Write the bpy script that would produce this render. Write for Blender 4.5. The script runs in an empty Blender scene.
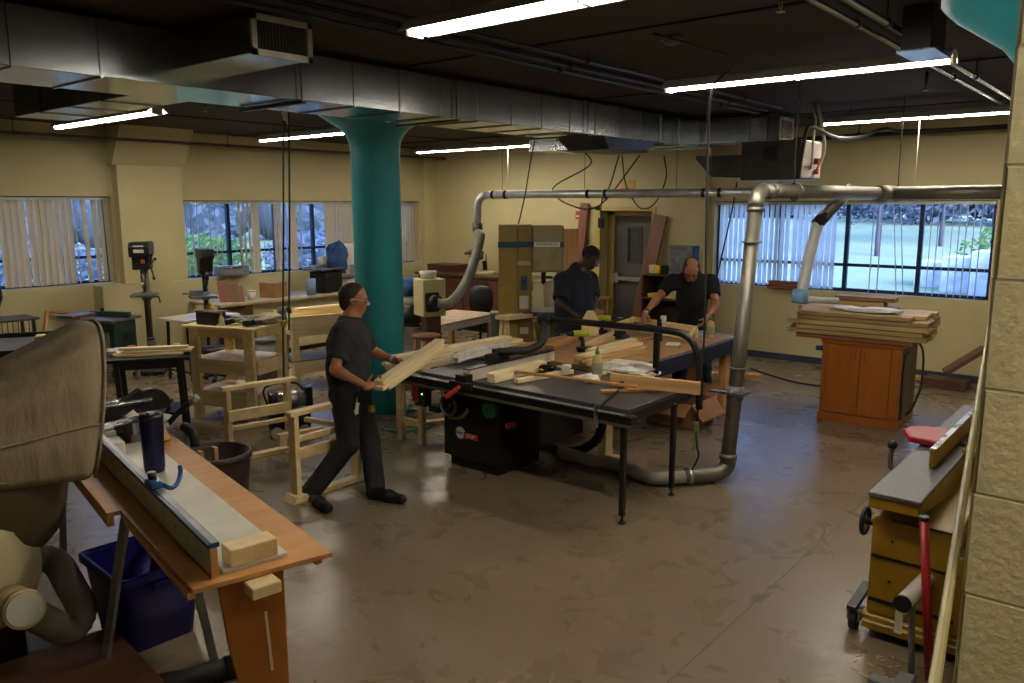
import bpy, bmesh, math, random
import numpy as np
from mathutils import Matrix, Vector, Euler
random.seed(7)
SC = bpy.context.scene
COL = SC.collection
PI = math.pi

# ---------------------------------------------------------------- camera
FPX, YAW, PITCH, ROLL, EYE = 800.0, 0.6934, 0.1683, -0.0018, 2.35
def _cam_rows():
    cy, sy, cp, sp = math.cos(YAW), math.sin(YAW), math.cos(PITCH), math.sin(PITCH)
    f = Vector((cy*cp, sy*cp, -sp)); r = Vector((sy, -cy, 0)); u = r.cross(f)
    cr, sr = math.cos(ROLL), math.sin(ROLL)
    return cr*r + sr*u, -sr*r + cr*u, f
RV, UV, FV = _cam_rows()
CAMP = Vector((0, 0, EYE))
def at(x, y, z=None, X=None, Y=None, dep=None):
    """surveyed point: the photograph's pixel carried out to a known height, wall plane or distance"""
    d = RV*((x-512)/FPX) - UV*((y-341.5)/FPX) + FV
    if z is not None: t = (z-EYE)/d.z
    elif X is not None: t = X/d.x
    elif Y is not None: t = Y/d.y
    else: t = dep
    return CAMP + d*t
cam = bpy.data.cameras.new('camera'); cam.sensor_width = 36; cam.lens = FPX/1024*36
cam.clip_start = .05; cam.clip_end = 400
camo = bpy.data.objects.new('camera', cam); COL.objects.link(camo)
camo.matrix_world = Matrix(((RV.x, UV.x, -FV.x, 0), (RV.y, UV.y, -FV.y, 0), (RV.z, UV.z, -FV.z, EYE), (0, 0, 0, 1)))
SC.camera = camo

# ---------------------------------------------------------------- materials
def lin(h):
    if isinstance(h, str):
        h = h.lstrip('#'); c = [int(h[i:i+2], 16)/255 for i in (0, 2, 4)]
    else: c = [v/255 for v in h]
    return tuple(v/12.92 if v <= .04045 else ((v+.055)/1.055)**2.4 for v in c) + (1,)
MATS = {}
def mat(name, col, rough=.6, metal=0., var=.12, scale=(6, 6, 6), col2=None, bump=0., detail=4, spec=.5, rvar=0., obj_var=0., coat=0.):
    """plain procedural material: two tones mixed by stretched noise, optional bump and per-object tint"""
    if name in MATS: return MATS[name]
    m = bpy.data.materials.new(name); m.use_nodes = True; MATS[name] = m
    nt = m.node_tree; N = nt.nodes; L = nt.links
    b = N['Principled BSDF']; c = lin(col)
    tc = N.new('ShaderNodeTexCoord'); mp = N.new('ShaderNodeMapping'); mp.inputs['Scale'].default_value = scale
    L.new(tc.outputs['Object'], mp.inputs['Vector'])
    nz = N.new('ShaderNodeTexNoise'); nz.inputs['Scale'].default_value = 1; nz.inputs['Detail'].default_value = detail
    L.new(mp.outputs['Vector'], nz.inputs['Vector'])
    mx = N.new('ShaderNodeMix'); mx.data_type = 'RGBA'
    if col2 is None:
        a = tuple(max(0, v*(1-var*1.6)) for v in c[:3]) + (1,); e = tuple(min(1, v*(1+var*1.6)) for v in c[:3]) + (1,)
    else: a, e = c, lin(col2)
    mx.inputs[6].default_value = a; mx.inputs[7].default_value = e
    rp = N.new('ShaderNodeMapRange'); rp.inputs[1].default_value = .32; rp.inputs[2].default_value = .68
    L.new(nz.outputs['Fac'], rp.inputs[0]); L.new(rp.outputs[0], mx.inputs[0])
    out = mx.outputs[2]
    if obj_var:
        oi = N.new('ShaderNodeObjectInfo'); h = N.new('ShaderNodeHueSaturation')
        r2 = N.new('ShaderNodeMapRange'); r2.inputs[3].default_value = 1-obj_var; r2.inputs[4].default_value = 1+obj_var
        L.new(oi.outputs['Random'], r2.inputs[0]); L.new(r2.outputs[0], h.inputs['Value']); L.new(out, h.inputs['Color']); out = h.outputs['Color']
    L.new(out, b.inputs['Base Color'])
    b.inputs['Metallic'].default_value = metal; b.inputs['Roughness'].default_value = rough
    b.inputs['Specular IOR Level'].default_value = spec
    if coat: b.inputs['Coat Weight'].default_value = coat; b.inputs['Coat Roughness'].default_value = .1
    if rvar:
        r3 = N.new('ShaderNodeMapRange'); r3.inputs[3].default_value = max(.02, rough-rvar); r3.inputs[4].default_value = rough+rvar
        L.new(nz.outputs['Fac'], r3.inputs[0]); L.new(r3.outputs[0], b.inputs['Roughness'])
    if bump:
        bp = N.new('ShaderNodeBump'); bp.inputs['Strength'].default_value = bump; bp.inputs['Distance'].default_value = .01
        L.new(nz.outputs['Fac'], bp.inputs['Height']); L.new(bp.outputs['Normal'], b.inputs['Normal'])
    return m
def emis(name, col, strength):
    m = bpy.data.materials.new(name); m.use_nodes = True; MATS[name] = m
    b = m.node_tree.nodes['Principled BSDF']; b.inputs['Base Color'].default_value = (.8, .8, .8, 1)
    b.inputs['Emission Color'].default_value = lin(col); b.inputs['Emission Strength'].default_value = strength
    return m
GX = (1.2, 22, 22); GY = (22, 1.2, 22); GZ = (22, 22, 1.2)
pine = mat('pine', '#ead6a6', .55, col2='#d6b882', scale=(9, 9, 9), obj_var=.10)
pinex = mat('pine_long_grain', '#f0dfb5', .55, col2='#dfc593', scale=GX, obj_var=.10)
piney = mat('pine_cross_room', '#e2cb98', .55, col2='#cfae75', scale=GY, obj_var=.08)
oakx = mat('warm_plank', '#cba776', .5, col2='#b38a5a', scale=GX, obj_var=.12)
fir = mat('orange_fir', '#c48f5c', .55, col2='#ad7645', scale=GX, obj_var=.1)
ply = mat('plywood', '#bd8a50', .5, col2='#ad7940', scale=(3, 14, 3), detail=6)
plyd = mat('bench_plywood', '#a98458', .55, col2='#8c6a45', scale=(14, 3, 3), detail=6)
mdf = mat('orange_board', '#94560f', .6, var=.06)
maple = mat('orange_maple_laminate', '#9a5a1e', .35, col2='#8b4e17', scale=(18, 18, 1.5))
rust = mat('mahogany_plank', '#7b4a2c', .5, col2='#683c22', scale=GX)
redwood = mat('dark_red_plywood', '#7d553f', .6, col2='#6a4634', scale=(4, 12, 4))
brown = mat('brown_cabinet', '#4e3022', .45, col2='#3b2218', scale=(3, 3, 20))
card = mat('cardboard', '#8e6440', .8, var=.08)
black = mat('black_powder_coat', '#101012', .42, var=.15)
blackr = mat('black_rubber', '#131313', .6, var=.1)
dgrey = mat('dark_grey_steel', '#2b2d30', .4, metal=.6)
iron = mat('cast_iron', '#606264', .48, metal=.5, rvar=.1, scale=(4, 4, 4))
steel = mat('bare_steel', '#b3b6b8', .28, metal=.95, rvar=.08)
galv = mat('galvanised_sheet', '#a4a8ab', .20, metal=.92, col2='#989da1', scale=(2.2, 2.2, 2.2), rvar=.05, detail=2, bump=.35)
galvd = mat('dusty_galvanised_pipe', '#7f7d75', .48, metal=.75, col2='#6b695f', scale=(3, 3, 3), rvar=.1)
alum = mat('anodised_aluminium', '#a9adb1', .5, metal=.9)
whitep = mat('white_enamel', '#c9c7bd', .45, var=.05)
whitem = mat('white_melamine', '#c9c5b8', .4, var=.05, col2='#b9b3a2', scale=(5, 5, 5))
cream = mat('cream_enamel', '#bdb184', .45, var=.05)
mustard = mat('mustard_enamel', '#8f6d0a', .4, var=.06)
olive = mat('olive_gold_enamel', '#8f7a33', .42, var=.05)
teal = mat('teal_paint', '#36a3b2', .38, var=.05, scale=(2, 2, 2), bump=.05)
blue = mat('blue_plastic', '#1d2f9a', .4, var=.06)
blued = mat('royal_blue_plastic', '#0f1280', .35, var=.06)
bluef = mat('blue_rail', '#1a4a80', .35, metal=.3)
bluetape = mat('blue_cloth', '#1d3f70', .8, var=.15)
red = mat('red_enamel', '#9c1522', .4, var=.06)
redh = mat('red_plastic', '#b02a22', .45)
orange = mat('orange_plastic', '#d0641a', .5)
green = mat('green_enamel', '#2f7a4a', .45)
greend = mat('dark_green_enamel', '#1f3a34', .45)
lime = mat('lime_plastic', '#a9b02c', .5)
yellowp = mat('yellow_plastic', '#d0a81c', .5)
glass_amber = mat('glue_bottle_plastic', '#b8a566', .35)
paper = mat('white_paper', '#d8d6cf', .8, var=.04)
plastic_bag = mat('white_plastic_bag', '#cfcac0', .45, var=.1, scale=(20, 20, 20), bump=.6)
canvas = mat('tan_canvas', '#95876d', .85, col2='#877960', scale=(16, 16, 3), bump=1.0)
navyp = mat('navy_paint', '#141c3a', .5, col2='#0e1328', scale=(6, 6, 6))
hosegrey = mat('grey_flex_hose', '#8b8880', .55, var=.1)
hoseclear = mat('clear_ribbed_hose', '#c3c9cf', .35, var=.1)
tealcord = mat('green_cord', '#3c8f86', .5)
brownbin = mat('brown_plastic_bin', '#33241f', .5, var=.06)
greyplast = mat('grey_plastic', '#707276', .5)

# ---------------------------------------------------------------- mesh building
def basis(d, up=Vector((0, 0, 1))):
    d = d.normalized()
    if abs(d.dot(up)) > .98: up = Vector((1, 0, 0)) if abs(d.x) < .9 else Vector((0, 1, 0))
    s = d.cross(up).normalized(); u = s.cross(d).normalized()
    return d, s, u
def spline(pts, n=6):
    P = [Vector(p) for p in pts]
    if len(P) < 3: return P
    out = []
    for i in range(len(P)-1):
        a = P[i-1] if i else P[0]*2-P[1]; b, c = P[i], P[i+1]; e = P[i+2] if i+2 < len(P) else P[-1]*2-P[-2]
        for k in range(n):
            t = k/n
            out.append(.5*((2*b)+(c-a)*t+(2*a-5*b+4*c-e)*t*t+(3*b-a-3*c+e)*t**3))
    return out+[P[-1]]
class MB:
    def __init__(s): s.v = []; s.f = []; s.sm = []
    def add(s, vs, fs, smooth=False):
        o = len(s.v); s.v += [Vector(v) for v in vs]; s.f += [tuple(i+o for i in f) for f in fs]; s.sm += [smooth]*len(fs); return s
    def box(s, c, d, rz=0, rx=0, ry=0):
        R = Euler((rx, ry, rz)).to_matrix(); c = Vector(c); h = Vector(d)/2
        vs = [c+R@Vector((x*h.x, y*h.y, z*h.z)) for z in (-1, 1) for y in (-1, 1) for x in (-1, 1)]
        return s.add(vs, [(0, 2, 3, 1), (4, 5, 7, 6), (0, 1, 5, 4), (2, 6, 7, 3), (0, 4, 6, 2), (1, 3, 7, 5)])
    def bb(s, a, b):
        a, b = Vector(a), Vector(b); return s.box((a+b)/2, (abs(b.x-a.x), abs(b.y-a.y), abs(b.z-a.z)))
    def beam(s, p, q, w, h, up=(0, 0, 1), off=0):
        p, q = Vector(p), Vector(q); d, sd, u = basis(q-p, Vector(up))
        vs = [c+sd*(w/2*x)+u*(h/2*y+off) for c in (p, q) for x, y in ((-1, -1), (1, -1), (1, 1), (-1, 1))]
        return s.add(vs, [(0, 3, 2, 1), (4, 5, 6, 7), (0, 1, 5, 4), (1, 2, 6, 5), (2, 3, 7, 6), (3, 0, 4, 7)])
    def ring(s, c, d, r, n, r2=None):
        d, sd, u = basis(d); r2 = r2 or r
        return [c+sd*(r*math.cos(2*PI*i/n))+u*(r2*math.sin(2*PI*i/n)) for i in range(n)]
    def loft(s, rings, cap=True, smooth=True, close=True):
        n = len(rings[0]); o = len(s.v); fs = []
        for k in range(len(rings)-1):
            for i in range(n if close else n-1):
                j = (i+1) % n; fs.append((k*n+i, k*n+j, (k+1)*n+j, (k+1)*n+i))
        s.add([v for r in rings for v in r], fs, smooth)
        if cap:
            m = len(rings)-1
            s.f += [tuple(o+i for i in range(n))[::-1], tuple(o+m*n+i for i in range(n))]; s.sm += [False, False]
        return s
    def cyl(s, p, q, r, r2=None, n=16, cap=True):
        p, q = Vector(p), Vector(q); r2 = r if r2 is None else r2
        return s.loft([s.ring(p, q-p, r, n), s.ring(q, q-p, r2, n)], cap)
    def tube(s, pts, r, n=8, sub=6, cap=True, corr=0, pitch=.02):
        P = spline(pts, sub) if sub > 1 else [Vector(p) for p in pts]
        if corr:                                        # corrugated hose: resample at half the rib pitch
            Q = [P[0]]; acc = 0
            for a, b in zip(P, P[1:]):
                l = (b-a).length; 
                if l < 1e-6: continue
                t = pitch/2-acc
                while t <= l: Q.append(a+(b-a)*(t/l)); t += pitch/2
                acc = l-(t-pitch/2)
            P = Q
        rings = []; up = None
        for i, c in enumerate(P):
            d = (P[min(i+1, len(P)-1)]-P[max(i-1, 0)])
            if d.length < 1e-9: d = Vector((0, 0, 1))
            d.normalize()
            if up is None: _, sd, up = basis(d)
            sd = d.cross(up)
            if sd.length < 1e-4: _, sd, up = basis(d)
            sd.normalize(); up = sd.cross(d).normalized()
            rr = r[min(i, len(r)-1)] if isinstance(r, (list, tuple)) else r
            if corr and i % 2: rr *= 1-corr
            rings.append([c+sd*(rr*math.cos(2*PI*k/n))+up*(rr*math.sin(2*PI*k/n)) for k in range(n)])
        return s.loft(rings, cap)
    def lathe(s, prof, c=(0, 0, 0), n=24, cap=True, axis='z', smooth=True):
        c = Vector(c); rings = []
        for r, z in prof:
            ring = []
            for i in range(n):
                a = 2*PI*i/n; x, y = r*math.cos(a), r*math.sin(a)
                ring.append(c+(Vector((x, y, z)) if axis == 'z' else Vector((z, x, y)) if axis == 'x' else Vector((y, z, x))))
            rings.append(ring)
        return s.loft(rings, cap, smooth)
    def prism(s, poly, a, b, plane='xz'):
        def P(u, v, w): return Vector((u, w, v)) if plane == 'xz' else Vector((w, u, v)) if plane == 'yz' else Vector((u, v, w))
        n = len(poly); vs = [P(u, v, a) for u, v in poly]+[P(u, v, b) for u, v in poly]
        fs = [tuple(range(n))[::-1], tuple(range(n, 2*n))]+[(i, (i+1) % n, n+(i+1) % n, n+i) for i in range(n)]
        return s.add(vs, fs)
    def ball(s, c, r, n=16, m=10):
        c = Vector(c); r = Vector((r, r, r)) if not hasattr(r, '__len__') else Vector(r)
        rings = []
        for k in range(1, m):
            t = PI*k/m
            rings.append([c+Vector((r.x*math.sin(t)*math.cos(2*PI*i/n), r.y*math.sin(t)*math.sin(2*PI*i/n), r.z*math.cos(t))) for i in range(n)])
        return s.loft(rings[::-1], True)
    def xf(s, M):
        s.v = [M@v for v in s.v]; return s
def mesh_obj(name, mb, m, inv=None, bevel=0, seg=1, sub=0, smooth=False):
    me = bpy.data.meshes.new(name)
    vs = [inv@v for v in mb.v] if inv is not None else mb.v
    me.from_pydata([tuple(v) for v in vs], [], mb.f)
    me.polygons.foreach_set('use_smooth', [True]*len(mb.f) if smooth else mb.sm)
    bm = bmesh.new(); bm.from_mesh(me); bmesh.ops.recalc_face_normals(bm, faces=bm.faces); bm.to_mesh(me); bm.free()
    me.materials.append(m)
    o = bpy.data.objects.new(name, me); COL.objects.link(o)
    if bevel:
        b = o.modifiers.new('soft_edges', 'BEVEL'); b.width = bevel; b.segments = seg; b.limit_method = 'ANGLE'; b.angle_limit = math.radians(40)
    if sub:
        u = o.modifiers.new('smooth', 'SUBSURF'); u.levels = u.render_levels = sub
    return o
def tag(o, label=None, cat=None, group=None, kind=None):
    if label: o['label'] = label
    if cat: o['category'] = cat
    if group: o['group'] = group
    if kind: o['kind'] = kind
    return o
SPLIT = set('''hanger seam_band bracket socket side_apron apron leg deck_rail clamp side_panel feed_lever rod hanger_rod rail wheel door bolt screw knob valve cooling_fin
    panel_seam jaw fence white_strip runner edge_batten side_board door_frame drawer bar_bracket band flange eyeglasses safety_glasses glasses_temple foot_pad base_leg trunk_pipe caster_fork flap strap
    flex_conduit table_apron pipe_strap stand_leg stile leg_cleat'''.split())
def islands(mb):
    par = list(range(len(mb.v)))
    def find(a):
        while par[a] != a: par[a] = par[par[a]]; a = par[a]
        return a
    for f in mb.f:
        r = find(f[0])
        for i in f[1:]: par[find(i)] = r
    out = {}
    for k, f in enumerate(mb.f): out.setdefault(find(f[0]), []).append(k)
    res = []
    for ks in out.values():
        q = MB(); mp = {}
        for k in ks:
            ids = []
            for i in mb.f[k]:
                if i not in mp: mp[i] = len(q.v); q.v.append(mb.v[i])
                ids.append(mp[i])
            q.f.append(tuple(ids)); q.sm.append(mb.sm[k])
        res.append(q)
    return res
class Thing:
    """an Empty at the thing's base; parts are given in the thing's own axes, or in room axes with world=True"""
    def __init__(s, name, label, cat, loc=(0, 0, 0), rz=0, group=None, kind=None):
        s.o = bpy.data.objects.new(name, None); s.o.empty_display_size = .1; COL.objects.link(s.o)
        s.o.location = loc; s.o.rotation_euler = (0, 0, rz); tag(s.o, label, cat, group, kind)
        s.M = Matrix.Translation(Vector(loc))@Matrix.Rotation(rz, 4, 'Z'); s.inv = s.M.inverted()
    def part(s, name, mb, m, parent=None, world=False, label=None, kind=None, **k):
        if name in SPLIT:
            ps = islands(mb)
            if len(ps) > 1: return [s.part(name, q, m, parent, world, label, kind, **k) for q in ps][0]
        o = mesh_obj(name, mb, m, s.inv if world else None, **k); o.parent = parent or s.o
        if label: o['label'] = label
        if kind: o['kind'] = kind
        return o
def solo(name, mb, m, label, cat, loc=None, rz=0, group=None, kind=None, world=True, **k):
    """a thing that is one mesh; its origin is put at LOC"""
    inv = None
    if loc is not None:
        M = Matrix.Translation(Vector(loc))@Matrix.Rotation(rz, 4, 'Z')
        if world: inv = M.inverted()
    o = mesh_obj(name, mb, m, inv, **k)
    if loc is not None: o.location = loc; o.rotation_euler = (0, 0, rz)
    return tag(o, label, cat, group, kind)
def struct(name, mb, m, **k):
    o = mesh_obj(name, mb, m, **k); o['kind'] = 'structure'; return o
def clone(root, loc, rz=0, label=None, group=None):
    c = root.copy(); COL.objects.link(c); c.location = loc; c.rotation_euler = (0, 0, rz)
    if label: c['label'] = label
    if group: c['group'] = group
    for ch in list(root.children):
        d = ch.copy(); COL.objects.link(d); d.parent = c
        for g in list(ch.children):
            e = g.copy(); COL.objects.link(e); e.parent = d
    return c
def board(name, label, p, q, w, h, m=None, cat='board', group=None, up=(0, 0, 1), bevel=.003):
    """one plank from p to q (centres of its ends), its grain along its own x axis"""
    p, q = Vector(p), Vector(q); d, sd, u = basis(q-p, Vector(up)); L = (q-p).length
    o = mesh_obj(name, MB().box((0, 0, 0), (L, w, h)), m or pinex, bevel=bevel)
    R = Matrix((d, -sd, u)).transposed().to_4x4()
    o.matrix_world = Matrix.Translation((p+q)/2)@R
    return tag(o, label, cat, group)
def text(body, size, M, m, name, parent=None, depth=.0015, inv=None, align='CENTER'):
    cu = bpy.data.curves.new(name, 'FONT'); cu.body = body; cu.size = size; cu.align_x = align; cu.align_y = 'CENTER'; cu.extrude = depth
    tmp = bpy.data.objects.new(name, cu); COL.objects.link(tmp); bpy.context.view_layer.update()
    me = bpy.data.meshes.new_from_object(tmp.evaluated_get(bpy.context.evaluated_depsgraph_get())); bpy.data.objects.remove(tmp)
    me.materials.clear(); me.materials.append(m); o = bpy.data.objects.new(name, me); COL.objects.link(o)
    o.matrix_local = (inv@M) if inv is not None else M
    if parent: o.parent = parent
    return o
def facing(p, normal, up=(0, 0, 1)):
    """matrix that lays xy-plane lettering on a face: x to the reader's right, y up, z out along the normal"""
    n = Vector(normal).normalized(); u = Vector(up); r = u.cross(n).normalized(); u = n.cross(r)
    return Matrix.Translation(Vector(p))@Matrix((r, u, n)).transposed().to_4x4()
SKY, EXPO = .55, 1.04
TUBE = emis('lit_tube', '#fff3e0', 30.0)
# ================================================================ the room
XB, YA, ZC = 11.963, 12.074, 3.48
XN, YN = 1.62, .22                       # the near block wall's face and its end
wallm = mat('yellow_wall_paint', '#b3a97e', .62, var=.035, scale=(1.5, 1.5, 1.5), bump=.04)
def floor_mat():
    m = bpy.data.materials.new('polished_concrete'); m.use_nodes = True; nt = m.node_tree; N = nt.nodes; L = nt.links; b = N['Principled BSDF']
    tc = N.new('ShaderNodeTexCoord')
    def noise(sc, det, dist=0):
        n = N.new('ShaderNodeTexNoise'); n.inputs['Scale'].default_value = sc; n.inputs['Detail'].default_value = det; n.inputs['Distortion'].default_value = dist
        L.new(tc.outputs['Object'], n.inputs['Vector']); return n.outputs['Fac']
    def mix(f, a, c, lo=.35, hi=.65):
        r = N.new('ShaderNodeMapRange'); r.inputs[1].default_value = lo; r.inputs[2].default_value = hi; L.new(f, r.inputs[0])
        x = N.new('ShaderNodeMix'); x.data_type = 'RGBA'; L.new(r.outputs[0], x.inputs[0])
        for i, v in ((6, a), (7, c)):
            if isinstance(v, tuple): x.inputs[i].default_value = v
            else: L.new(v, x.inputs[i])
        return x.outputs[2]
    c1 = mix(noise(.55, 6, .8), lin('#706350'), lin('#756852'))
    c2 = mix(noise(2.2, 8, 1.5), c1, lin('#6e604c'), .4, .95)
    c3 = mix(noise(9, 6), c2, lin('#7d705c'), .5, .95)
    L.new(c3, b.inputs['Base Color'])
    r = N.new('ShaderNodeMapRange'); r.inputs[1].default_value = .3; r.inputs[2].default_value = .7; r.inputs[3].default_value = .25; r.inputs[4].default_value = .33
    L.new(noise(3, 6, 1), r.inputs[0]); L.new(r.outputs[0], b.inputs['Roughness'])
    bp = N.new('ShaderNodeBump'); bp.inputs['Strength'].default_value = .06; bp.inputs['Distance'].default_value = .01
    L.new(noise(14, 5), bp.inputs['Height']); L.new(bp.outputs['Normal'], b.inputs['Normal'])
    b.inputs['Specular IOR Level'].default_value = .45
    return m
struct('floor', MB().bb((-2.5, -3, -.2), (12.6, 12.6, 0)), floor_mat())
jm = mat('joint_filler', '#4a4234', .7)
struct('floor_joint', MB().bb((-2, 1.735, -.01), (XB, 1.743, .0006)).bb((8.3, .3, -.01), (8.308, YA, .0006)).bb((4.2, 5.9, -.01), (4.208, YA, .0006)), jm)
ceilm = mat('dark_ceiling_slab', '#41362a', .9, col2='#352b20', scale=(.6, .6, .6), detail=5)
struct('ceiling', MB().bb((-2.5, -3, ZC), (12.6, 12.6, ZC+.2)), ceilm)
seam = MB()
for y in (1.6, 3.9, 7.6, 9.9): seam.bb((-2, y, ZC-.012), (XB, y+.03, ZC+.01))
for x in (4.7, 7.4, 10.3): seam.bb((x, -2.5, ZC-.012), (x+.03, YA, ZC+.01))
struct('ceiling_seam', seam, mat('slab_seam', '#241d17', .9))

# walls with openings
W1 = (1.6, 5.37, 1.235, 2.49); W2 = (6.44, 11.55, 1.2, 2.44); W3 = (1.86, 5.75, 1.1, 2.41); DR = (6.87, 7.93, 0, 2.26)
def wall_with(openings, lo, hi, fix, axis, t):
    mb = MB(); cuts = sorted(openings); a = lo
    def bx(u0, u1, z0, z1):
        if u1-u0 < 1e-4 or z1-z0 < 1e-4: return
        mb.bb((u0, fix, z0), (u1, fix+t, z1)) if axis == 'x' else mb.bb((fix, u0, z0), (fix+t, u1, z1))
    for u0, u1, z0, z1 in cuts:
        bx(a, u0, 0, ZC); bx(u0, u1, 0, z0); bx(u0, u1, z1, ZC); a = u1
    bx(a, hi, 0, ZC); return mb
struct('wall_left', wall_with([W1, W2], -2.5, 12.6, YA, 'x', .3), wallm)
struct('wall_back', wall_with([W3, DR], YN-.3, YA, XB, 'y', .42), wallm)
pil = MB().bb((5.42, YA-.16, 1.22), (6.40, YA+.01, 2.94)).bb((5.02, YA-.30, 0), (6.40, YA+.01, 1.22))
pil.prism([(YA+.01, 2.94), (YA-.16, 2.94), (YA-.5, ZC), (YA+.01, ZC)], 5.36, 6.46, 'yz')
struct('wall_left_pilaster', pil, wallm)
pil2 = MB().bb((XB-.12, 5.86, 0), (XB+.01, 6.25, ZC)).bb((11.60, YA-.12, 0), (XB, YA+.01, ZC))
struct('wall_back_pilaster', pil2, wallm)

def block_mat():
    m = bpy.data.materials.new('painted_block'); m.use_nodes = True; nt = m.node_tree; N = nt.nodes; L = nt.links; b = N['Principled BSDF']
    tc = N.new('ShaderNodeTexCoord'); sp = N.new('ShaderNodeSeparateXYZ'); cb = N.new('ShaderNodeCombineXYZ')
    L.new(tc.outputs['Object'], sp.inputs[0]); ad = N.new('ShaderNodeMath'); ad.operation = 'ADD'
    L.new(sp.outputs['X'], ad.inputs[0]); L.new(sp.outputs['Y'], ad.inputs[1]); L.new(ad.outputs[0], cb.inputs['X']); L.new(sp.outputs['Z'], cb.inputs['Y'])
    br = N.new('ShaderNodeTexBrick'); br.inputs['Scale'].default_value = 1; br.inputs['Brick Width'].default_value = .406; br.inputs['Row Height'].default_value = .203
    br.inputs['Mortar Size'].default_value = .004; br.inputs['Mortar Smooth'].default_value = .6
    c = lin('#c4bb90'); br.inputs['Color1'].default_value = c; br.inputs['Color2'].default_value = lin('#c8bf95'); br.inputs['Mortar'].default_value = lin('#ada57a')
    mp = N.new('ShaderNodeMapping'); mp.inputs['Location'].default_value = (.1, .018, 0); L.new(cb.outputs[0], mp.inputs[0]); L.new(mp.outputs[0], br.inputs['Vector'])
    L.new(br.outputs['Color'], b.inputs['Base Color']); b.inputs['Roughness'].default_value = .6
    nz = N.new('ShaderNodeTexNoise'); nz.inputs['Scale'].default_value = 55; nz.inputs['Detail'].default_value = 3; L.new(tc.outputs['Object'], nz.inputs['Vector'])
    ma = N.new('ShaderNodeMath'); ma.operation = 'MULTIPLY_ADD'; ma.inputs[1].default_value = -1.6; L.new(br.outputs['Fac'], ma.inputs[0]); L.new(nz.outputs['Fac'], ma.inputs[2])
    bp = N.new('ShaderNodeBump'); bp.inputs['Strength'].default_value = .6; bp.inputs['Distance'].default_value = .006
    L.new(ma.outputs[0], bp.inputs['Height']); L.new(bp.outputs['Normal'], b.inputs['Normal'])
    return m
e0 = at(1004, 158, dep=1.42); XN = e0.x; YN = e0.y
struct('wall_right', MB().bb((XN, -3, 0), (XN+.4, YN, ZC)).bb((XN+.4, YN-.3, 0), (12.4, YN-.12, ZC)), block_mat(), bevel=.006)
struct('wall_behind', MB().bb((-2.6, -3, 0), (-2.5, 12.6, ZC)).bb((-2.5, -3.1, 0), (XN+.4, -3, ZC)), wallm)
bbm = mat('blue_grey_rubber_base', '#2c3a4c', .5)
struct('baseboard_back', MB().bb((XB-.012, YN-.1, 0), (XB, 6.86, .1)).bb((XB-.012, 7.94, 0), (XB, YA, .1)), bbm)
struct('baseboard_left', MB().bb((-2.4, YA-.012, 0), (5.02, YA, .1)).bb((6.40, YA-.012, 0), (XB, YA, .1)), bbm)

# handrail on the near wall: a beige moulded rail running away past the block corner
ra, rb = at(932, 700, dep=1.25), at(988, 338, dep=3.4); rb2 = rb+(rb-ra)*.25
hr = Thing('handrail', 'beige moulded rail running along the near edge of the block wall', 'handrail', ra)
hr.part('rail', MB().beam(ra, rb2, .018, .045), mat('beige_rail_paint', '#948a60', .5, var=.04), world=True, bevel=.008, seg=2)
0 and hr.part('bead', MB().beam(ra+Vector((0, .018, .012)), rb2+Vector((0, .018, .012)), .012, .012), mat('beige_rail_paint', '#a59a6c'), world=True)
brk = MB()
for t in (.85,): p = ra.lerp(rb2, t); brk.beam(p, p+Vector((.0, -max(.03, p.y-YN+.12), -.02)), .02, .02)
hr.part('bracket', brk, dgrey, world=True)

# ---------------------------------------------------------------- windows
framem = mat('blue_grey_window_frame', '#1d2f4c', .4, metal=.3)
glassm = bpy.data.materials.new('window_glass'); glassm.use_nodes = True
_n = glassm.node_tree.nodes; _l = glassm.node_tree.links
_tr = _n.new('ShaderNodeBsdfTransparent'); _gl = _n.new('ShaderNodeBsdfGlossy'); _gl.inputs['Roughness'].default_value = .02; _mx = _n.new('ShaderNodeMixShader'); _fr = _n.new('ShaderNodeFresnel'); _fr.inputs['IOR'].default_value = 1.35
_tr.inputs['Color'].default_value = (.84, .91, 1, 1)
_l.new(_fr.outputs[0], _mx.inputs[0]); _l.new(_tr.outputs[0], _mx.inputs[1]); _l.new(_gl.outputs[0], _mx.inputs[2]); _l.new(_mx.outputs[0], _n['Material Output'].inputs[0])
def window(name, w, axis, fix, mull, rails, t=.05):
    o = Thing(name, None, None, (w[0], fix, w[2]) if axis == 'x' else (fix, w[0], w[2]), kind='structure')
    P = (lambda u, d, z: (u, fix+d, z)) if axis == 'x' else (lambda u, d, z: (fix+d, u, z))
    f = MB(); u0, u1, z0, z1 = w
    f.bb(P(u0, 0, z0), P(u1, .07, z0+t)).bb(P(u0, 0, z1-t), P(u1, .07, z1)).bb(P(u0, 0, z0), P(u0+t, .07, z1)).bb(P(u1-t, 0, z0), P(u1, .07, z1))
    for m in mull: f.bb(P(m-t*.55, .003, z0+t), P(m+t*.55, .067, z1-t))
    for r in rails: f.bb(P(u0+t, .006, r-.022), P(u1-t, .064, r+.022))
    o.part('window_frame', f, framem, world=True)
    o.part('glass', MB().bb(P(u0+t, .03, z0+t), P(u1-t, .036, z1-t)), glassm, world=True)
    o.part('sill', MB().bb(P(u0-.02, -.16 if axis == 'x' else -.1, z0-.025), P(u1+.02, .0, z0+.004)), mat('pale_sill', '#b8b6a8', .4), world=True)
    return o
window('window_1', W1, 'x', YA+.17, [2.6, 3.55, 4.45], [1.62])
window('window_2', W2, 'x', YA+.17, [7.35, 8.25, 9.05, 9.95, 10.8], [1.60])
window('window_3', W3, 'y', XB+.14, [2.76, 3.74, 4.72], [1.49])

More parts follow.
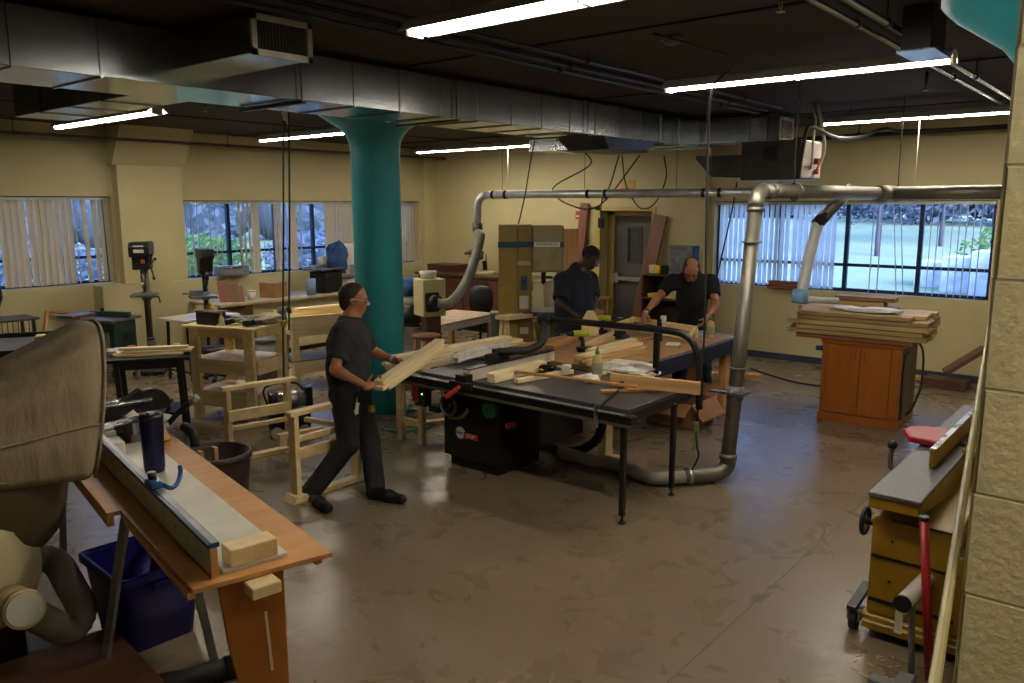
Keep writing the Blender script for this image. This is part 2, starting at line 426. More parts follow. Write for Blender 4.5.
# ---------------------------------------------------------------- vertical blinds
def slat_mat(name, tr, tone):
    slatm = bpy.data.materials.new(name); slatm.use_nodes = True
    _n = slatm.node_tree.nodes; _l = slatm.node_tree.links; _b = _n['Principled BSDF']
    _tl = _n.new('ShaderNodeBsdfTranslucent'); _tl.inputs['Color'].default_value = lin(tone); _mx = _n.new('ShaderNodeMixShader'); _mx.inputs[0].default_value = tr
    _nz = _n.new('ShaderNodeTexNoise'); _nz.inputs['Scale'].default_value = 3; _rp = _n.new('ShaderNodeMix'); _rp.data_type = 'RGBA'; _rp.inputs[6].default_value = lin('#b5a78c'); _rp.inputs[7].default_value = lin('#c4b89f')
    _l.new(_nz.outputs['Fac'], _rp.inputs[0]); _l.new(_rp.outputs[2], _b.inputs['Base Color']); _b.inputs['Roughness'].default_value = .6
    _l.new(_b.outputs[0], _mx.inputs[1]); _l.new(_tl.outputs[0], _mx.inputs[2]); _l.new(_mx.outputs[0], _n['Material Output'].inputs[0])
    return slatm
slatA = slat_mat('tan_blind_vinyl', .10, '#c9b79c'); slatB = slat_mat('backlit_blind_vinyl', .62, '#eceef2')  # one vinyl twice: the second whiter and more translucent to carry its backlight
def blind(label, axis, fix, segs, z0, z1, rail=None, slatm=None):
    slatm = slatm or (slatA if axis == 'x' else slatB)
    """segs: (from, to, turn in degrees away from shut, pitch, how far a slat's foot swings sideways)"""
    u0, u1 = min(s[0] for s in segs), max(s[1] for s in segs)
    o = Thing('vertical_blind', label, 'blind', (u0, fix, z1) if axis == 'x' else (fix, u0, z1), group='vertical window blinds')
    P = (lambda u, d, z: Vector((u, fix+d, z))) if axis == 'x' else (lambda u, d, z: Vector((fix+d, u, z)))
    r0, r1 = rail or (u0, u1)
    o.part('headrail', MB().bb(P(r0, -.025, z1-.045), P(r1, .025, z1)), alum, world=True)
    s = MB(); ch = MB(); rnd = random.Random(int(u0*100))
    for a, b, turn, pitch, swing in segs:
        u = a+pitch/2; up = None
        while u < b-pitch/3:
            an = math.radians(turn+rnd.uniform(-5, 5)); w = .0445; c, q = math.cos(an)*w, math.sin(an)*w
            sw = swing+rnd.uniform(-.006, .006); n = 4
            top = [P(u+c*k/2, q*k/2+(.007 if abs(k) < 2 else 0), z1-.045) for k in (-2, -1, 0, 1, 2)]
            bot = [P(u+sw+c*k/2, q*k/2+(.007 if abs(k) < 2 else 0), z0+.02+rnd.uniform(0, .008)) for k in (-2, -1, 0, 1, 2)]
            o5 = len(s.v); s.add(top+bot, [(i, i+1, 6+i, 5+i) for i in range(4)], True)
            u += pitch
    o.part('slats', s, slatm, world=True)
    return o
aX = lambda px: at(px, 240, Y=YA+.085).x
def segA(*l): return [(aX(a), aX(b), t, p, sw) for a, b, t, p, sw in l]
blind('tan vertical blinds mostly shut over the window at far left', 'x', YA+.085,
      [(1.7, aX(0), 6, .08, 0)]+segA((0, 28, 10, .084, 0), (29, 75, 12, .084, 0), (75, 83, 58, .06, 0), (83, 93, 24, .08, .03), (93, 114, 22, .085, .02)), W1[2], W1[3]-.01, (W1[0], W1[1]))
blind('vertical blinds hanging part open behind the benchtop drill press', 'x', YA+.085,
      segA((184, 226, 72, .10, .01), (231, 238, 60, .07, .10), (238, 252, 34, .085, .02), (252, 261, 12, .08, 0), (262, 274, 55, .09, 0), (274, 283, 20, .085, 0), (284, 290, 70, .1, 0), (290, 298, 6, .08, 0), (299, 305, 75, .1, 0), (325, 357, 6, .083, 0), (358, 419, 10, .083, 0)), W2[2], W2[3]-.01, (W2[0], W2[1]))
blind('vertical blinds, backlight put into their vinyl, shut over the half of the window left of the hanging hose', 'y', XB+.07,
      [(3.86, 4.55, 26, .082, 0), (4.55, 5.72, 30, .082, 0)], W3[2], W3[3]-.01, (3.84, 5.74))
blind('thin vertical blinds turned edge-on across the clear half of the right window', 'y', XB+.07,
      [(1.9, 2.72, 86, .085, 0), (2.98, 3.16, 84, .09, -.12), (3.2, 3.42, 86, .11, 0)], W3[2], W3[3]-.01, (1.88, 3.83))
# ---------------------------------------------------------------- door
doorm = mat('grey_door_paint', '#4c4a46', .5, var=.04)
fx = XB+.33
door = Thing('door_1', 'grey steel exit door with a narrow window and push bar', 'door', (fx, 7.35, 0), kind='structure')
dw = (6.90, 7.80)
dm = MB(); wy0, wy1, wz0, wz1 = 7.28, 7.52, 1.36, 1.95
for a, b in (((dw[0], 0.01), (dw[1], wz0)), ((dw[0], wz1), (dw[1], 2.17)), ((dw[0], wz0), (wy0, wz1)), ((wy1, wz0), (dw[1], wz1))):
    dm.bb((fx, a[0], a[1]), (fx+.045, b[0], b[1]))
door.part('door_leaf', dm, doorm, world=True)
wf = MB()
for a, b in (((wy0-.03, wz0-.03), (wy1+.03, wz0)), ((wy0-.03, wz1), (wy1+.03, wz1+.03)), ((wy0-.03, wz0), (wy0, wz1)), ((wy1, wz0), (wy1+.03, wz1))): wf.bb((fx-.012, a[0], a[1]), (fx, b[0], b[1]))
gl = door.part('window_trim', wf, mat('dark_door_trim', '#34322f', .5), world=True)
door.part('door_glass', MB().bb((fx+.015, wy0, wz0), (fx+.03, wy1, wz1)), mat('dark_door_glass', '#3c4246', .1, spec=.8), parent=gl, world=True)
pb = door.part('push_bar', MB().bb((fx-.08, 6.95, 1.02), (fx-.035, 7.74, 1.10)), mat('bar_metal', '#9b958a', .4, metal=.6), world=True, bevel=.01)
door.part('bar_bracket', MB().bb((fx-.085, 7.68, .98), (fx, 7.78, 1.16)).bb((fx-.085, 6.93, .99), (fx, 7.0, 1.13)), mat('bar_metal', '#9b958a'), parent=pb, world=True, bevel=.008)
fr = MB().bb((fx-.06, 7.80, 0), (fx+.08, 7.93, 2.26)).bb((fx-.06, 6.87, 2.17), (fx+.08, 7.93, 2.26)).bb((fx-.06, 6.87, 0), (fx+.08, 6.9, 2.26))
fr.bb((XB-.03, 7.9, 0), (XB+.02, 8.0, 2.33)).bb((XB-.03, 6.80, 2.26), (XB+.02, 8.0, 2.33)).bb((XB-.03, 6.80, 0), (XB+.02, 6.87, 2.26))
door.part('door_frame', fr, mat('yellow_frame_paint', '#ab9a52', .5, var=.03), world=True)
struct('wall_back_recess', MB().bb((fx+.09, 6.6, 0), (fx+.16, 8.2, 2.5)), wallm)

# ---------------------------------------------------------------- columns
def column(name, c, r, r2, zf):
    prof = [(r, 0), (r, zf-.02), (r+.012, zf+.05), (r+.04, zf+.12), (r+.10, zf+.20), (r2-.06, zf+.34), (r2, zf+.40), (r2, ZC)]
    o = mesh_obj(name, MB().lathe(prof, c, 40), teal); o['kind'] = 'structure'
    tag(o, 'teal round concrete column', 'column'); return o
column('column', (6.03, 6.98, 0), .272, .66, 2.98)
cc = at(1104, 40, dep=3.4)
column('column', (cc.x, cc.y, 0), .27, .63, 2.84)
# ================================================================ outside the windows
w = bpy.data.worlds.new('daylight'); SC.world = w; w.use_nodes = True
nt = w.node_tree; bg = nt.nodes['Background']
sky = nt.nodes.new('ShaderNodeTexSky'); sky.sky_type = 'NISHITA'; sky.sun_disc = False; sky.sun_elevation = math.radians(38); sky.sun_rotation = math.radians(200)
sky.air_density = 1.2; sky.dust_density = 3.0; sky.ozone_density = 2.5
tint = nt.nodes.new('ShaderNodeMix'); tint.data_type = 'RGBA'; tint.blend_type = 'MULTIPLY'; tint.inputs[0].default_value = 1; tint.inputs[7].default_value = (.80, .92, 1.25, 1)   # bluish daylight beside the warm lamps
nt.links.new(sky.outputs[0], tint.inputs[6]); nt.links.new(tint.outputs[2], bg.inputs[0]); bg.inputs[1].default_value = SKY
lawn = mat('lawn_grass', '#7d8b66', .9, col2='#8a9672', scale=(.4, .4, .4))
def hill(name, x0, x1, y0, y1, fz, m, n=26):
    vs = []; fs = []
    for i in range(n+1):
        for j in range(n+1):
            x = x0+(x1-x0)*i/n; y = y0+(y1-y0)*j/n; vs.append((x, y, fz(x, y)))
    for i in range(n):
        for j in range(n): a = i*(n+1)+j; fs.append((a, a+1, a+n+2, a+n+1))
    return struct(name, MB().add(vs, fs, True), m)
sm = lambda t: max(0, min(1, t))**2*(3-2*max(0, min(1, t)))
hill('lawn', 12.6, 95, -30, 60, lambda x, y: .1+.75*sm((x-22)/45)+.5*sm((y-2)/25)*sm((x-16)/20), lawn)
hill('lawn', -25, 12.6, 12.45, 70, lambda x, y: .40+.6*sm((y-22)/35), lawn)
struct('path', MB().bb((12.7, -6, .1), (19, 5.0, .2)), mat('pale_pavement', '#b9b6ad', .9))
rw = MB()
for i in range(8):
    a, b = Vector((25.5-i*1.0, 5.6-i*.85, 0)), Vector((24.5-i*1.0, 5.6-(i+1)*.85, 0)); h = .35+.21*i
    rw.bb((min(a.x, b.x)-.3, min(a.y, b.y), -.2), (max(a.x, b.x), max(a.y, b.y), h+.45))
tag(struct('retaining_wall', rw, mat('pale_concrete', '#c4c6c4', .85)), 'pale stepped concrete retaining wall on the lawn outside')
bark = mat('bark', '#4d4750', .9, scale=(8, 8, 2))
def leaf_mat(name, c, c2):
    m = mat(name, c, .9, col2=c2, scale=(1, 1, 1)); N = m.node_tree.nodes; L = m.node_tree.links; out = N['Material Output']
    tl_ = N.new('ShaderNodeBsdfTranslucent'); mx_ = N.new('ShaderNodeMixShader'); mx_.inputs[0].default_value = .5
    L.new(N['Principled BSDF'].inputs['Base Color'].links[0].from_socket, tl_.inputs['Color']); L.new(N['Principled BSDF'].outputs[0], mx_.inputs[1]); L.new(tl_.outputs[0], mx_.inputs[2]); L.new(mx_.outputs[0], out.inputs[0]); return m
leafA = leaf_mat('haze_tinted_leaves', '#788490', '#6d7884'); leafB = leaf_mat('bush_leaves', '#7d9a58', '#5d7a44')  # grey-blue of the first mix paints distance haze into the leaves
def leafcloud(mb, c, r, n, s, rnd):
    for _ in range(n):
        while True:
            p = Vector((rnd.uniform(-1, 1), rnd.uniform(-1, 1), rnd.uniform(-1, 1)))
            if .25 < p.length < 1: break
        q = Vector(c)+Vector((p.x*r[0], p.y*r[1], p.z*r[2])); a = rnd.uniform(0, 6.3); b = rnd.uniform(-1, 1)
        u = Vector((math.cos(a), math.sin(a), b))*s*rnd.uniform(.6, 1.3); v = Vector((-math.sin(a), math.cos(a)*b, rnd.uniform(.3, 1)))*s*rnd.uniform(.5, 1)
        mb.add([q-u, q-v*.6, q+u, q+v], [(0, 1, 2, 3)])
def tree(x, y, z, h, r, label, seed, n=900, low=.66):
    rnd = random.Random(seed); t = Thing('tree', label, 'tree', (x, y, z), group='trees on the slope outside')
    tr = MB().tube([(0, 0, -.3), (rnd.uniform(-.1, .1), rnd.uniform(-.1, .1), h*.4), (rnd.uniform(-.3, .3), rnd.uniform(-.3, .3), h*.8)], [.06+.005*h]*3+[.06]*6+[.04]*5, 7, 6)
    for k in range(4):
        a = rnd.uniform(0, 6.3); zz = h*(.38+.1*k); tr.tube([(0, 0, zz), (math.cos(a)*r*.4, math.sin(a)*r*.4, zz+h*.14), (math.cos(a)*r*.75, math.sin(a)*r*.75, zz+h*.2)], .05, 5, 3)
    t.part('trunk', tr, bark)
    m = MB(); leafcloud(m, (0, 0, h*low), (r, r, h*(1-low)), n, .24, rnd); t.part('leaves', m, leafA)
lz = lambda x, y: .1+.75*sm((x-22)/45)+.5*sm((y-2)/25)*sm((x-16)/20)
for i, (x, y, h, r, lb) in enumerate([(34, 9.3, 8, 2.6, 'tree with the thickest dark trunk on the slope behind the clear panes'), (41, 8.5, 8, 2.6, 'slender tree second from the left on the slope outside the right window'),
        (44, 6.9, 8.5, 2.8, 'tree forking low in the middle of the slope outside the right window'), (50, 5.8, 9, 3.4, 'leaning tree above the bright bush outside the right window'),
        (60, 14, 9, 4, 'tree in the far wooded edge behind the left clear pane'), (62, 9.5, 10, 4.5, 'tree in the far wooded edge over the middle of the lawn'), (64, 4.6, 10, 4.5, 'tree in the far wooded edge over the retaining wall')]):
    tree(x, y, lz(x, y), h, r, lb, i+3, 900 if i < 4 else 1500, .66 if i < 4 else .45)
lzA = lambda x, y: .40+.6*sm((y-22)/35)
for i, (x, y, lb) in enumerate([(9, 29, 'tree outside the left windows behind the floor drill press'), (17, 31, 'tree outside the left windows straight behind the benchtop drill press'),
        (23, 29, 'tree outside the left windows just left of the teal column')]): tree(x, y, lzA(x, y), 7, 2.8, lb, i+30, 900, .5)
def bush(x, y, z, r, label, seed, m, n=1300):
    rnd = random.Random(seed); b = Thing('bush', label, 'bush', (x, y, z), group='bushes outside the windows')
    mb = MB(); leafcloud(mb, (0, 0, r[2]*.8), r, n, .10, rnd); b.part('leaves', mb, m)
    s = MB()
    for k in range(5): a = k*1.3; s.cyl((0, 0, -.1), (math.cos(a)*r[0]*.5, math.sin(a)*r[1]*.5, r[2]*1.1), .02, .01, 5)
    b.part('stem', s, bark)
bush(25.5, 3.1, .12, (2.2, 1.7, 1.0), 'bright green bush spilling over the retaining wall outside', 2, leafB)
bush(20.0, 1.5, .1, (1.6, 1.0, .9), 'green bush at the right edge of the clear window', 5, leafB)
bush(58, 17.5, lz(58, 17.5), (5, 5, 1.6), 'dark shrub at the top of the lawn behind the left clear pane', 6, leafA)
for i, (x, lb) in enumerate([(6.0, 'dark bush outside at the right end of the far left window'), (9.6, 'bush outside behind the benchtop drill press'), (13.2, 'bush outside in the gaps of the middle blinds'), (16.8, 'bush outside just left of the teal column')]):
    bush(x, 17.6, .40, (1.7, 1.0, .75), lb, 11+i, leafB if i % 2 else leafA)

rnd = random.Random(77); tl = MB()
for k in range(26):
    c = (66+rnd.uniform(-2, 6), -14+k*2.1, 3.4+rnd.uniform(-.5, 1.5)); leafcloud(tl, c, (3, 2.4, 3.6), 700, .12, rnd); tl.ball(c, (2.4, 2.1, 3.2), 12, 8)
for k in range(26):
    c = (-14+k*2.6, 40+rnd.uniform(-2, 3), 3.0+rnd.uniform(-.4, .8)); leafcloud(tl, c, (2.8, 2.6, 3.2), 700, .10, rnd); tl.ball(c, (2.3, 2.0, 2.8), 12, 8)
tag(mesh_obj('far_foliage', tl, leafA), 'wooded edge, haze tinted into its leaves, far behind the lawn outside', 'foliage', kind='stuff')
# ================================================================ ceiling services
# ---- main duct
dz0, dz1, dy0, dy1 = 3.10, 3.43, 4.97, 5.66
d = Thing('air_duct', 'long galvanised rectangular air duct crossing under the ceiling in front of the teal column', 'duct', (0, dy0, dz0))
x0, x1 = -1.2, 10.25
d.part('duct_body', MB().bb((x0, dy0, dz0), (x1, dy1, dz1)), galv, world=True, bevel=.004)
sb = MB(); x = -.6
while x < x1-.1:
    if not 2.62 < x < 3.2: sb.bb((x-.007, dy0-.009, dz0-.009), (x+.007, dy1+.009, dz1+.002))
    x += .47
d.part('seam_band', sb, galv, world=True)
def stub(nm, a, b, axis, seams=True):
    o = d.part(nm, MB().bb(a, b), galv, world=True, bevel=.004)
    s = MB(); n = 4
    for i in range(1, n):
        t = i/n
        if axis == 'y': y = a[1]+(b[1]-a[1])*t; s.bb((a[0]-.01, y-.01, a[2]-.01), (b[0]+.01, y+.01, b[2]+.004))
    if seams: d.part('seam_band', s, galv, parent=o, world=True)
    return o
gb = stub('supply_branch', (2.70, 4.14, 3.205), (3.08, dy0, 3.405), 'y', False)
g = MB(); a, b = (2.685, 3.095), (3.192, 3.418)
for p, q in (((a[0], b[0]), (a[1], b[0]+.035)), ((a[0], b[1]-.035), (a[1], b[1])), ((a[0], b[0]), (a[0]+.035, b[1])), ((a[1]-.035, b[0]), (a[1], b[1]))): g.bb((p[0], 4.118, p[1]), (q[0], 4.14, q[1]))
gr = d.part('grille_frame', g, mat('grey_grille', '#9b968a', .5), parent=gb, world=True)
g = MB()
for i in range(15): xx = a[0]+.045+i*.0222; g.box((xx, 4.13, (b[0]+b[1])/2), (.004, .022, b[1]-b[0]-.07), rz=.35)
d.part('grille_vane', g, mat('dark_vane', '#4b4840', .5), parent=gb, world=True)
d.part('grille_shade_plate', MB().bb((a[0]+.035, 4.137, b[0]+.035), (a[1]-.035, 4.141, b[1]-.035)), mat('throat_shade', '#15130f', .9), parent=gb, world=True)  # near-black plate paints the shade inside the solid branch
stub('left_branch', (2.78, dy1, 3.12), (3.22, 7.95, 3.38), 'y')
stub('far_branch', (9.55, dy1, 3.14), (10.2, 7.6, 3.40), 'y')
eb = stub('end_branch', (9.80, 3.92, 3.14), (10.25, dy0, 3.41), 'y')
g = MB().bb((9.79, 3.90, 3.13), (10.26, 3.92, 3.17)).bb((9.79, 3.90, 3.38), (10.26, 3.92, 3.42)).bb((9.79, 3.9, 3.13), (9.83, 3.92, 3.42)).bb((10.22, 3.9, 3.13), (10.26, 3.92, 3.42))
d.part('grille_frame', g, mat('grey_grille', '#9b968a'), parent=eb, world=True)
g = MB()
for i in range(9): g.box((10.02, 3.915, 3.19+i*.022), (.4, .02, .003), rx=.5)
d.part('grille_vane', g, mat('grey_grille', '#9b968a'), parent=eb, world=True)
hp = MB()
for x in (.9, 3.6, 5.2, 7.2, 8.8):
    for y in (dy0-.03, dy1+.03): hp.cyl((x, y, dz0-.02), (x, y, ZC), .005, n=6)
    hp.bb((x-.02, dy0-.05, dz0-.03), (x+.02, dy1+.05, dz0-.012))
d.part('hanger', hp, dgrey, world=True)
dr = MB().bb((7.75, dy0+.06, dz0-.13), (8.6, dy1-.06, dz0-.1))
dr.loft([[Vector((7.6, dy0+.02, dz0)), Vector((8.75, dy0+.02, dz0)), Vector((8.75, dy1-.02, dz0)), Vector((7.6, dy1-.02, dz0))], [Vector((7.75, dy0+.06, dz0-.1)), Vector((8.6, dy0+.06, dz0-.1)), Vector((8.6, dy1-.06, dz0-.1)), Vector((7.75, dy1-.06, dz0-.1))]], smooth=False)
d.part('drop_outlet', dr, mat('dark_galv', '#4d4f50', .4, metal=.7), world=True)

# ---- hanging heater
h = Thing('unit_heater', 'dark hanging unit heater with a side hood under the end of the duct', 'heater', (8.9, 3.25, 2.62))
hm = mat('heater_enamel', '#3d3a36', .4, metal=.3)
h.part('casing', MB().bb((8.9, 3.3, 2.63), (9.55, 3.98, 3.06)), hm, world=True, bevel=.008)
h.part('service_panel', MB().bb((8.93, 3.285, 2.65), (9.52, 3.3, 3.04)), mat('heater_panel', '#a8a49b', .45), world=True, bevel=.004)
h.part('junction_box', MB().bb((8.86, 3.55, 2.85), (8.9, 3.7, 3.0)), dgrey, world=True)
hd = MB().loft([[Vector((8.92, 3.98, 2.66)), Vector((9.5, 3.98, 2.66)), Vector((9.5, 3.98, 2.92)), Vector((8.92, 3.98, 2.92))], [Vector((8.90, 4.34, 2.68)), Vector((9.52, 4.34, 2.68)), Vector((9.52, 4.34, 2.92)), Vector((8.90, 4.34, 2.92))], [Vector((8.85, 4.52, 2.885)), Vector((9.56, 4.52, 2.885)), Vector((9.56, 4.52, 2.925)), Vector((8.85, 4.52, 2.925))]], smooth=False)
h.part('outlet_hood', hd, hm, world=True)
rods = MB()
for x in (8.97, 9.48):
    for y in (3.36, 3.92): rods.cyl((x, y, 3.05), (x, y, ZC), .006, n=6)
h.part('hanger_rod', rods, dgrey, world=True)
wr = MB().tube([(9.2, 3.28, 2.75), (9.0, 3.2, 2.85), (9.05, 3.22, 3.1), (9.3, 3.3, 3.3), (9.4, 3.4, ZC)], .014, 6).tube([(9.35, 3.28, 2.7), (9.3, 3.18, 2.95), (9.25, 3.2, 3.2), (9.35, 3.3, ZC)], .018, 6)
h.part('flex_conduit', wr, mat('pale_conduit', '#bdb6a4', .5), world=True, label='pale flexible conduit')
h.part('valve', MB().cyl((9.22, 3.26, 2.83), (9.22, 3.2, 2.83), .035, n=12).cyl((9.3, 3.27, 2.72), (9.3, 3.23, 2.72), .03, n=10), red, world=True, label='small red and brass valve')
bc = Thing('extension_cable', 'thick black cord looping off the heater and along the ceiling pipe', 'cord', (8.88, 3.3, 2.7))
bc.part('cord', MB().tube([(8.9, 3.31, 2.64), (8.86, 3.26, 2.95), (8.9, 3.24, 3.16), (9.05, 3.2, 3.18), (9.5, 3.12, 3.1), (10.2, 3.05, 3.15), (10.7, 2.95, 3.27), (11.3, 2.8, 3.28), (11.75, 1.6, 3.3)], .022, 7), blackr, world=True)

# ---- strip lights
LZ = 3.27
def strip_light(x, y0, y1, label):
    t = Thing('strip_light', label, 'light', (x, y0, LZ), group='ceiling strip lights')
    L = y1-y0
    hb = MB().prism([(-.115, .018), (-.108, .018), (-.06, .056), (.06, .056), (.108, .018), (.115, .018), (.065, .075), (.03, .095), (-.03, .095), (-.065, .075)], 0, L, 'xz')
    t.part('housing', hb, whitep)
    for s in (-1, 1):
        tb = t.part('tube', MB().cyl((.034*s, .03, .028), (.034*s, L-.03, .028), .019, n=10), TUBE)
    t.part('socket', MB().bb((-.055, 0, 0), (.055, .02, .06)).bb((-.055, L-.02, 0), (.055, L, .06)).bb((-.055, L/2-.012, 0), (.055, L/2+.012, .055)), whitep)
    hg = MB()
    for yy in (.3, L-.3): hg.cyl((0, yy, .09), (0, yy, ZC-LZ), .004, n=5)
    t.part('hanger', hg, dgrey)
for x, y0, y1, lb in [(3.24, 1.1, 3.40, 'fluorescent strip light nearest the camera at the top of the picture'), (6.13, 1.28, 3.41, 'fluorescent strip light hanging above the steel dust pipe'),
                      (9.85, 1.1, 3.40, 'fluorescent strip light low along the wall over the right window'), (4.17, 8.15, 10.6, 'fluorescent strip light over the far left window beside the duct branch'),
                      (6.92, 8.1, 10.5, 'fluorescent strip light half hidden by the teal column'), (10.25, 8.0, 10.7, 'fluorescent strip light in the far corner right of the teal column'), (.95, -2.1, -.2, 'fluorescent strip light behind the camera')]:
    strip_light(x, y0, y1, lb)
# pull chain of the far light
pc = at(503, 148, z=3.27)
solo('pull_chain', MB().cyl((10.25, 8.6, 3.27), (10.25, 8.6, 2.62), .006, n=5), whitep, 'white pull cord hanging from the far corner strip light', 'cord', (10.25, 8.6, 2.62))
solo('pull_chain', MB().cyl((9.85, 2.35, 3.27), (9.85, 2.35, 2.5), .005, n=5), whitep, 'white pull cord hanging in front of the wall right of the heater', 'cord', (9.85, 2.35, 2.5))

# ---- pipes and conduits under the slab
def pipe(name, label, pts, r, m, n=8, cat='pipe', sub=1, clamps=()):
    t = Thing(name, label, cat, pts[0])
    t.part('pipe', MB().tube(pts, r, n, sub), m, world=True)
    if clamps:
        c = MB()
        for q in clamps: c.cyl((q[0], q[1], q[2]), (q[0], q[1], ZC), .006, n=5).cyl(Vector(q)-Vector((.012, 0, 0)), Vector(q)+Vector((.012, 0, 0)), r+.008, n=n)
        t.part('clamp', c, dgrey, world=True)
    return t
pipe('sprinkler_pipe', 'red-brown sprinkler pipe along the top of the left wall', [(-2, YA-.53, 3.27), (11.8, YA-.53, 3.28)], .022, mat('red_brown_pipe', '#4a281c', .5), clamps=[(x, YA-.53, 3.275) for x in (1, 4, 7, 10)])
pipe('sprinkler_pipe', 'black sprinkler pipe along the top of the back wall', [(11.55, 5.2, 3.26), (11.55, .3, 3.30)], .03, blackr, clamps=[(11.55, y, 3.28) for y in (1.3, 3.5)])
for px, py, r, lb in [(930, 49, .020, 'silver conduit running away along the upper right of the ceiling'), (904, 50, .017, 'dark conduit beside the silver one at the upper right of the ceiling')]:
    p = at(px, py, z=3.36); pipe('conduit', lb, [(p.x-4.5, p.y, 3.36), (11.9, p.y, 3.36)], r, galv if 'silver' in lb else dgrey, clamps=[(x, p.y, 3.36) for x in (p.x-1, p.x+1.5, p.x+4)])
for px, py, z, lb in [(520, 45, 3.42, 'upper of three dark conduits behind the nearest strip light'), (520, 55, 3.40, 'middle of three dark conduits behind the nearest strip light'), (520, 62, 3.38, 'lowest of three dark conduits behind the nearest strip light')]:
    p = at(px, py, z=z); pipe('conduit', lb, [(-1.5, p.y, z), (9.0, p.y, z)], .016, dgrey, clamps=[(x, p.y, z) for x in (2.2, 5.2, 8.0)])
p = at(720, 80, z=3.42); pipe('conduit', 'short bare conduit on the slab above the second strip light', [(p.x, p.y+.9, 3.44), (p.x, p.y-.6, 3.44)], .013, galv)
for px, py, drop, lb in [(97, 131, .16, 'sprinkler head hanging by the far left strip light'), (205, 108, .15, 'sprinkler head hanging below the duct by the grille'), (291, 147, .13, 'sprinkler head over the middle window'),
                         (781, 4, .16, 'sprinkler head at the top edge of the picture'), (926, 86, .16, 'sprinkler head under the right end of the second strip light')]:
    p = at(px, py, z=ZC-drop+.04); t = Thing('sprinkler', lb, 'sprinkler', (p.x, p.y, ZC-drop), group='ceiling sprinkler heads')
    t.part('drop_pipe', MB().cyl((0, 0, .05), (0, 0, drop), .013, n=8), dgrey)
    t.part('frame', MB().tube([(-.012, 0, .05), (-.018, 0, .025), (0, 0, .005)], .004, 5, 3).tube([(.012, 0, .05), (.018, 0, .025), (0, 0, .005)], .004, 5, 3), mat('brass', '#a98c55', .35, metal=.9))
    t.part('deflector', MB().cyl((0, 0, 0), (0, 0, .005), .022, n=10), mat('brass', '#a98c55'))
p = at(672, 42, z=ZC-.03); t = Thing('smoke_detector', 'round smoke detector on the dark ceiling above the nearest strip light', 'detector', (p.x, p.y, ZC-.05))
t.part('base', MB().cyl((0, 0, .03), (0, 0, .05), .08, n=20), mat('dirty_white', '#6d665a', .6)); t.part('head', MB().lathe([(.035, 0), (.055, .01), (.06, .03)], n=20), mat('dirty_white', '#6d665a'))
p = at(921, 52, z=3.22); t = Thing('duct_box', 'hanging sheet metal box with shaded sides and reflecting underside set by colour at the upper right', 'duct', (p.x, p.y, 3.22))
t.part('box', MB().bb((-.05, -.06, .01), (.28, .10, ZC-3.22)), dgrey, bevel=.004); t.part('bottom_plate', MB().bb((-.07, -.09, 0), (.30, .12, .01)), galv)  # dark sides and bright bottom plate colour in the shade and reflection

# ---- steel dust pipe beside the saw
pb = Vector((6.25, 2.80, 0)); pe = at(756, 200, dep=6.93)
t = Thing('dust_pipe', 'tall bare steel dust collection pipe rising beside the table saw and running right', 'pipe', pb)
R = .062
low = Vector((pb.x+.02, pb.y, .20)); top = pe+Vector((0, 0, -.06))
t.part('riser', MB().cyl(low, top, R, n=20), galvd, world=True)
elb = []
ang = [i/6*PI/2 for i in range(7)]
c = top+Vector((.14, 0, 0))
elb = [c+Vector((-.14*math.cos(a), 0, .14*math.sin(a))) for a in ang]
t.part('elbow', MB().tube(elb, R+.003, 20, 1), galvd, world=True)
hA = elb[-1]; wye = at(884, 191, dep=8.55); wye.z = hA.z+.0
t.part('header', MB().cyl(hA, wye, R, n=20), galvd, world=True)
endp = at(1003, 192, dep=7.9); endp.z = hA.z
t.part('trunk_pipe', MB().cyl(wye-(wye-hA).normalized()*.15, wye+Vector((.12, -.05, 0)), R+.02, n=20).cyl(wye+Vector((.06, 0, 0)), endp+(endp-wye)*.4, .072, n=20), galvd, world=True)
fl = MB()
def collar(mb, p, d, r): d = d.normalized(); mb.cyl(p-d*.02, p+d*.02, r, n=20)
for s in (.0, .13): collar(fl, hA.lerp(wye, .05+s*1.4), wye-hA, R+.012)
for q in (.36, .86): fl.cyl(low.lerp(top, q)-Vector((0, 0, .006)), low.lerp(top, q)+Vector((0, 0, .006)), R+.022, n=20)
fl.cyl(top-Vector((0, 0, .04)), top-Vector((0, 0, .0)), R+.014, n=20).cyl(low, low+Vector((0, 0, .05)), R+.012, n=20)
t.part('flange', fl, galvd, world=True)
g = low.lerp(top, .262); gt = MB().box(g, (.17, .20, .02)).box(g+Vector((-.05, .12, 0)), (.07, .16, .012)).cyl(g+Vector((0, 0, -.06)), g+Vector((0, 0, .06)), R+.01, n=20)
t.part('blast_gate', gt, iron, world=True)
bolt = MB()
for a in range(6): bolt.cyl(g+Vector((.08*math.cos(a*1.05), .09*math.sin(a*1.05), -.02)), g+Vector((.08*math.cos(a*1.05), .09*math.sin(a*1.05), .03)), .006, n=6)
t.part('bolt', bolt, steel, world=True)
f = at(684, 476, z=.08); fd = (f-low); fd.z = 0; fdn = fd.normalized()
le = [low, low+Vector((0, 0, -.05)), low+Vector((0, 0, -.1))+fdn*.05, Vector((low.x, low.y, .075))+fdn*.14, Vector((f.x, f.y, .075))]
t.part('foot_elbow', MB().tube(le, R+.004, 16, 4), galvd, world=True)
for k, q in enumerate((hA.lerp(wye, .22), wye+Vector((.15, -.1, 0)), endp)):
    t.part('strap', MB().tube([q+Vector((0, 0, .08)), q+Vector((.01, .07, .02)), q+Vector((.01, 0, -.085)), q+Vector((.01, -.075, 0)), q+Vector((0, 0, .1)), q+Vector((0, 0, ZC-q.z))], .006, 5, 4), blackr, world=True, label='black hanging strap')
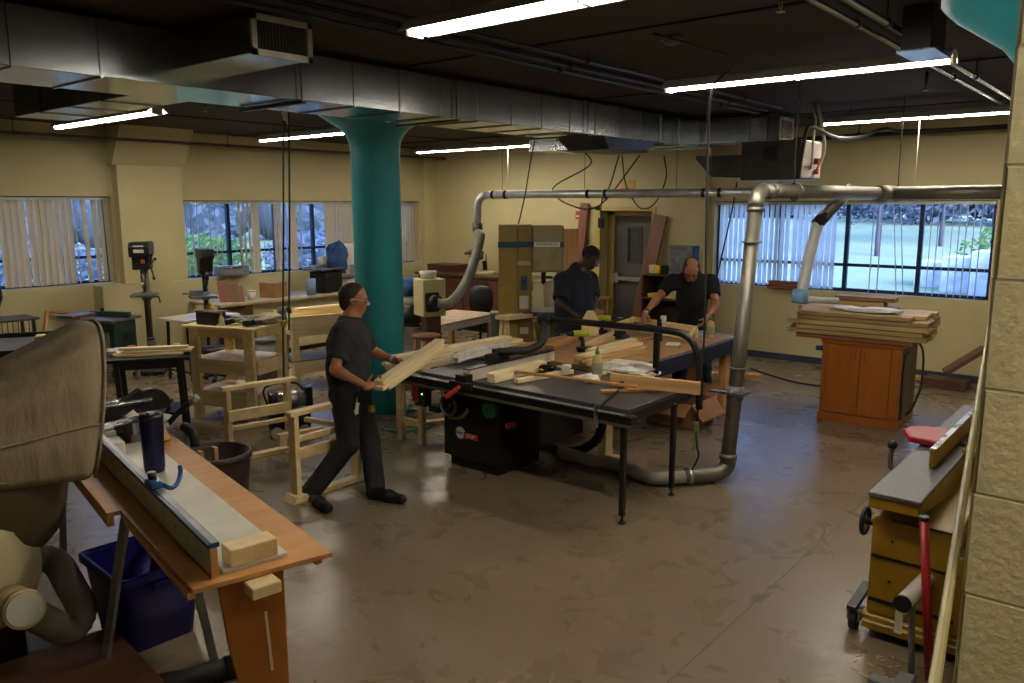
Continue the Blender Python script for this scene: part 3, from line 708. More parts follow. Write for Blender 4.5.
fh = Thing('floor_hose', 'grey flexible hose lying on the floor from the saw to the steel pipe', 'hose', f)
pts = [(f.x-fdn.x*.05, f.y-fdn.y*.05, .075)]+[tuple(at(px, py, z=.066)) for px, py in ((655, 478), (630, 470), (612, 463), (585, 459), (560, 452))]
fh.part('hose', MB().tube(pts, .062, 14, 8, corr=.06, pitch=.03), hosegrey, world=True)
fh.part('clamp', MB().cyl(Vector(pts[0])-fdn*.01, Vector(pts[0])+fdn*.02, .074, n=16), steel, world=True)

# ---- far dust pipe: rises from the belt machine, crosses the room, joins the other above the window
bright = mat('lightened_galvanised_pipe', '#c6cacd', .38, metal=.6)  # pipe colour lightened to carry the lamp reflections along it
a0 = at(487, 196, dep=11.3); b0 = at(870, 199, dep=9.0); b0.z = a0.z = 2.50
t = Thing('dust_pipe', 'thin dust pipe, lamp reflections lightened into its colour, crossing the room high in front of the exit door', 'pipe', a0)
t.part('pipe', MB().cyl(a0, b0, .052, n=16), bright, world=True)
dd = (b0-a0).normalized(); cc = a0+Vector((0, 0, -.16))
el = [cc-dd*(.16*math.sin(k/5*PI/2))+Vector((0, 0, .16*math.cos(k/5*PI/2))) for k in range(6)]
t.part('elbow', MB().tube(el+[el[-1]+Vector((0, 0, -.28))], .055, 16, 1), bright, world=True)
bd = MB()
for q in (.02, .06, .31, .36, .62, .66): collar(bd, a0.lerp(b0, q), dd, .058)
t.part('band', bd, dgrey, world=True)
hk = MB()
for q in (.05, .30, .55, .8):
    c = a0.lerp(b0, q); hk.cyl(c+Vector((0, 0, .05)), Vector((c.x, c.y, ZC)), .0035, n=5)
t.part('hanger', hk, dgrey, world=True)
he = el[-1]+Vector((0, 0, -.27))
hz = Thing('dust_hose', 'grey flexible hose sweeping down from the thin dust pipe to the cream machine', 'hose', he)
m_in = at(437, 303, dep=10.45)
hp = [he+Vector((0, 0, .04)), he+Vector((0, 0, -.1)), at(480, 238, dep=11.1), at(472, 268, dep=10.9), at(461, 291, dep=10.7), at(449, 303, dep=10.5), m_in]
hz.part('hose', MB().tube(hp, .068, 14, 8, corr=.06, pitch=.035), hosegrey, world=True)
hz.part('cuff', MB().cyl(he+Vector((0, 0, -.08)), he+Vector((0, 0, .03)), .075, n=16), galvd, world=True)
PORT = m_in
# drop hose by the lumber cabinet
q0 = at(845, 200, dep=8.6); q0.z = 2.46; q1 = at(819, 222, dep=8.6)
t = Thing('dust_drop', 'clear ribbed hose hanging from the dust pipe to the machine behind the lumber cabinet', 'hose', q1)
t.part('branch_pipe', MB().cyl(q0+(q0-q1)*.25, q1, .06, n=16), galvd, world=True)
t.part('cuff', MB().cyl(q1.lerp(q0, .25), q1.lerp(q0, -.1), .067, n=16), dgrey, world=True)
ends = [q1, at(814, 238, dep=8.6), at(808, 262, dep=8.6), at(803, 285, dep=8.6), at(800, 299, dep=8.6)]
t.part('ribbed_hose', MB().tube(ends, .062, 14, 8, corr=.1, pitch=.04), hoseclear, world=True)
t.part('blue_cuff', MB().cyl(at(801, 290, dep=8.6), at(799, 303, dep=8.6), .082, n=18), mat('pale_blue_plastic', '#6f9fc4', .4), world=True, label='pale blue plastic cuff')
pq = at(800, 299, dep=8.6)
t.part('side_port', MB().cyl(pq, at(838, 301, dep=8.6), .035, n=14), hoseclear, world=True)

# ---- hanging cords
def cord(label, pts, r=.009, m=blackr, name='extension_cable', extra=None):
    t = Thing(name, label, 'cord', pts[0]); t.part('cord', MB().tube(pts, r, 6, 6), m, world=True)
    if extra: extra(t)
    return t
def plug(t):
    p = at(696, 428, dep=6.75)
    t.part('plug', MB().box(p, (.05, .05, .11), rz=.5).box(p+Vector((0, 0, -.12)), (.045, .045, .09), rz=.2), mat('dirty_plug', '#8c846c', .6), world=True, bevel=.008, label='dusty yellow-grey plug and socket')
ct = at(716, 40, dep=5.5); ct.z = ZC
cord('long black drop cord hanging in front of the man in the black shirt', [ct+Vector((-.5, .2, -.02)), ct+Vector((-.1, .1, -.05)), at(735, 62, dep=5.9), at(712, 90, dep=6.3), at(708, 150, dep=6.7), at(706, 250, dep=6.75), at(704, 340, dep=6.75), at(697, 420, dep=6.75), at(697, 445, dep=6.7), at(698, 458, dep=6.75), at(687, 478, dep=6.8)], extra=plug)
for k, (x1, x2, lb) in enumerate([(283, 287, 'left of the two drop cords hanging by the pine workbench'), (289, 292, 'right of the two drop cords hanging by the pine workbench')]):
    p = at(x1, 110, dep=8.4); p2 = at(x2-3 if k else x1, 330 if k else 322, dep=8.4); p.z = ZC
    def cap(t, p2=p2): t.part('connector', MB().cyl(p2+Vector((0, 0, .02)), p2+Vector((0, 0, -.05)), .03, n=10), yellowp, world=True, label='yellow connector')
    cord(lb, [p, at(x1, 130, dep=8.4), at(x1+.5, 230, dep=8.4), p2]+([at(284, 395, dep=8.5)] if not k else []), .010, mat('dark_cord', '#26231f', .6), extra=cap if not k else None)
cl = at(285, 116, dep=8.4); solo('cord_clip', MB().box(cl, (.05, .05, .09)).cyl(cl, cl+Vector((.12, .1, -.12)), .01, n=6), whitep, 'pale clip holding the drop cords under the duct', 'clip', cl, bevel=.006)
cord('black cord hanging in loops from the duct over the exit door', [at(583, 150, dep=10.8), at(590, 165, dep=10.8), at(553, 188, dep=10.9), at(570, 205, dep=10.9), at(600, 205, dep=10.9), at(640, 155, dep=10.9)])
cord('black cord running down from the duct behind the bandsaw', [at(536, 135, dep=10.7), at(530, 165, dep=10.7), at(525, 195, dep=10.7), at(518, 226, dep=10.7)])
cord('black cord hooked in a deep loop over the pipe right of the exit door', [at(622, 155, dep=11), at(626, 185, dep=11), at(640, 208, dep=11), at(655, 203, dep=11), at(666, 178, dep=11), at(664, 156, dep=11)])
def tail(t): t.part('connector', MB().box(at(601, 223, dep=10.8), (.06, .06, .13)), blackr, world=True)
cord('black cord with a connector hanging beside the door frame', [at(619, 155, dep=10.8), at(610, 185, dep=10.8), at(602, 200, dep=10.8), at(601, 220, dep=10.8)], extra=tail)
cord('thin black cord slanting down in front of the backlit blinds', [at(737, 182, dep=10.5), at(732, 210, dep=10.5), at(722, 255, dep=10.5), at(715, 285, dep=10.5)], .012)
cord('black cord lying across the floor to the lumber cabinet', [at(750, 368, z=.012), at(770, 375, z=.012), at(795, 382, z=.012), at(822, 386, z=.012)], .011)
cord('black cord hanging from the lumber stack down the cabinet side', [at(915, 338, dep=8.3), at(923, 352, dep=8.3), at(921, 385, dep=8.3), at(912, 408, dep=8.4), at(906, 415, dep=8.5)], .012)
# ================================================================ table saw
TZ = .865
s = Thing('table_saw', 'large black cabinet table saw with long extension table and steel dust hose', 'table saw', (4.95, 4.6, 0))
W = dict(world=True)
s.part('cabinet', MB().bb((5.06, 4.36, .10), (5.74, 5.02, .80)), black, bevel=.012, seg=2, **W)
s.part('base', MB().bb((5.10, 4.40, 0), (5.70, 4.98, .11)), blackr, bevel=.01, **W)
s.part('motor_cover', MB().bb((5.22, 4.02, .30), (5.86, 4.36, .74)), black, bevel=.02, seg=2, **W)
s.part('table_top', MB().bb((4.95, 4.34, TZ-.05), (5.68, 5.20, TZ)).bb((5.10, 4.36, .78), (5.62, 5.0, TZ-.04)), iron, bevel=.004, **W)
mg = MB()
for y in (4.62, 4.86): mg.bb((4.95, y-.01, TZ-.001), (5.68, y+.01, TZ+.0012))
s.part('miter_slot', mg, dgrey, **W)
s.part('throat_plate', MB().bb((5.1, 4.70, TZ), (5.5, 4.78, TZ+.0015)), black, **W)
bl = []
for i in range(36):
    a = PI*i/35; r = .088+(.006 if i % 2 else 0); bl.append((5.30+r*math.cos(a), TZ-.03+r*math.sin(a)))
s.part('saw_blade', MB().prism(bl, 4.738, 4.742, 'xz'), steel, **W)
s.part('extension_table', MB().bb((4.95, 3.0, TZ-.035), (5.90, 4.335, TZ-.001)), mat('dark_laminate', '#3c3d40', .35), bevel=.003, **W)
s.part('table_apron', MB().bb((4.99, 3.05, TZ-.11), (5.02, 4.3, TZ-.035)).bb((5.86, 3.05, TZ-.11), (5.9, 4.3, TZ-.035)).bb((4.99, 3.0, TZ-.11), (5.9, 3.03, TZ-.035)), black, **W)
fr_ = s.part('front_rail', MB().bb((4.86, 2.92, TZ-.10), (4.95, 5.42, TZ-.035)).bb((4.84, 2.92, TZ-.035), (4.93, 5.42, TZ-.022)), black, bevel=.004, **W)
s.part('scale_tape', MB().bb((4.855, 2.98, TZ-.022), (4.885, 4.75, TZ-.0205)), alum, parent=fr_, **W)
sc_ = MB()
for i in range(60): y = 3.0+i*.029; sc_.bb((4.857, y, TZ-.0206), (4.872 if i % 4 else 4.883, y+.004, TZ-.0198))
s.part('scale_mark', sc_, black, parent=fr_, **W)
s.part('lower_rail_lip', MB().bb((4.852, 2.92, TZ-.112), (4.864, 5.42, TZ-.09)), galvd, parent=fr_, **W)
s.part('rear_rail', MB().bb((5.90, 2.98, TZ-.09), (5.99, 5.4, TZ-.02)), black, bevel=.004, **W)
for x in (4.90, 5.66):
    lg = s.part('leg', MB().bb((x-.02, 2.985, .06), (x+.02, 3.025, TZ-.09)), black, bevel=.003, **W)
    s.part('leveling_foot', MB().cyl((x, 3.005, 0), (x, 3.005, .012), .028, n=12).cyl((x, 3.005, .01), (x, 3.005, .07), .008, n=8), dgrey, parent=lg, **W)
wc = Vector((5.0, 4.86, .60)); hw = MB()
ring = [wc+Vector((-.045, .092*math.cos(a), .092*math.sin(a))) for a in [i*2*PI/28 for i in range(29)]]
hwp = s.part('handwheel', MB().tube(ring, .012, 8, 1, cap=False), iron, label='grey cast handwheel rim', **W)
sp = MB().cyl(wc+Vector((.06, 0, 0)), wc+Vector((-.06, 0, 0)), .028, n=14).cyl(wc+Vector((-.042, 0, 0)), wc+Vector((-.036, 0, 0)), .085, n=24)
for a in (.5, 2.6, 4.7): sp.beam(wc+Vector((-.045, 0, 0)), wc+Vector((-.045, .088*math.cos(a), .088*math.sin(a))), .016, .012)
s.part('wheel_hub', sp, black, parent=hwp, **W)
arc = [Vector((5.05, 4.86+.05-.23*math.sin(a), .60+.05-.19*math.cos(a))) for a in [(-.15+i*.16) for i in range(9)]]
s.part('bevel_scale', MB().tube(arc, .017, 6, 1), mat('scale_grey', '#8a8473', .5), **W)
s.part('bevel_wheel', MB().cyl((5.05, 4.42, .62), (4.99, 4.42, .62), .072, n=20), green, label='green round wheel guard', bevel=.008, **W)
swp = Vector((4.95, 5.17, .66))
sw = s.part('switch_box', MB().box(swp, (.09, .14, .22)), black, bevel=.012, seg=2, **W)
s.part('stop_paddle', MB().box(swp+Vector((-.05, .05, .01)), (.03, .07, .17)), red, parent=sw, bevel=.01, label='red stop paddle', **W)
s.part('status_light', MB().cyl(swp+Vector((-.045, -.035, .01)), swp+Vector((-.052, -.035, .01)), .008, n=8), emis('green_led', '#5fe07a', 1.2), parent=sw, **W)
s.part('switch_bracket', MB().bb((4.93, 5.06, .70), (5.06, 5.2, .78)).bb((4.97, 5.0, .5), (5.06, 5.12, .56)), black, **W)
# badge: a white toothed disc with dark letters and a red tab
bc_ = Vector((5.057, 4.81, .335)); tp = []
for i in range(48):
    a = 2*PI*i/48; r = .058 if i % 4 < 2 else .049; tp.append((bc_.y+r*math.cos(a), bc_.z+r*math.sin(a)))
bd = s.part('badge_disc', MB().prism(tp, 5.0545, 5.061, 'yz'), whitep, label='white toothed round badge', **W)
s.part('badge_tab', MB().bb((5.0535, 4.60, .295), (5.061, 4.765, .345)), redh, parent=bd, label='red badge tab', **W)
L1 = facing((5.0535, bc_.y+.008, bc_.z-.002), (-1, 0, 0)); L2 = facing((5.0525, 4.682, .32), (-1, 0, 0))
t1 = text('SAW', .042, L1, black, 'badge_lettering', bd, inv=s.inv); t2 = text('STOP', .045, L2, whitep, 'badge_lettering', bd, inv=s.inv)
# dust port hose of the saw
p_ = [at(546, 446, dep=7.5), at(560, 451, z=.06), at(580, 450, z=.06), at(596, 440, dep=7.35), at(602, 425, dep=7.2), at(603, 400, dep=7.1)]
bh = Thing('dust_hose', 'black rubber hose curling from the saw cabinet down to the floor', 'hose', p_[1])
bh.part('hose', MB().tube(p_, .045, 12, 7, corr=.05, pitch=.02), blackr, **W)

# rip fence
f0, f1, fy = 4.90, at(561, 362, z=TZ).x, 4.58
f = Thing('rip_fence', 'long T-square rip fence with pale face and black top across the saw', 'fence', (f0, fy, TZ))
f.part('beam', MB().bb((f0, fy-.035, TZ+.004), (f1, fy+.035, TZ+.10)), whitem, bevel=.003, **W)
f.part('top_strip', MB().bb((f0, fy-.038, TZ+.10), (f1, fy+.038, TZ+.11)), black, **W)
f.part('head', MB().bb((f0-.08, fy-.06, TZ-.03), (f0+.02, fy+.06, TZ+.07)).bb((f0-.09, fy-.13, TZ-.05), (f0-.05, fy+.13, TZ+.012)), black, bevel=.006, **W)
f.part('lock_handle', MB().tube([(f0-.08, fy+.0, TZ-.03), (f0-.14, fy+.04, TZ-.08), (f0-.17, fy+.09, TZ-.12)], .02, 10, 4), redh, label='red lock lever', **W)

# over-arm dust pipe
AX = 6.02
t = Thing('overarm_guard', 'black over-arm dust pipe with blade guard arching above the saw', 'blade guard', (AX, 3.03, TZ))
ap = [at(700, 388, X=AX), at(699, 368, X=AX), at(694, 345, X=AX), at(684, 335, X=AX), at(668, 331, X=AX), at(630, 327, X=AX), at(590, 323, X=AX), at(546, 319, X=AX)]
ap[0].z = TZ-.2
t.part('arm', MB().tube(ap, .03, 12, 6), black, **W)
t.part('arm_joint', MB().ball(at(543, 319, X=AX), .06).cyl(at(543, 319, X=AX), at(552, 320, X=AX), .045, n=12), blackr, **W)
g0 = at(497, 352, X=5.42)
t.part('flex_hose', MB().tube([at(543, 320, X=AX), at(546, 330, X=5.95), at(541, 343, X=5.8), at(528, 350, X=5.65), at(512, 351, X=5.5), g0], .038, 12, 7, corr=.06, pitch=.025), blackr, **W)
t.part('blade_shroud', MB().box(g0+Vector((0, 0, -.05)), (.30, .05, .1)).box(g0+Vector((.0, 0, .01)), (.1, .06, .05)), mat('smoky_plastic', '#26282b', .3), bevel=.01, **W)
mt = at(657, 333, X=AX)
t.part('clamp_post', MB().beam((mt.x, mt.y, mt.z+.02), (mt.x+.0, mt.y, TZ+.02), .05, .03), black, **W)

# hearing protector / shield hanging on the cabinet side
c = at(535, 432, Y=4.20)
t = Thing('face_shield', 'dark face shield with grey headband hanging on the right side of the saw', 'face shield', c)
dome = []
for k in range(7):
    a = k/6*PI/2; dome.append((.105*math.cos(a)+.003, -.02-.12*math.sin(a)))
t.part('visor', MB().lathe(dome[::-1]+[(.107, .03)], n=20, cap=False), mat('dark_visor', '#14182c', .25))
t.part('headband', MB().lathe([(.106, .0), (.114, .005), (.114, .035), (.106, .04)], n=20, cap=False), greyplast)
t.part('strap', MB().tube([(-.1, 0, .04), (-.05, .02, .12), (.05, .03, .14), (.1, .0, .04)], .007, 6, 6), greyplast)
c = at(514, 424, Y=4.30)
solo('push_stick', MB().prism([(-.12, .0), (-.1, -.03), (.1, -.03), (.13, -.05), (.14, -.03), (.11, .015), (.02, .02), (-.11, .03)], -.008, .008, 'xz'), orange, 'orange push stick stuck to the saw cabinet beside the face shield', 'push stick', (c.x, c.y, c.z), 0, world=False, bevel=.003)

# ---- what lies on the saw
def pile(name, group, specs, m=None, cat='board'):
    for (lb, p, q, w, h, *mm) in specs: board(name, lb, p, q, w, h, mm[0] if mm else m, cat, group)
y0 = fy-.09
a, b = Vector((4.99, 4.38, TZ+.022)), Vector((5.72, 4.40, TZ+.022))
pile('pine_board', 'boards lying on the table saw', [
    ('lower of two short pine boards stacked against the rip fence', a, b, .09, .038),
    ('upper of two short pine boards stacked against the rip fence', a+Vector((.0, .01, .04)), b+Vector((.02, .0, .04)), .09, .038),
    ('short pine offcut lying crosswise under the long orange stick', at(516, 381, z=TZ+.022), at(572, 371, z=TZ+.022), .05, .038),
    ('long slim orange-brown stick lying slanted across the saw extension', at(511, 371, z=TZ+.056), at(637, 387, z=TZ+.056), .032, .022, fir),
    ('thin dark strip lying under the thick board at the saw end', at(601, 391, z=TZ+.012), at(668, 389, z=TZ+.012), .05, .022, fir),
    ('pale strip lying flat under the glue bottle', at(575, 378, z=TZ+.012), at(640, 366, z=TZ+.012), .07, .022)])
q1, q2 = at(607, 386, z=TZ+.024), at(697, 396, z=TZ+.024)
q1.z = q2.z = TZ+.075
board('thick_board', 'thick tan plank on edge at the right end of the saw table', q1+Vector((.05, 0, 0)), q2+Vector((.05, 0, 0)), .04, .10, oakx)
c = at(547, 370, z=TZ+.02)
t = Thing('hold_down', 'black clamp knob lying behind the short pine boards', 'clamp', (c.x, c.y, TZ))
t.part('body', MB().box((0, 0, .04), (.09, .14, .05), rz=.3), black, bevel=.015); t.part('bolt', MB().cyl((-.02, .0, .01), (-.07, .03, .03), .016, n=8), mat('brass', '#a98c55'))
c = at(566, 374, z=TZ)
def glove(name, label, c, m, rz, k=1):
    mb = MB().ball((0, 0, .03*k), (.06*k, .045*k, .026*k))
    for i in range(4): mb.tube([(.045*k, (-.03+.02*i)*k, .03*k), (.09*k, (-.035+.023*i)*k, .035*k), (.12*k, (-.036+.026*i)*k, .016*k)], .012*k, 7, 3)
    mb.tube([(.0, .04*k, .03*k), (.03*k, .07*k, .03*k), (.06*k, .08*k, .015*k)], .012*k, 7, 3).cyl((-.05*k, 0, .03*k), (-.11*k, 0, .03*k), .035*k, .04*k, 12)
    return solo(name, mb, m, label, 'glove', c, rz, world=False)
glove('work_glove', 'off-white work glove lying on the short crosswise offcut', (c.x, c.y, TZ+.03), whitem, .6)
def glue_bottle(label, c):
    t = Thing('glue_bottle', label, 'bottle', c, group='wood glue bottles')
    t.part('bottle', MB().lathe([(.0, 0), (.042, .002), (.045, .02), (.045, .15), (.036, .18), (.017, .195), (.017, .21)], n=18), glass_amber)
    t.part('paper_label', MB().lathe([(.0455, .04), (.0462, .042), (.0462, .13), (.0455, .132)], n=18, cap=False), mat('glue_label', '#8d8f78', .6))
    t.part('cap', MB().lathe([(.021, .205), (.02, .225), (.012, .235), (.007, .27), (.0, .272)], n=14), green, label='green nozzle cap')
g_ = at(597, 380, z=TZ); glue_bottle('green-capped glue bottle standing on the saw beside the plastic bag', (g_.x, g_.y, TZ+.024))
def crumple(name, label, c, r, m, seed, cat='bag'):
    rnd = random.Random(seed); mb = MB(); n, k = 18, 9; rings = []
    for j in range(1, k):
        t_ = PI*j/k; rr = []
        for i in range(n):
            a_ = 2*PI*i/n; f_ = 1+.22*math.sin(3*a_+seed+j)*math.sin(2*t_)+rnd.uniform(-.13, .13)
            rr.append(Vector((r[0]*f_*math.sin(t_)*math.cos(a_), r[1]*f_*math.sin(t_)*math.sin(a_), max(0, r[2]*(.55+.6*math.cos(t_)*f_)))))
        rings.append(rr)
    mb.loft(rings[::-1], True, False); return solo(name, mb, m, label, cat, c, world=False)
g_ = at(610, 374, z=TZ); crumple('plastic_bag', 'crumpled white plastic bag on the saw behind the thick plank', (g_.x+.1, g_.y-.12, TZ), (.16, .30, .10), plastic_bag, 4)
g_ = at(598, 381, z=TZ); crumple('paper_towel', 'crumpled white paper wad in front of the glue bottle', (g_.x-.09, g_.y+.02, TZ+.0), (.06, .08, .06), paper, 9, 'paper')
c = at(605, 392, z=TZ)
t = Thing('bar_clamp', 'small steel bar clamp gripping the front rail of the saw extension', 'clamp', c)
p1, p2 = at(597, 399, X=4.83), at(622, 386, z=TZ+.03)
t.part('bar', MB().beam((4.83, p1.y, TZ-.0), (p2.x, p2.y, TZ+.02), .02, .012), dgrey, **W)
t.part('jaw', MB().beam((4.82, p1.y, TZ-.14), (4.82, p1.y, TZ+.03), .02, .03), steel, **W)
t.part('grip', MB().cyl((p2.x, p2.y, TZ), (p2.x, p2.y, TZ+.07), .02, n=10), black, **W)

# outfeed pile of pine at the left end of the saw, on a low trestle
o = Thing('outfeed_stand', 'pine outfeed stand carrying the long boards left of the saw', 'stand', (5.9, 5.9, 0))
e1, e2 = at(405, 372, z=.72), at(512, 348, z=.72)
for p in (Vector((5.35, 5.75, 0)), Vector((6.45, 5.55, 0))):
    for dy in (-.14, .16): o.part('leg', MB().bb((p.x-.03, p.y+dy-.03, 0), (p.x+.03, p.y+dy+.03, .72)), pine, bevel=.003, **W)
    o.part('rail', MB().bb((p.x-.04, p.y-.24, .72), (p.x+.04, p.y+.26, .78)), pine, bevel=.003, **W)
    o.part('stretcher', MB().bb((p.x-.02, p.y-.14, .18), (p.x+.02, p.y+.16, .24)), pine, bevel=.003, **W)
base = [('lowest board at the front of the pile left of the saw fence', .0, .0, 0), ('lowest board at the back of the pile left of the saw fence', .0, .15, 0), ('middle board at the front of the pile left of the saw fence', .04, .01, 1),
        ('middle board at the back of the pile left of the saw fence', -.05, .16, 1), ('third layer board of the pile left of the saw fence', .03, .05, 2), ('topmost board of the pile left of the saw fence', -.06, .09, 3)]
for lb, dx, dy, k in base:
    board('pine_board', lb, (5.08+dx, 5.62+dy-.02*k, .80+.04*k), (6.75+dx*1.6, 5.50+dy, .80+.04*k), .135, .036, pinex, group='pine pile left of the saw')
c = Vector((5.78, 5.28, TZ))
crumple('plastic_sleeve', 'white plastic sleeve wrapped over boards behind the saw fence', (5.75, 5.22, TZ), (.42, .11, .10), plastic_bag, 6)
# green cord on the floor
c = at(402, 420, z=.01)
t = Thing('air_line', 'green air line coiled loosely on the floor left of the saw', 'hose', c)
lp = [at(x, y, z=.012) for x, y in ((377, 425), (388, 430), (405, 431), (420, 428), (430, 421), (424, 412), (410, 410), (398, 417), (404, 427), (418, 430), (428, 424), (420, 408))]
lp2 = [at(x, y, z=z) for x, y, z in ((420, 408, .012), (412, 404, .16), (406, 412, .12), (400, 428, .012), (425, 429, .012), (440, 420, .012), (452, 422, .012))]
t.part('coil', MB().tube(lp, .010, 7, 6), tealcord, **W); t.part('tail', MB().tube(lp2, .010, 7, 6), tealcord, **W)
# ================================================================ assembly bench in the middle
BZ = .88
b = Thing('assembly_bench', 'broad workbench with a navy painted apron behind the saw', 'workbench', (7.3, 4.5, 0))
bx0, bx1, by0, by1 = 6.05, 8.62, 3.78, 5.36
b.part('bench_top', MB().bb((bx0, by0, BZ-.045), (bx1, by1, BZ)), plyd, bevel=.004, **W)
b.part('apron', MB().prism([(bx0+.3, BZ-.05), (bx0+.38, BZ-.14), (bx0+.5, BZ-.17), (bx1+.01, BZ-.17), (bx1+.01, BZ-.012), (bx0+.3, BZ-.012)], by0-.045, by0-.002, 'xz'), navyp, bevel=.005, **W)
b.part('side_apron', MB().bb((bx1, by0-.04, BZ-.17), (bx1+.035, by1, BZ-.012)), navyp, bevel=.004, **W)
b.part('rear_apron', MB().bb((bx0+.05, by1-.05, BZ-.17), (bx1, by1-.01, BZ-.045)), fir, **W)
for x, y, m in ((6.07, 3.92, pine), (bx1-.24, by0+.05, fir), (bx0+.10, by1-.1, fir), (bx1-.14, by1-.1, fir)): b.part('leg', MB().bb((x-.06, y-.045, 0), (x+.06, y+.045, BZ-.045)), m, bevel=.005, **W)
b.part('leg_cleat', MB().bb((bx1-.18, by0+.02, .30), (bx1-.08, by0+.12, BZ-.05)), navyp, bevel=.004, **W)
b.part('foot_block', MB().bb((6.0, 3.8, 0), (6.22, 4.02, .03)), pine, **W)

# drills
def drill(label, c, rz):
    t = Thing('cordless_drill', label, 'drill', c, rz, group='cordless drills on the bench')
    t.part('motor_housing', MB().cyl((-.09, 0, .19), (.05, 0, .19), .034, .032, 14).ball((-.09, 0, .19), .034, 12, 8), lime, label='lime green housing')
    t.part('handle', MB().tube([(-.03, 0, .18), (-.045, 0, .11), (-.05, 0, .05)], .021, 10, 4), blackr)
    t.part('battery', MB().box((-.04, 0, .028), (.11, .075, .055)), black, bevel=.008)
    ck = t.part('chuck', MB().cyl((.05, 0, .19), (.075, 0, .19), .028, .026, 14).cyl((.075, 0, .19), (.12, 0, .19), .026, .016, 14), blackr)
    t.part('bit', MB().cyl((.12, 0, .19), (.19, 0, .19), .004, n=6), steel, parent=ck)
    t.part('trigger', MB().box((-.012, 0, .14), (.018, .016, .035)), blackr)
c = at(578, 352, z=BZ); drill('lime green cordless drill standing at the front of the bench by stacked strips', (c.x, c.y, BZ), 2.4)
c = at(606, 334, z=BZ); drill('lime green cordless drill standing behind the pointed pine block', (c.x, c.y, BZ), -.8)
# pointed block
c = at(590, 336, z=BZ)
t = Thing('pine_block', 'upright pine block with a pointed house-shaped top on the bench', 'block', (c.x, c.y, BZ), -.62)
t.part('front_board', MB().prism([(-.1, 0), (.1, 0), (.1, .18), (.035, .29), (-.035, .29), (-.1, .18)], -.02, .02, 'xz'), pine, bevel=.003)
t.part('rear_board', MB().prism([(-.08, 0), (.08, 0), (.08, .12), (-.08, .12)], .02, .06, 'xz'), pine, bevel=.003)
# loose stock on the bench
pile('bench_strip', 'strips and boards on the assembly bench', [
    ('dark brown board lying at the left front corner of the bench', at(549, 347, z=BZ+.02), at(573, 338, z=BZ+.02), .10, .035, fir),
    ('pine strip leaning toward the pointed block from the lime drill', at(583, 346, z=BZ+.02), at(612, 333, z=BZ+.02), .05, .035),
    ('second strip in front of the pointed pine block', at(590, 347, z=BZ+.02), at(617, 336, z=BZ+.02), .06, .035, oakx),
    ('pale strip in the middle of the bench in front of the blue clamps', at(588, 351, z=BZ+.045), at(634, 339, z=BZ+.045), .07, .03),
    ('upper long board of the stack at the bench front', at(577, 357, z=BZ+.09), at(640, 343, z=BZ+.09), .08, .03),
    ('middle long board of the stack at the bench front', at(578, 361, z=BZ+.055), at(642, 346, z=BZ+.055), .10, .03, oakx),
    ('bottom long board of the stack at the bench front', at(582, 364, z=BZ+.02), at(640, 350, z=BZ+.02), .11, .032, oakx),
    ('thin dark strip on the bench left of the scattered papers', at(612, 347, z=BZ+.012), at(655, 337, z=BZ+.012), .03, .016, fir),
    ('short board lying on the bench right of the lime drill behind the strips', at(618, 331, z=BZ+.02), at(640, 325, z=BZ+.02), .12, .03, oakx)])
c = at(622, 338, z=BZ)
t = Thing('quick_clamp', 'black and blue quick clamp lying by the strips on the bench', 'clamp', (c.x, c.y, BZ), .5)
t.part('bar', MB().bb((-.16, -.01, .02), (.18, .01, .03)), dgrey); t.part('jaw', MB().box((.14, .03, .035), (.05, .13, .05)).box((-.1, .03, .035), (.07, .12, .06)), black, bevel=.01); t.part('grip', MB().box((-.12, -.05, .03), (.06, .09, .045)), bluetape, bevel=.01, label='blue grip')
c = at(673, 344, z=BZ)
solo('note_paper', MB().box((0, 0, .002), (.19, .14, .003), rz=.4), paper, 'white note paper lying on the bench near the black clamp', 'paper', (c.x, c.y, BZ), world=False)
c = at(681, 347, z=BZ); solo('marking_pencil', MB().cyl((-.09, 0, .006), (.09, .01, .006), .006, n=6), redh, 'red pencil lying beside the note paper', 'pencil', (c.x, c.y, BZ), .2, world=False)
# frame being assembled on the far side of the bench
fz = BZ+.05
t = Thing('frame_assembly', 'slim pine frame the man in the black shirt is assembling on the bench', 'frame', at(660, 330, z=fz))
r1, r2 = at(632, 319, z=1.0), at(697, 329, z=.98)
s1, s2 = at(613, 325, z=.98), at(692, 337, z=.95)
t.part('rail', MB().beam(r1, r2, .03, .06), pine, bevel=.002, **W); t.part('rail', MB().beam(s1, s2, .03, .055), pine, bevel=.002, **W)
for k in (.02, .5, .97):
    t.part('crosspiece', MB().beam(r1.lerp(r2, k), s1.lerp(s2, max(0, k)), .03, .05), pine, bevel=.002, **W)
for q in (r1, r2, s1, s2): t.part('leg', MB().beam((q.x, q.y, BZ), (q.x, q.y, q.z), .03, .03), pine, bevel=.002, **W)
c = at(659, 341, z=BZ)
t = Thing('spring_clamp', 'black upright clamp with a white head standing before the slim frame', 'clamp', (c.x, c.y, BZ))
t.part('post', MB().bb((-.025, -.03, 0), (.025, .03, .10)).bb((-.02, -.025, .10), (.02, .025, .24)), black, bevel=.006); t.part('head', MB().box((.03, -.03, .24), (.06, .05, .08)).cyl((.03, -.03, .06), (.03, -.03, .26), .015, n=8), whitep, bevel=.008, label='white clamp head')
g_ = at(710, 338, z=BZ); glue_bottle('green-capped glue bottle at the right end of the bench by a hand', (g_.x, g_.y, BZ))
c = at(702, 337, z=BZ); solo('rag', MB().ball((0, 0, .03), (.09, .07, .045), 12, 8), mat('pale_blue_rag', '#98a5bd', .9, bump=.4), 'pale blue rag on the bench beside the glue bottle', 'rag', (c.x, c.y, BZ), world=False)
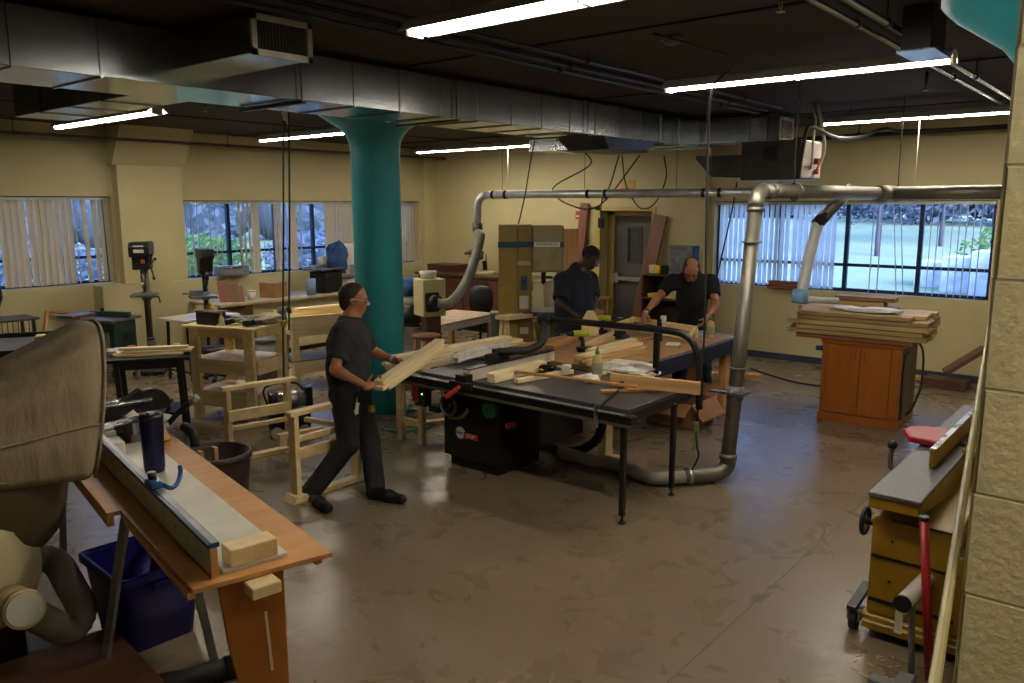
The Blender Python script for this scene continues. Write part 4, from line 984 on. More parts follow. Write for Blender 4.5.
# carton below
c0 = at(690, 432, z=0)
t = Thing('carton', 'open cardboard carton with a drooping flap on the floor under the bench', 'box', (7.78, 4.05, 0), .0)
cb = MB(); wx, wy, hz_ = .27, .27, .27
cb.bb((-wx, -wy, 0), (wx, wy, .01)).bb((-wx, -wy, 0), (-wx+.008, wy, hz_)).bb((wx-.008, -wy, 0), (wx, wy, hz_)).bb((-wx, -wy, 0), (wx, -wy+.008, hz_)).bb((-wx, wy-.008, 0), (wx, wy, hz_))
t.part('body', cb, card)
t.part('flap', MB().beam((-.0, -wy, hz_-.0), (-.0, -wy-.13, hz_-.16), 2*wx, .006), card, label='drooping front flap')
t.part('flap', MB().beam((-wx, 0, hz_), (-wx-.17, 0, hz_-.1), 2*wy, .006), card)
t.part('flap', MB().beam((wx, 0, hz_), (wx+.15, 0, hz_+.1), 2*wy, .006), card)
# orange things on the floor behind the bench
c = at(740, 392, z=.0)
t = Thing('furniture_dolly', 'orange wood dolly on the floor behind the right end of the bench', 'dolly', (c.x, c.y, 0), .5)
t.part('deck_rail', MB().bb((-.10, -.02, .07), (.75, .10, .13)), fir, bevel=.004); t.part('deck_rail', MB().bb((.55, -.3, .07), (.7, .5, .12)), fir, bevel=.004)
for x, y in ((.0, .04), (.65, .04)): t.part('caster', MB().cyl((x, y-.02, .035), (x, y+.02, .035), .035, n=14), blackr)
c = at(686, 378, z=0)
t = Thing('orange_sheet', 'orange board leaning behind the bench beside the dark jeans', 'board', (9.35, 4.75, 0), .2)
t.part('panel', MB().beam((0, 0, 0), (.25, .0, .95), .45, .02, up=(1, 0, 0)), mdf); t.part('cleat', MB().beam((.13, -.21, .5), (.13, .21, .5), .03, .03), mdf)
# ================================================================ miter station, left foreground
MZ = .90; mu = math.atan2(.98, .2)-PI/2           # local y runs along the station, away from the camera; local x to its right
ms0 = Vector((1.70, 2.72, 0))
def ML(x, y, z): return Matrix.Translation(ms0)@Matrix.Rotation(mu, 4, 'Z')@Vector((x, y, z))
t = Thing('miter_station', 'plywood miter saw wing with a slotted orange end panel and steel trestle legs', 'workbench', ms0, mu)
t.part('plywood_top', MB().prism([(-.285, .0), (.285, -.03), (.285, 3.1), (-.36, 3.1), (-.36, 1.05), (-.30, 1.05)], MZ-.022, MZ, 'xy'), ply, bevel=.002)
t.part('edge_batten', MB().bb((-.36, 1.05, MZ-.07), (-.33, 3.1, MZ-.022)).bb((-.30, .02, MZ-.05), (-.27, 1.05, MZ-.022)).bb((.22, .0, MZ-.05), (.25, 3.05, MZ-.022)), ply)
t.part('white_bed', MB().bb((-.15, .05, MZ), (.122, 2.15, MZ+.018)), whitem, bevel=.002, label='white melamine bed')
pl_ = [(-.15, MZ-.022), (.135, MZ-.022), (.135, 0), (-.02, 0), (-.07, .25), (-.12, .55)]
t.part('end_panel', MB().prism(pl_, .14, .16, 'xz'), mdf, bevel=.003, label='orange slotted end panel')
t.part('panel_slot', MB().beam((.045, .138, .64), (.06, .138, .36), .003, .012, up=(1, 0, 0)), mat('slot_inside', '#c9bfae', .7))
lg = mat('trestle_steel', '#6f716d', .5, metal=.4)
def mleg(p, q): t.part('leg', MB().beam(t.inv@Vector(p), t.inv@Vector(q), .025, .04), lg)
mleg(at(103, 676, z=.0), ML(-.29, 1.0, MZ-.03)); mleg(at(214, 660, z=.0), ML(-.06, .95, MZ-.03))
t.part('leg_crossbar', MB().beam((-.29, 1.0, MZ-.05), (.13, .95, MZ-.05), .03, .03), lg)
mleg(ML(-.3, 2.9, 0), ML(-.25, 2.85, MZ-.03)); mleg(ML(.25, 2.9, 0), ML(.2, 2.85, MZ-.03))
f = Thing('miter_fence', 'long pale fence with blue measuring track standing on the miter station', 'fence', ML(-.185, .05, MZ), mu)
f.part('fence_board', MB().bb((-.012, 0, 0), (.012, 2.05, .125)), whitem, bevel=.002)
f.part('fence_end', MB().bb((-.014, -.012, 0), (.014, .0, .125)), ply)
hl = MB()
for i in range(12): hl.cyl((-.0125, .12+i*.165, .07), (-.0135, .12+i*.165, .07), .006, n=8)
f.part('bolt_hole', hl, black)
f.part('blue_track', MB().bb((-.022, -.01, .125), (.026, 2.05, .145)), bluef, bevel=.002, label='blue track')
f.part('steel_rule', MB().bb((-.005, -.005, .145), (.02, 2.04, .1465)), alum)
f.part('track_slot', MB().bb((-.016, -.005, .145), (-.009, 2.04, .1462)), black)
st_ = Thing('flip_stop', 'blue flip stop with a curved arm clamped on the fence track', 'stop', ML(-.185, .86, MZ+.145), mu)
st_.part('carriage', MB().box((0, 0, .02), (.06, .10, .035)), bluef, bevel=.008); st_.part('knob', MB().cyl((0, .02, .035), (0, .02, .07), .02, n=12), black)
st_.part('arm', MB().tube([(.02, -.03, .02), (.06, -.06, .0), (.10, -.03, .01), (.135, .04, .035), (.145, .08, .05)], .011, 8, 5), bluef)
# offcut blocks on the near end
def block(label, c, d, rz): return solo('wood_block', MB().box((0, 0, d[2]/2), d), pine, label, 'block', c, rz, world=False, bevel=.004, group='offcut blocks on the miter station')
block('larger pine offcut block on the near end of the white bed', ML(-.02, .10, MZ+.018), (.20, .10, .075), mu+.03)
block('smaller pine offcut block tucked under the larger one at the station end', ML(-.03, -.05, MZ-.075), (.12, .09, .05), mu+.03)
# tumbler
c = at(155, 471, z=MZ+.02)
t = Thing('tumbler', 'tall dark blue travel tumbler standing on the white bed', 'tumbler', c)
t.part('body', MB().lathe([(.0, 0), (.05, .0), (.054, .02), (.062, .29), (.062, .30)], n=24), mat('navy_tumbler', '#161a48', .3, metal=.4))
t.part('lid', MB().lathe([(.064, .295), (.064, .312), (.054, .325), (.0, .327)], n=24), black); t.part('drinking_tab', MB().box((-.01, -.02, .33), (.03, .04, .015)), greyplast)
# ---- miter saw at the far end
c = ML(.13, 2.5, MZ)
t = Thing('miter_saw', 'black sliding miter saw with a raised handle at the far end of the station', 'miter saw', c, mu)
t.part('base', MB().cyl((.05, 0, 0), (.05, 0, .06), .19, n=24).bb((-.1, -.3, 0), (.05, .3, .055)), greyplast)
t.part('fence', MB().bb((-.09, -.32, .055), (-.07, -.06, .13)).bb((-.09, .06, .055), (-.07, .32, .13)), alum)
bl = [(.11+.10*math.cos(a), .16+.10*math.sin(a)) for a in [i*2*PI/40 for i in range(40)]]
t.part('blade', MB().prism(bl, -.002, .002, 'xz'), steel)
t.part('guard', MB().prism([(.11+.11*math.cos(a), .16+.11*math.sin(a)) for a in [i*PI/14-.3 for i in range(18)]], -.03, .03, 'xz'), black, bevel=.006)
t.part('arm', MB().beam((-.22, 0, .08), (.06, 0, .24), .08, .08).cyl((.06, .02, .18), (.06, .17, .18), .055, n=16), black)
h0 = t.inv@at(168, 424, dep=5.25); h1 = t.inv@at(196, 398, dep=5.2)
t.part('handle', MB().tube([h0, h0.lerp(h1, .5)+Vector((0, 0, .01)), h1], .018, 10, 4), blackr)
t.part('handle_tip', MB().cyl(h0.lerp(h1, .8), h1+(h1-h0)*.05, .021, n=10), alum)
t.part('hose_stub', MB().tube([t.inv@at(184, 426, dep=5.25), t.inv@at(193, 434, dep=5.2), t.inv@at(195, 446, dep=5.2)], .03, 10, 4), blackr)
t.part('rail', MB().cyl((-.35, -.05, .20), (.1, -.05, .20), .015, n=10).cyl((-.35, .05, .20), (.1, .05, .20), .015, n=10), steel)
t = Thing('steel_box', 'pale metal box with bolt holes behind the dust hood on the station', 'box', ML(-.17, 2.03, MZ), mu)
t.part('body', MB().box((0, 0, .045), (.22, .16, .09)), whitep, bevel=.005)
for x in (-.05, 0, .05): t.part('bolt', MB().cyl((x, -.08, .05), (x, -.085, .05), .008, n=8), dgrey)
t.part('rod', MB().cyl((-.1, .1, .13), (.26, .18, .14), .014, n=10).cyl((-.1, .16, .13), (.26, .24, .14), .014, n=10).bb((-.1, .08, .09), (.1, .2, .12)), steel)
c = ML(-.16, 2.62, MZ)
t = Thing('wood_offcut', 'orange offcut with a black clamp block lying behind the steel box', 'offcut', c, mu)
t.part('board', MB().box((0, 0, .03), (.26, .34, .05)), fir, bevel=.003); t.part('clamp_block', MB().box((.03, -.05, .075), (.18, .07, .04), rz=.2), black, bevel=.006)
solo('pine_offcut', MB().beam((0, 0, .0), (-.05, .12, .16), .05, .03), fir, 'short orange offcut leaning beside the tumbler under the saw hose', 'offcut', ML(.20, 2.05, MZ+.02), mu, world=False, bevel=.003)
# ---- dust hood
hc = ML(-.33, 1.86, 0)
t = Thing('dust_hood', 'tall tan canvas dust hood tented behind the miter saw', 'dust hood', hc, mu)
def harc(x, w, zb, zt, tilt=0, y0=0):
    pts = []
    for k in range(23):
        a = PI*k/22; c_, s_ = math.cos(a), math.sin(a)
        pts.append(Vector((x-tilt*(s_**.7), y0-w*math.copysign(abs(c_)**.75, c_), zb+(zt-zb)*(s_**.8))))
    return pts
rings = [harc(.0, .40, .96, 1.72, -.14), harc(-.05, .42, .96, 1.745, -.13), harc(-.20, .42, .98, 1.66, -.11), harc(-.36, .41, .99, 1.575, -.09), harc(-.52, .39, 1.0, 1.49, -.06), harc(-.75, .34, 1.02, 1.36, -.02), harc(-1.0, .24, 1.03, 1.22), harc(-1.08, .05, 1.06, 1.12)]
rnd = random.Random(5)
for r in rings[1:-1]:
    for i, p in enumerate(r):
        fo = .016*math.sin(2.1*i+3.5*p.x)+rnd.uniform(-.008, .008); p.y += fo*(1 if p.y > 0 else -1); p.z += fo*.6; p.x += rnd.uniform(-.02, .02)
t.part('upper_seam', MB().tube([Vector((p.x, p.y*1.01, p.z)) for p in [r[2] for r in rings]], .007, 6, 3), canvas)
o = t.part('canopy', MB().loft(rings, False, True, False), canvas, sub=2); sd = o.modifiers.new('cloth', 'SOLIDIFY'); sd.thickness = .006
def foot(sc, z, sh=0, n=22):
    P = []
    for k in range(n):
        a = 2*PI*k/n; x, y = math.cos(a), math.sin(a)
        P.append(Vector((-.54+sh+.50*sc*math.copysign(abs(x)**.7, x), .43*sc*math.copysign(abs(y)**.7, y)*(1-.22*(1-x)*.5), z)))
    return P
low_ = [foot(1.0, 1.02), foot(.97, .94), foot(.9, .80, .03), foot(.72, .64, .08), foot(.35, .50, .12), foot(.17, .47, .14)]
for r in low_[1:-1]:
    for p in r: p.z += rnd.uniform(-.015, .015); p.x += rnd.uniform(-.015, .015); p.y += rnd.uniform(-.015, .015)
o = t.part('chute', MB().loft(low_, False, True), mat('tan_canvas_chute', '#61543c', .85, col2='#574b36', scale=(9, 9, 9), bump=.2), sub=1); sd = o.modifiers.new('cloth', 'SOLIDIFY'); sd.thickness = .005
sm_ = foot(1.012, 1.013); t.part('seam_piping', MB().tube(sm_+[sm_[0]], .008, 6, 1, False), canvas)
t.part('rim_hoop', MB().tube(harc(.01, .405, .96, 1.725, -.14), .009, 6, 1), canvas)
fl = [ [Vector((p.x, p.y*1.0, p.z)) for p in foot(1.006, .885)], [Vector((p.x, p.y, p.z)) for p in foot(1.0, .82)] ]
# ---- hose and blower under the hood
pt = t.M@Vector((-.36, 0, .49))
hz = Thing('dust_hose', 'ribbed grey hose hanging from the canvas hood down to the cream blower', 'hose', pt)
hp = [pt, at(52, 560, dep=4.45), at(70, 585, dep=4.3), at(82, 610, dep=4.2), at(70, 630, dep=4.1), at(48, 622, dep=3.95), at(30, 612, dep=3.85)]
hz.part('hose', MB().tube(hp, .075, 16, 7, corr=.08, pitch=.03), mat('dim_hose', '#6d675c', .6), world=True)
c = at(-4, 575, dep=4.05)
t = Thing('dust_blower', 'cream dust collector blower with a white round inlet at the lower left edge', 'dust collector', (c.x, c.y, 0))
zc = c.z; ax = math.radians(50)
vol = MB().lathe([(.05, -.10), (.22, -.10), (.26, -.06), (.26, .06), (.22, .10), (.05, .10)], (0, 0, 0), 32, axis='x'); vol.xf(Matrix.Translation((0, 0, zc))@Matrix.Rotation(-.9, 4, 'Z'))
t.part('volute', vol, cream)
p_in = t.inv@at(22, 608, dep=3.8); t.part('inlet_port', MB().cyl(t.inv@at(12, 602, dep=3.95), p_in, .085, n=24).cyl(p_in, t.inv@at(25, 610, dep=3.77), .092, n=24), cream)
t.part('inlet_cover', MB().cyl(t.inv@at(24, 609, dep=3.765), t.inv@at(25, 610, dep=3.75), .078, n=24), whitep, label='white round inlet cap')
t.part('stand', MB().bb((-.3, -.25, 0), (.25, .25, .05)).bb((-.08, -.08, .05), (.08, .08, max(.1, zc-.2))), dgrey, bevel=.005)
t.part('motor', MB().cyl((-.1, .12, zc), (-.32, .36, zc), .12, n=18), dgrey)
# plywood sheet and things at the bottom edge
c = at(40, 668, z=.03)
t = Thing('plywood_sheet', 'dark reddish plywood sheet lying low at the bottom left corner', 'board', (1.36, 3.92, 0), mu+.1)
t.part('sheet', MB().box((0, 0, .10), (.62, .7, .018)), redwood, bevel=.002); t.part('runner', MB().box((-.2, 0, .045), (.05, .66, .09)).box((.2, 0, .045), (.05, .66, .09)), redwood)
t = Thing('recycling_bin', 'deep blue plastic recycling bin under the miter station', 'bin', (1.90, 4.26, 0), mu+.15)
def rrect(w, d, z, r=.05, n=5):
    P = []
    for cx, cy, a0 in ((w/2-r, d/2-r, 0), (-w/2+r, d/2-r, PI/2), (-w/2+r, -d/2+r, PI), (w/2-r, -d/2+r, 1.5*PI)):
        for k in range(n): a = a0+PI/2*k/(n-1); P.append(Vector((cx+r*math.cos(a), cy+r*math.sin(a), z)))
    return P
t.part('tub', MB().loft([rrect(.36, .44, 0), rrect(.44, .54, .42), rrect(.44, .54, .43), rrect(.42, .52, .43), rrect(.34, .42, .02)]), blued)
t.part('rim', MB().loft([rrect(.46, .56, .40), rrect(.48, .58, .405), rrect(.48, .58, .445), rrect(.44, .54, .45), rrect(.44, .54, .40)], False), blued)
t.part('handle_grip', MB().box((0, -.285, .37), (.14, .02, .04)), blued, bevel=.006)
c = at(205, 681, z=.02); t = Thing('shop_vac_hose', 'dark hose end lying on the floor at the bottom edge below the bin', 'hose', (c.x, c.y, 0))
t.part('hose', MB().tube([(-.25, .15, .05), (-.1, .06, .05), (.05, .0, .05), (.12, -.03, .05)], .05, 12, 5, corr=.06, pitch=.025), blackr); t.part('cuff', MB().cyl((.10, -.02, .05), (.2, -.05, .05), .058, n=14), dgrey)
# trash can
c = at(215, 451, z=.64)
t = Thing('trash_can', 'round brown plastic trash can with an offcut standing in it', 'trash can', (c.x, c.y, 0))
t.part('barrel', MB().lathe([(.0, 0), (.18, 0), (.238, .60), (.238, .62), (.221, .62), (.165, .03), (.0, .02)], n=32), brownbin)
t.part('rim', MB().lathe([(.238, .59), (.25, .595), (.25, .635), (.231, .64), (.221, .62)], n=32, cap=False), brownbin)
for k, (x, y, lb) in enumerate(((-.09, .02, 'left of two orange offcuts standing in the trash can'), (-.02, -.01, 'right of two orange offcuts standing in the trash can'))):
    board('pine_offcut', lb, (c.x+x, c.y+y, .03), (c.x+x*1.3, c.y+y-.03, .67+.015*k), .055, .03, fir, 'offcut', 'offcuts in the trash can')

# ================================================================ pine trestles in the middle
def leg_frame(label, p0, ang, L, H, rails, brace=True):
    t = Thing('pine_trestle', label, 'frame', p0, ang, group='pine trestles')
    for x in (0, L): t.part('post', MB().bb((x-.022, -.045, .035), (x+.022, .045, H-.035)), pine, bevel=.003)
    t.part('top_rail', MB().bb((-.05, -.045, H-.036), (L+.09, .045, H)), pine, bevel=.003)
    for z, h, yo in rails: t.part('rail', MB().bb((-.02 if yo else .02, -.03+yo, z), (L-.02, .01+yo, z+h)), pine, bevel=.003)
    t.part('bottom_rail', MB().bb((-.02, -.045, .0), (L+.04, .045, .04)), pine, bevel=.003)
    if brace: t.part('foot_block', MB().prism([(-.09, 0), (.09, 0), (.05, .055), (-.05, .055)], -.085, .085, 'yz').xf(Matrix.Rotation(PI/2, 4, 'Z')), pine, bevel=.003)
    return t
a, b = at(297, 500, z=0), at(357, 480, z=0)
leg_frame('nearer of the two pine trestles, by the walking man', a, math.atan2(b.y-a.y, b.x-a.x), (b-a).length, .74, [(.46, .05, .06), (.30, .09, .10)])
a2, b2 = at(231, 462, z=0), at(290, 450, z=0)
lf = leg_frame('farther pine leg-frame trestle with a wide cross rail, behind the trash can', a2, math.atan2(b2.y-a2.y, b2.x-a2.x), (b2-a2).length, .72, [(.40, .10, -.05), (.30, .04, 0)], False)
m1, m2 = at(290, 417, z=.5), at(350, 408, z=.5)
board('pine_strip', 'pine strip laid between the two leg-frame trestles', at(278, 440, z=.38), at(322, 432, z=.38), .06, .10, pinex, group='loose pine strips')
board('pine_strip', 'pine strip slanting behind the near leg-frame trestle', at(305, 419, z=.5), at(333, 424, z=.48), .04, .04, pinex, group='loose pine strips')
a3, b3 = at(400, 428, z=0), at(448, 422, z=0)
leg_frame('pine leg-frame trestle standing right of the teal column beside the saw', a3, math.atan2(b3.y-a3.y, b3.x-a3.x), (b3-a3).length, .72, [(.40, .08, 0)], False)

# ================================================================ pine workbench and its neighbour
def pine_bench():
    t = Thing('pine_workbench', 'three-tier pine workbench cluttered with tools beside the drop cords', 'workbench', (4.71, 7.53, 0), math.radians(20))
    Lx, Ly = .62, .84
    t.part('bench_top', MB().bb((-.04, -.04, 1.03), (Lx+.06, Ly+.06, 1.062)), pine, bevel=.003)
    for x in (0, Lx-.05):
        for y in (0, Ly-.12): t.part('leg', MB().bb((x, y, 0), (x+.05, y+.12, 1.03)), pine, bevel=.004)
    for z, h in ((.94, .09), (.53, .16), (.16, .17)):
        t.part('apron', MB().bb((.005, .05, z), (.035, Ly-.05, z+h)).bb((Lx-.035, .05, z), (Lx-.005, Ly-.05, z+h)), piney, bevel=.003)
        t.part('side_apron', MB().bb((.09, .005, z), (Lx-.09, .035, z+h)).bb((.09, Ly-.035, z), (Lx-.09, Ly-.005, z+h)), pine, bevel=.003)
    for z in (.672, .312): t.part('shelf', MB().bb((.01, .01, z), (Lx-.01, Ly-.01, z+.018)), pine)
    return t
pbn = pine_bench()
PBM = pbn.M
tb0, tb1 = at(289, 317, z=.965), at(345, 312.5, z=.965)
t = Thing('trough_bench', 'long pine bench with tall side boards behind the walking man', 'workbench', (tb0.x, tb0.y, 0), math.atan2(tb1.y-tb0.y, tb1.x-tb0.x))
for x in (.03, 1.35):
    for y in (.0, .55): t.part('leg', MB().bb((x, y, 0), (x+.09, y+.06, .85)), pine, bevel=.004)
t.part('side_board', MB().bb((0, -.03, .80), (1.5, .0, .965)), pinex, bevel=.003); t.part('side_board', MB().bb((0, .61, .80), (1.5, .64, .98)), pinex, bevel=.003)
t.part('bed', MB().bb((0, 0, .80), (1.5, .61, .83)), pine)
t.part('end_board', MB().bb((0, 0, .83), (.03, .61, .90)), pine)
t.part('lower_shelf', MB().bb((.03, .0, .36), (1.44, .61, .39)), mat('grey_shelf', '#706a5e', .6)); t.part('shelf_apron', MB().bb((.03, -.02, .22), (1.44, .01, .37)), pinex, bevel=.003)  # lower shelf is a darker grey than the pine
t.part('front_rail', MB().bb((.03, -.02, .70), (1.44, .0, .80)), pinex, bevel=.003)
board('pine_board', 'pale board resting along the rear top of the trough bench', t.M@Vector((.25, .5, .99)), t.M@Vector((1.35, .68, .99)), .10, .03, pinex)
# compressor on the floor
c = at(314, 397, z=.25)
t = Thing('air_compressor', 'small compressor with a shiny motor below the trough bench', 'compressor', (4.72, 6.93, 0), -.5)
t.part('tank', MB().lathe([(.0, -.22), (.09, -.21), (.11, -.17), (.11, .17), (.09, .21), (.0, .22)], (0, .0, .17), 20, axis='x'), dgrey)
t.part('motor', MB().cyl((-.12, 0, .38), (.08, 0, .38), .085, n=20), steel); t.part('motor_cap', MB().cyl((-.2, 0, .38), (-.12, 0, .38), .09, n=20), black)
fn = MB()
for i in range(5): fn.cyl((.08+i*.02, 0, .38), (.088+i*.02, 0, .38), .08, n=16)
t.part('cooling_fin', fn, alum); t.part('pump_head', MB().box((.2, 0, .40), (.08, .12, .2)), dgrey, bevel=.01)
for x in (-.14, .14): t.part('wheel', MB().cyl((x, -.13, .06), (x, -.09, .06), .06, n=16), whitep)
t.part('frame', MB().bb((-.2, -.11, .27), (.24, .11, .29)).bb((-.2, -.1, .0), (-.17, .1, .27)).bb((.17, -.1, .0), (.2, .1, .27)), dgrey)
t.part('carry_handle', MB().tube([(-.2, .08, .29), (-.22, .1, .5), (.1, .1, .52), (.22, .08, .29)], .012, 8, 4), blackr)
# ================================================================ machines and benches along the left and back
def boxlegs(t, w, d, h, top=.03, leg=.05, mt=None, ml=None, over=.02, nm='bench_top'):
    t.part(nm, MB().bb((-w/2-over, -d/2-over, h-top), (w/2+over, d/2+over, h)), mt or pine, bevel=.003)
    for x in (-w/2, w/2-leg):
        for y in (-d/2, d/2-leg): t.part('leg', MB().bb((x, y, 0), (x+leg, y+leg, h-top)), ml or mt or pine, bevel=.003)
# floor drill press
c = at(146, 300, dep=11.35)
t = Thing('drill_press', 'tall floor-standing drill press against the left wall pilaster', 'drill press', (c.x, c.y, 0), -.6)
t.part('base', MB().bb((-.2, -.28, 0), (.2, .22, .06)), dgrey, bevel=.01)
t.part('column', MB().cyl((0, .1, .05), (0, .1, 1.62), .045, n=18), mat('dark_bronze_column', '#4a3f36', .4, metal=.5))
t.part('table', MB().box((0, -.08, 1.12), (.34, .34, .035)).cyl((0, .1, 1.03), (0, .1, 1.15), .07, n=14), iron, bevel=.006)
t.part('table_crank', MB().cyl((.07, .1, 1.07), (.16, .1, 1.07), .012, n=8).tube([(.16, .1, 1.07), (.17, .1, .98)], .01, 6, 1), dgrey)
hd = t.part('head', MB().bb((-.11, -.22, 1.48), (.11, .12, 1.70)).prism([(-.30, 1.66), (.16, 1.66), (.2, 1.72), (.2, 1.82), (.14, 1.86), (-.26, 1.86), (-.32, 1.8)], -.13, .13, 'yz'), black, bevel=.012, seg=2)
t.part('maker_plate', MB().box((0, -.312, 1.77), (.13, .006, .10)), whitep, parent=hd, label='white maker plate')
t.part('quill', MB().cyl((0, -.13, 1.30), (0, -.13, 1.5), .03, n=12).cyl((0, -.13, 1.22), (0, -.13, 1.3), .018, n=10), steel)
for a in (.3, 2.4, 4.5): t.part('feed_lever', MB().tube([(.11, -.12, 1.55), (.15, -.12+.2*math.cos(a), 1.55+.2*math.sin(a))], .010, 6, 1).ball((.15, -.12+.2*math.cos(a), 1.55+.2*math.sin(a)), .022, 8, 6), blackr)
t.part('motor', MB().cyl((0, .26, 1.5), (0, .26, 1.78), .085, n=16), dgrey)
t.part('switch', MB().box((.03, -.225, 1.6), (.05, .012, .06)), orange, parent=hd, label='orange switch')
# rear side table with the benchtop drill press
c = at(208, 316, z=.85); RT = (c.x+.0, c.y)
t = Thing('side_table', 'pale-topped folding side table under the window by the drill presses', 'table', (c.x-.35, c.y+.1, 0), .15)
t.part('table_top', MB().bb((-.15, -.3, .82), (.75, .3, .85)), whitem, bevel=.004)
for x in (-.05, .6): t.part('leg', MB().beam((x, -.24, 0), (x, -.2, .82), .03, .03).beam((x, .24, 0), (x, .2, .82), .03, .03).beam((x, -.24, .12), (x, .24, .12), .02, .02), dgrey)
t = Thing('drill_press', 'black benchtop drill press standing in front of the middle window', 'drill press', (c.x, c.y, .85), -.35)
t.part('base', MB().bb((-.13, -.2, 0), (.13, .16, .035)), yellowp, bevel=.008, label='yellow base')
t.part('column', MB().cyl((0, .08, .03), (0, .08, .72), .034, n=16), dgrey)
t.part('table', MB().box((-.06, -.08, .28), (.34, .26, .03)).cyl((0, .08, .22), (0, .08, .33), .055, n=12), iron, bevel=.005)
t.part('vise', MB().box((-.14, -.06, .33), (.16, .10, .08)).cyl((-.32, -.06, .33), (-.2, -.06, .33), .012, n=8), iron, bevel=.008)
t.part('head', MB().prism([(-.30, .84), (-.28, .80), (-.16, .80), (-.12, .62), (-.02, .58), (.10, .60), (.14, .80), (.2, .82), (.2, .93), (-.28, .93)], -.085, .085, 'yz'), black, bevel=.012, seg=2)
t.part('quill', MB().cyl((0, -.1, .50), (0, -.1, .62), .028, n=12).cyl((0, -.1, .43), (0, -.1, .5), .016, n=10), black)
t.part('feed_lever', MB().tube([(.08, -.03, .66), (.12, -.06, .80)], .009, 6, 1), whitep)
t.part('work_light', MB().cyl((.0, -.02, .16), (.05, -.05, .10), .05, n=12), yellowp)
c2 = at(202, 316, z=1.062)
t = Thing('toolbox', 'small black box on the left corner of the pine workbench', 'box', PBM@Vector((.12, .62, 1.062)), math.radians(15))
t.part('body', MB().box((0, 0, .07), (.16, .30, .14)), mat('dark_brown_box', '#2a1f1c', .5), bevel=.01); t.part('lid', MB().box((0, 0, .145), (.165, .305, .02)), mat('dark_brown_box', '#2a1f1c'), bevel=.006); t.part('clasp', MB().box((-.085, 0, .13), (.01, .04, .03)), dgrey)
# clutter on the pine bench
def B(x, y, z=1.062): return PBM@Vector((x, y, z))
drl = Thing('angle_grinder', 'grey-blue power tool lying on the pine workbench', 'power tool', B(.30, .40), 2.2)
drl.part('body', MB().cyl((-.16, 0, .05), (.08, 0, .05), .036, n=12), greyplast); drl.part('head', MB().box((.12, 0, .05), (.09, .07, .08)), dgrey, bevel=.01); drl.part('disc', MB().cyl((.13, 0, .0), (.13, 0, .012), .06, n=18), dgrey)
drl = Thing('clamp', 'black pistol clamp lying along the front of the pine workbench', 'clamp', B(.14, .16), 1.9)
drl.part('bar', MB().bb((-.25, -.012, .03), (.25, .012, .04)), dgrey); drl.part('jaw', MB().box((.2, .04, .045), (.04, .13, .07)).box((-.05, .04, .045), (.08, .12, .07)), black, bevel=.01); drl.part('trigger', MB().box((-.08, -.06, .04), (.06, .1, .04)), blackr, bevel=.008)
crumple('rag_heap', 'heap of off-white rags at the right end of the pine workbench', tuple(B(.42, .12)), (.22, .16, .09), mat('offwhite_rag', '#b5a98c', .9, bump=.5), 3, 'rags')
crumple('rag', 'pale rag in the middle of the pine workbench', tuple(B(.30, .33)), (.12, .10, .06), mat('offwhite_rag', '#b5a98c'), 8, 'rags')
t = Thing('handheld_sander', 'grey handheld sander at the right corner of the pine workbench', 'power tool', B(.55, -.0), .4)
t.part('body', MB().cyl((0, 0, .0), (0, 0, .1), .06, .05, 16).ball((0, 0, .12), (.06, .05, .05)), greyplast); t.part('handle', MB().tube([(.04, 0, .12), (.12, 0, .14), (.16, 0, .08)], .025, 10, 4), blackr)
for i, (x, y, r, lb) in enumerate([(.15, .48, .6, 'small wood scrap behind the black box on the pine workbench'), (.36, .55, 1.4, 'thin scrap strip near the rear of the pine workbench'), (.20, .30, .2, 'short scrap strip in front of the grey power tool'), (.48, .28, 2.0, 'scrap strip beside the rag heap')]):
    v = B(x, y, 1.075); d_ = Vector((math.cos(r), math.sin(r), 0))*.12; board('wood_scrap', lb, v-d_, v+d_, .04, .02, pinex, 'offcut', 'wood scraps on the pine workbench')
t = Thing('spray_bottle', 'white bottle with an orange cap on the left of the pine workbench', 'bottle', B(.08, .45))
t.part('bottle', MB().lathe([(.0, 0), (.03, 0), (.03, .08), (.012, .1), (.012, .12)], n=14), whitep); t.part('cap', MB().cyl((0, 0, .115), (0, 0, .14), .016, n=10), orange)
# planks, boxes and the far counter along the window wall
def lean(name, label, px0, px1, dep, w, th, m, group=None, cat='plank'):
    p, q = at(*px0, dep=dep), at(*px1, dep=dep+.12); return board(name, label, p, q, w, th, m, cat, group, up=(-.6, -.8, 0))
for k, (a_, b_, w_, m_, lb) in enumerate([((229, 310), (223, 281), .20, rust, 'leftmost of three brown planks leaning below the middle window'), ((236, 310), (232, 284), .16, mat('walnut_plank', '#5f4230', .6, scale=GX), 'middle of three brown planks leaning below the middle window'), ((242, 309), (238, 286), .13, rust, 'rightmost of three brown planks leaning below the middle window')]):
    lean('plank', lb, a_, b_, 12.2+.02*k, w_, .025, m_, 'brown planks under the middle window')
CT = .90; cx0 = at(250, 305, z=CT)
ctop = Thing('wall_counter', 'long low counter with a pale top under the middle window', 'counter', (8.2, 11.3, 0))
ctop.part('counter_top', MB().bb((6.3, 10.85, CT-.04), (10.9, 11.75, CT)), mat('counter_top', '#a89a78', .55), world=True, bevel=.003)
ctop.part('cabinet_body', MB().bb((6.9, 10.95, .08), (8.6, 11.7, CT-.04)).bb((9.2, 10.95, .08), (10.8, 11.7, CT-.04)), cream, world=True)
for x in (6.35, 8.85): ctop.part('leg', MB().bb((x, 10.95, 0), (x+.07, 11.02, CT-.04)), brown, world=True)
ctop.part('kick_board', MB().bb((6.95, 11.0, 0), (8.55, 11.05, .08)).bb((9.25, 11.0, 0), (10.75, 11.05, .08)), brown, world=True)
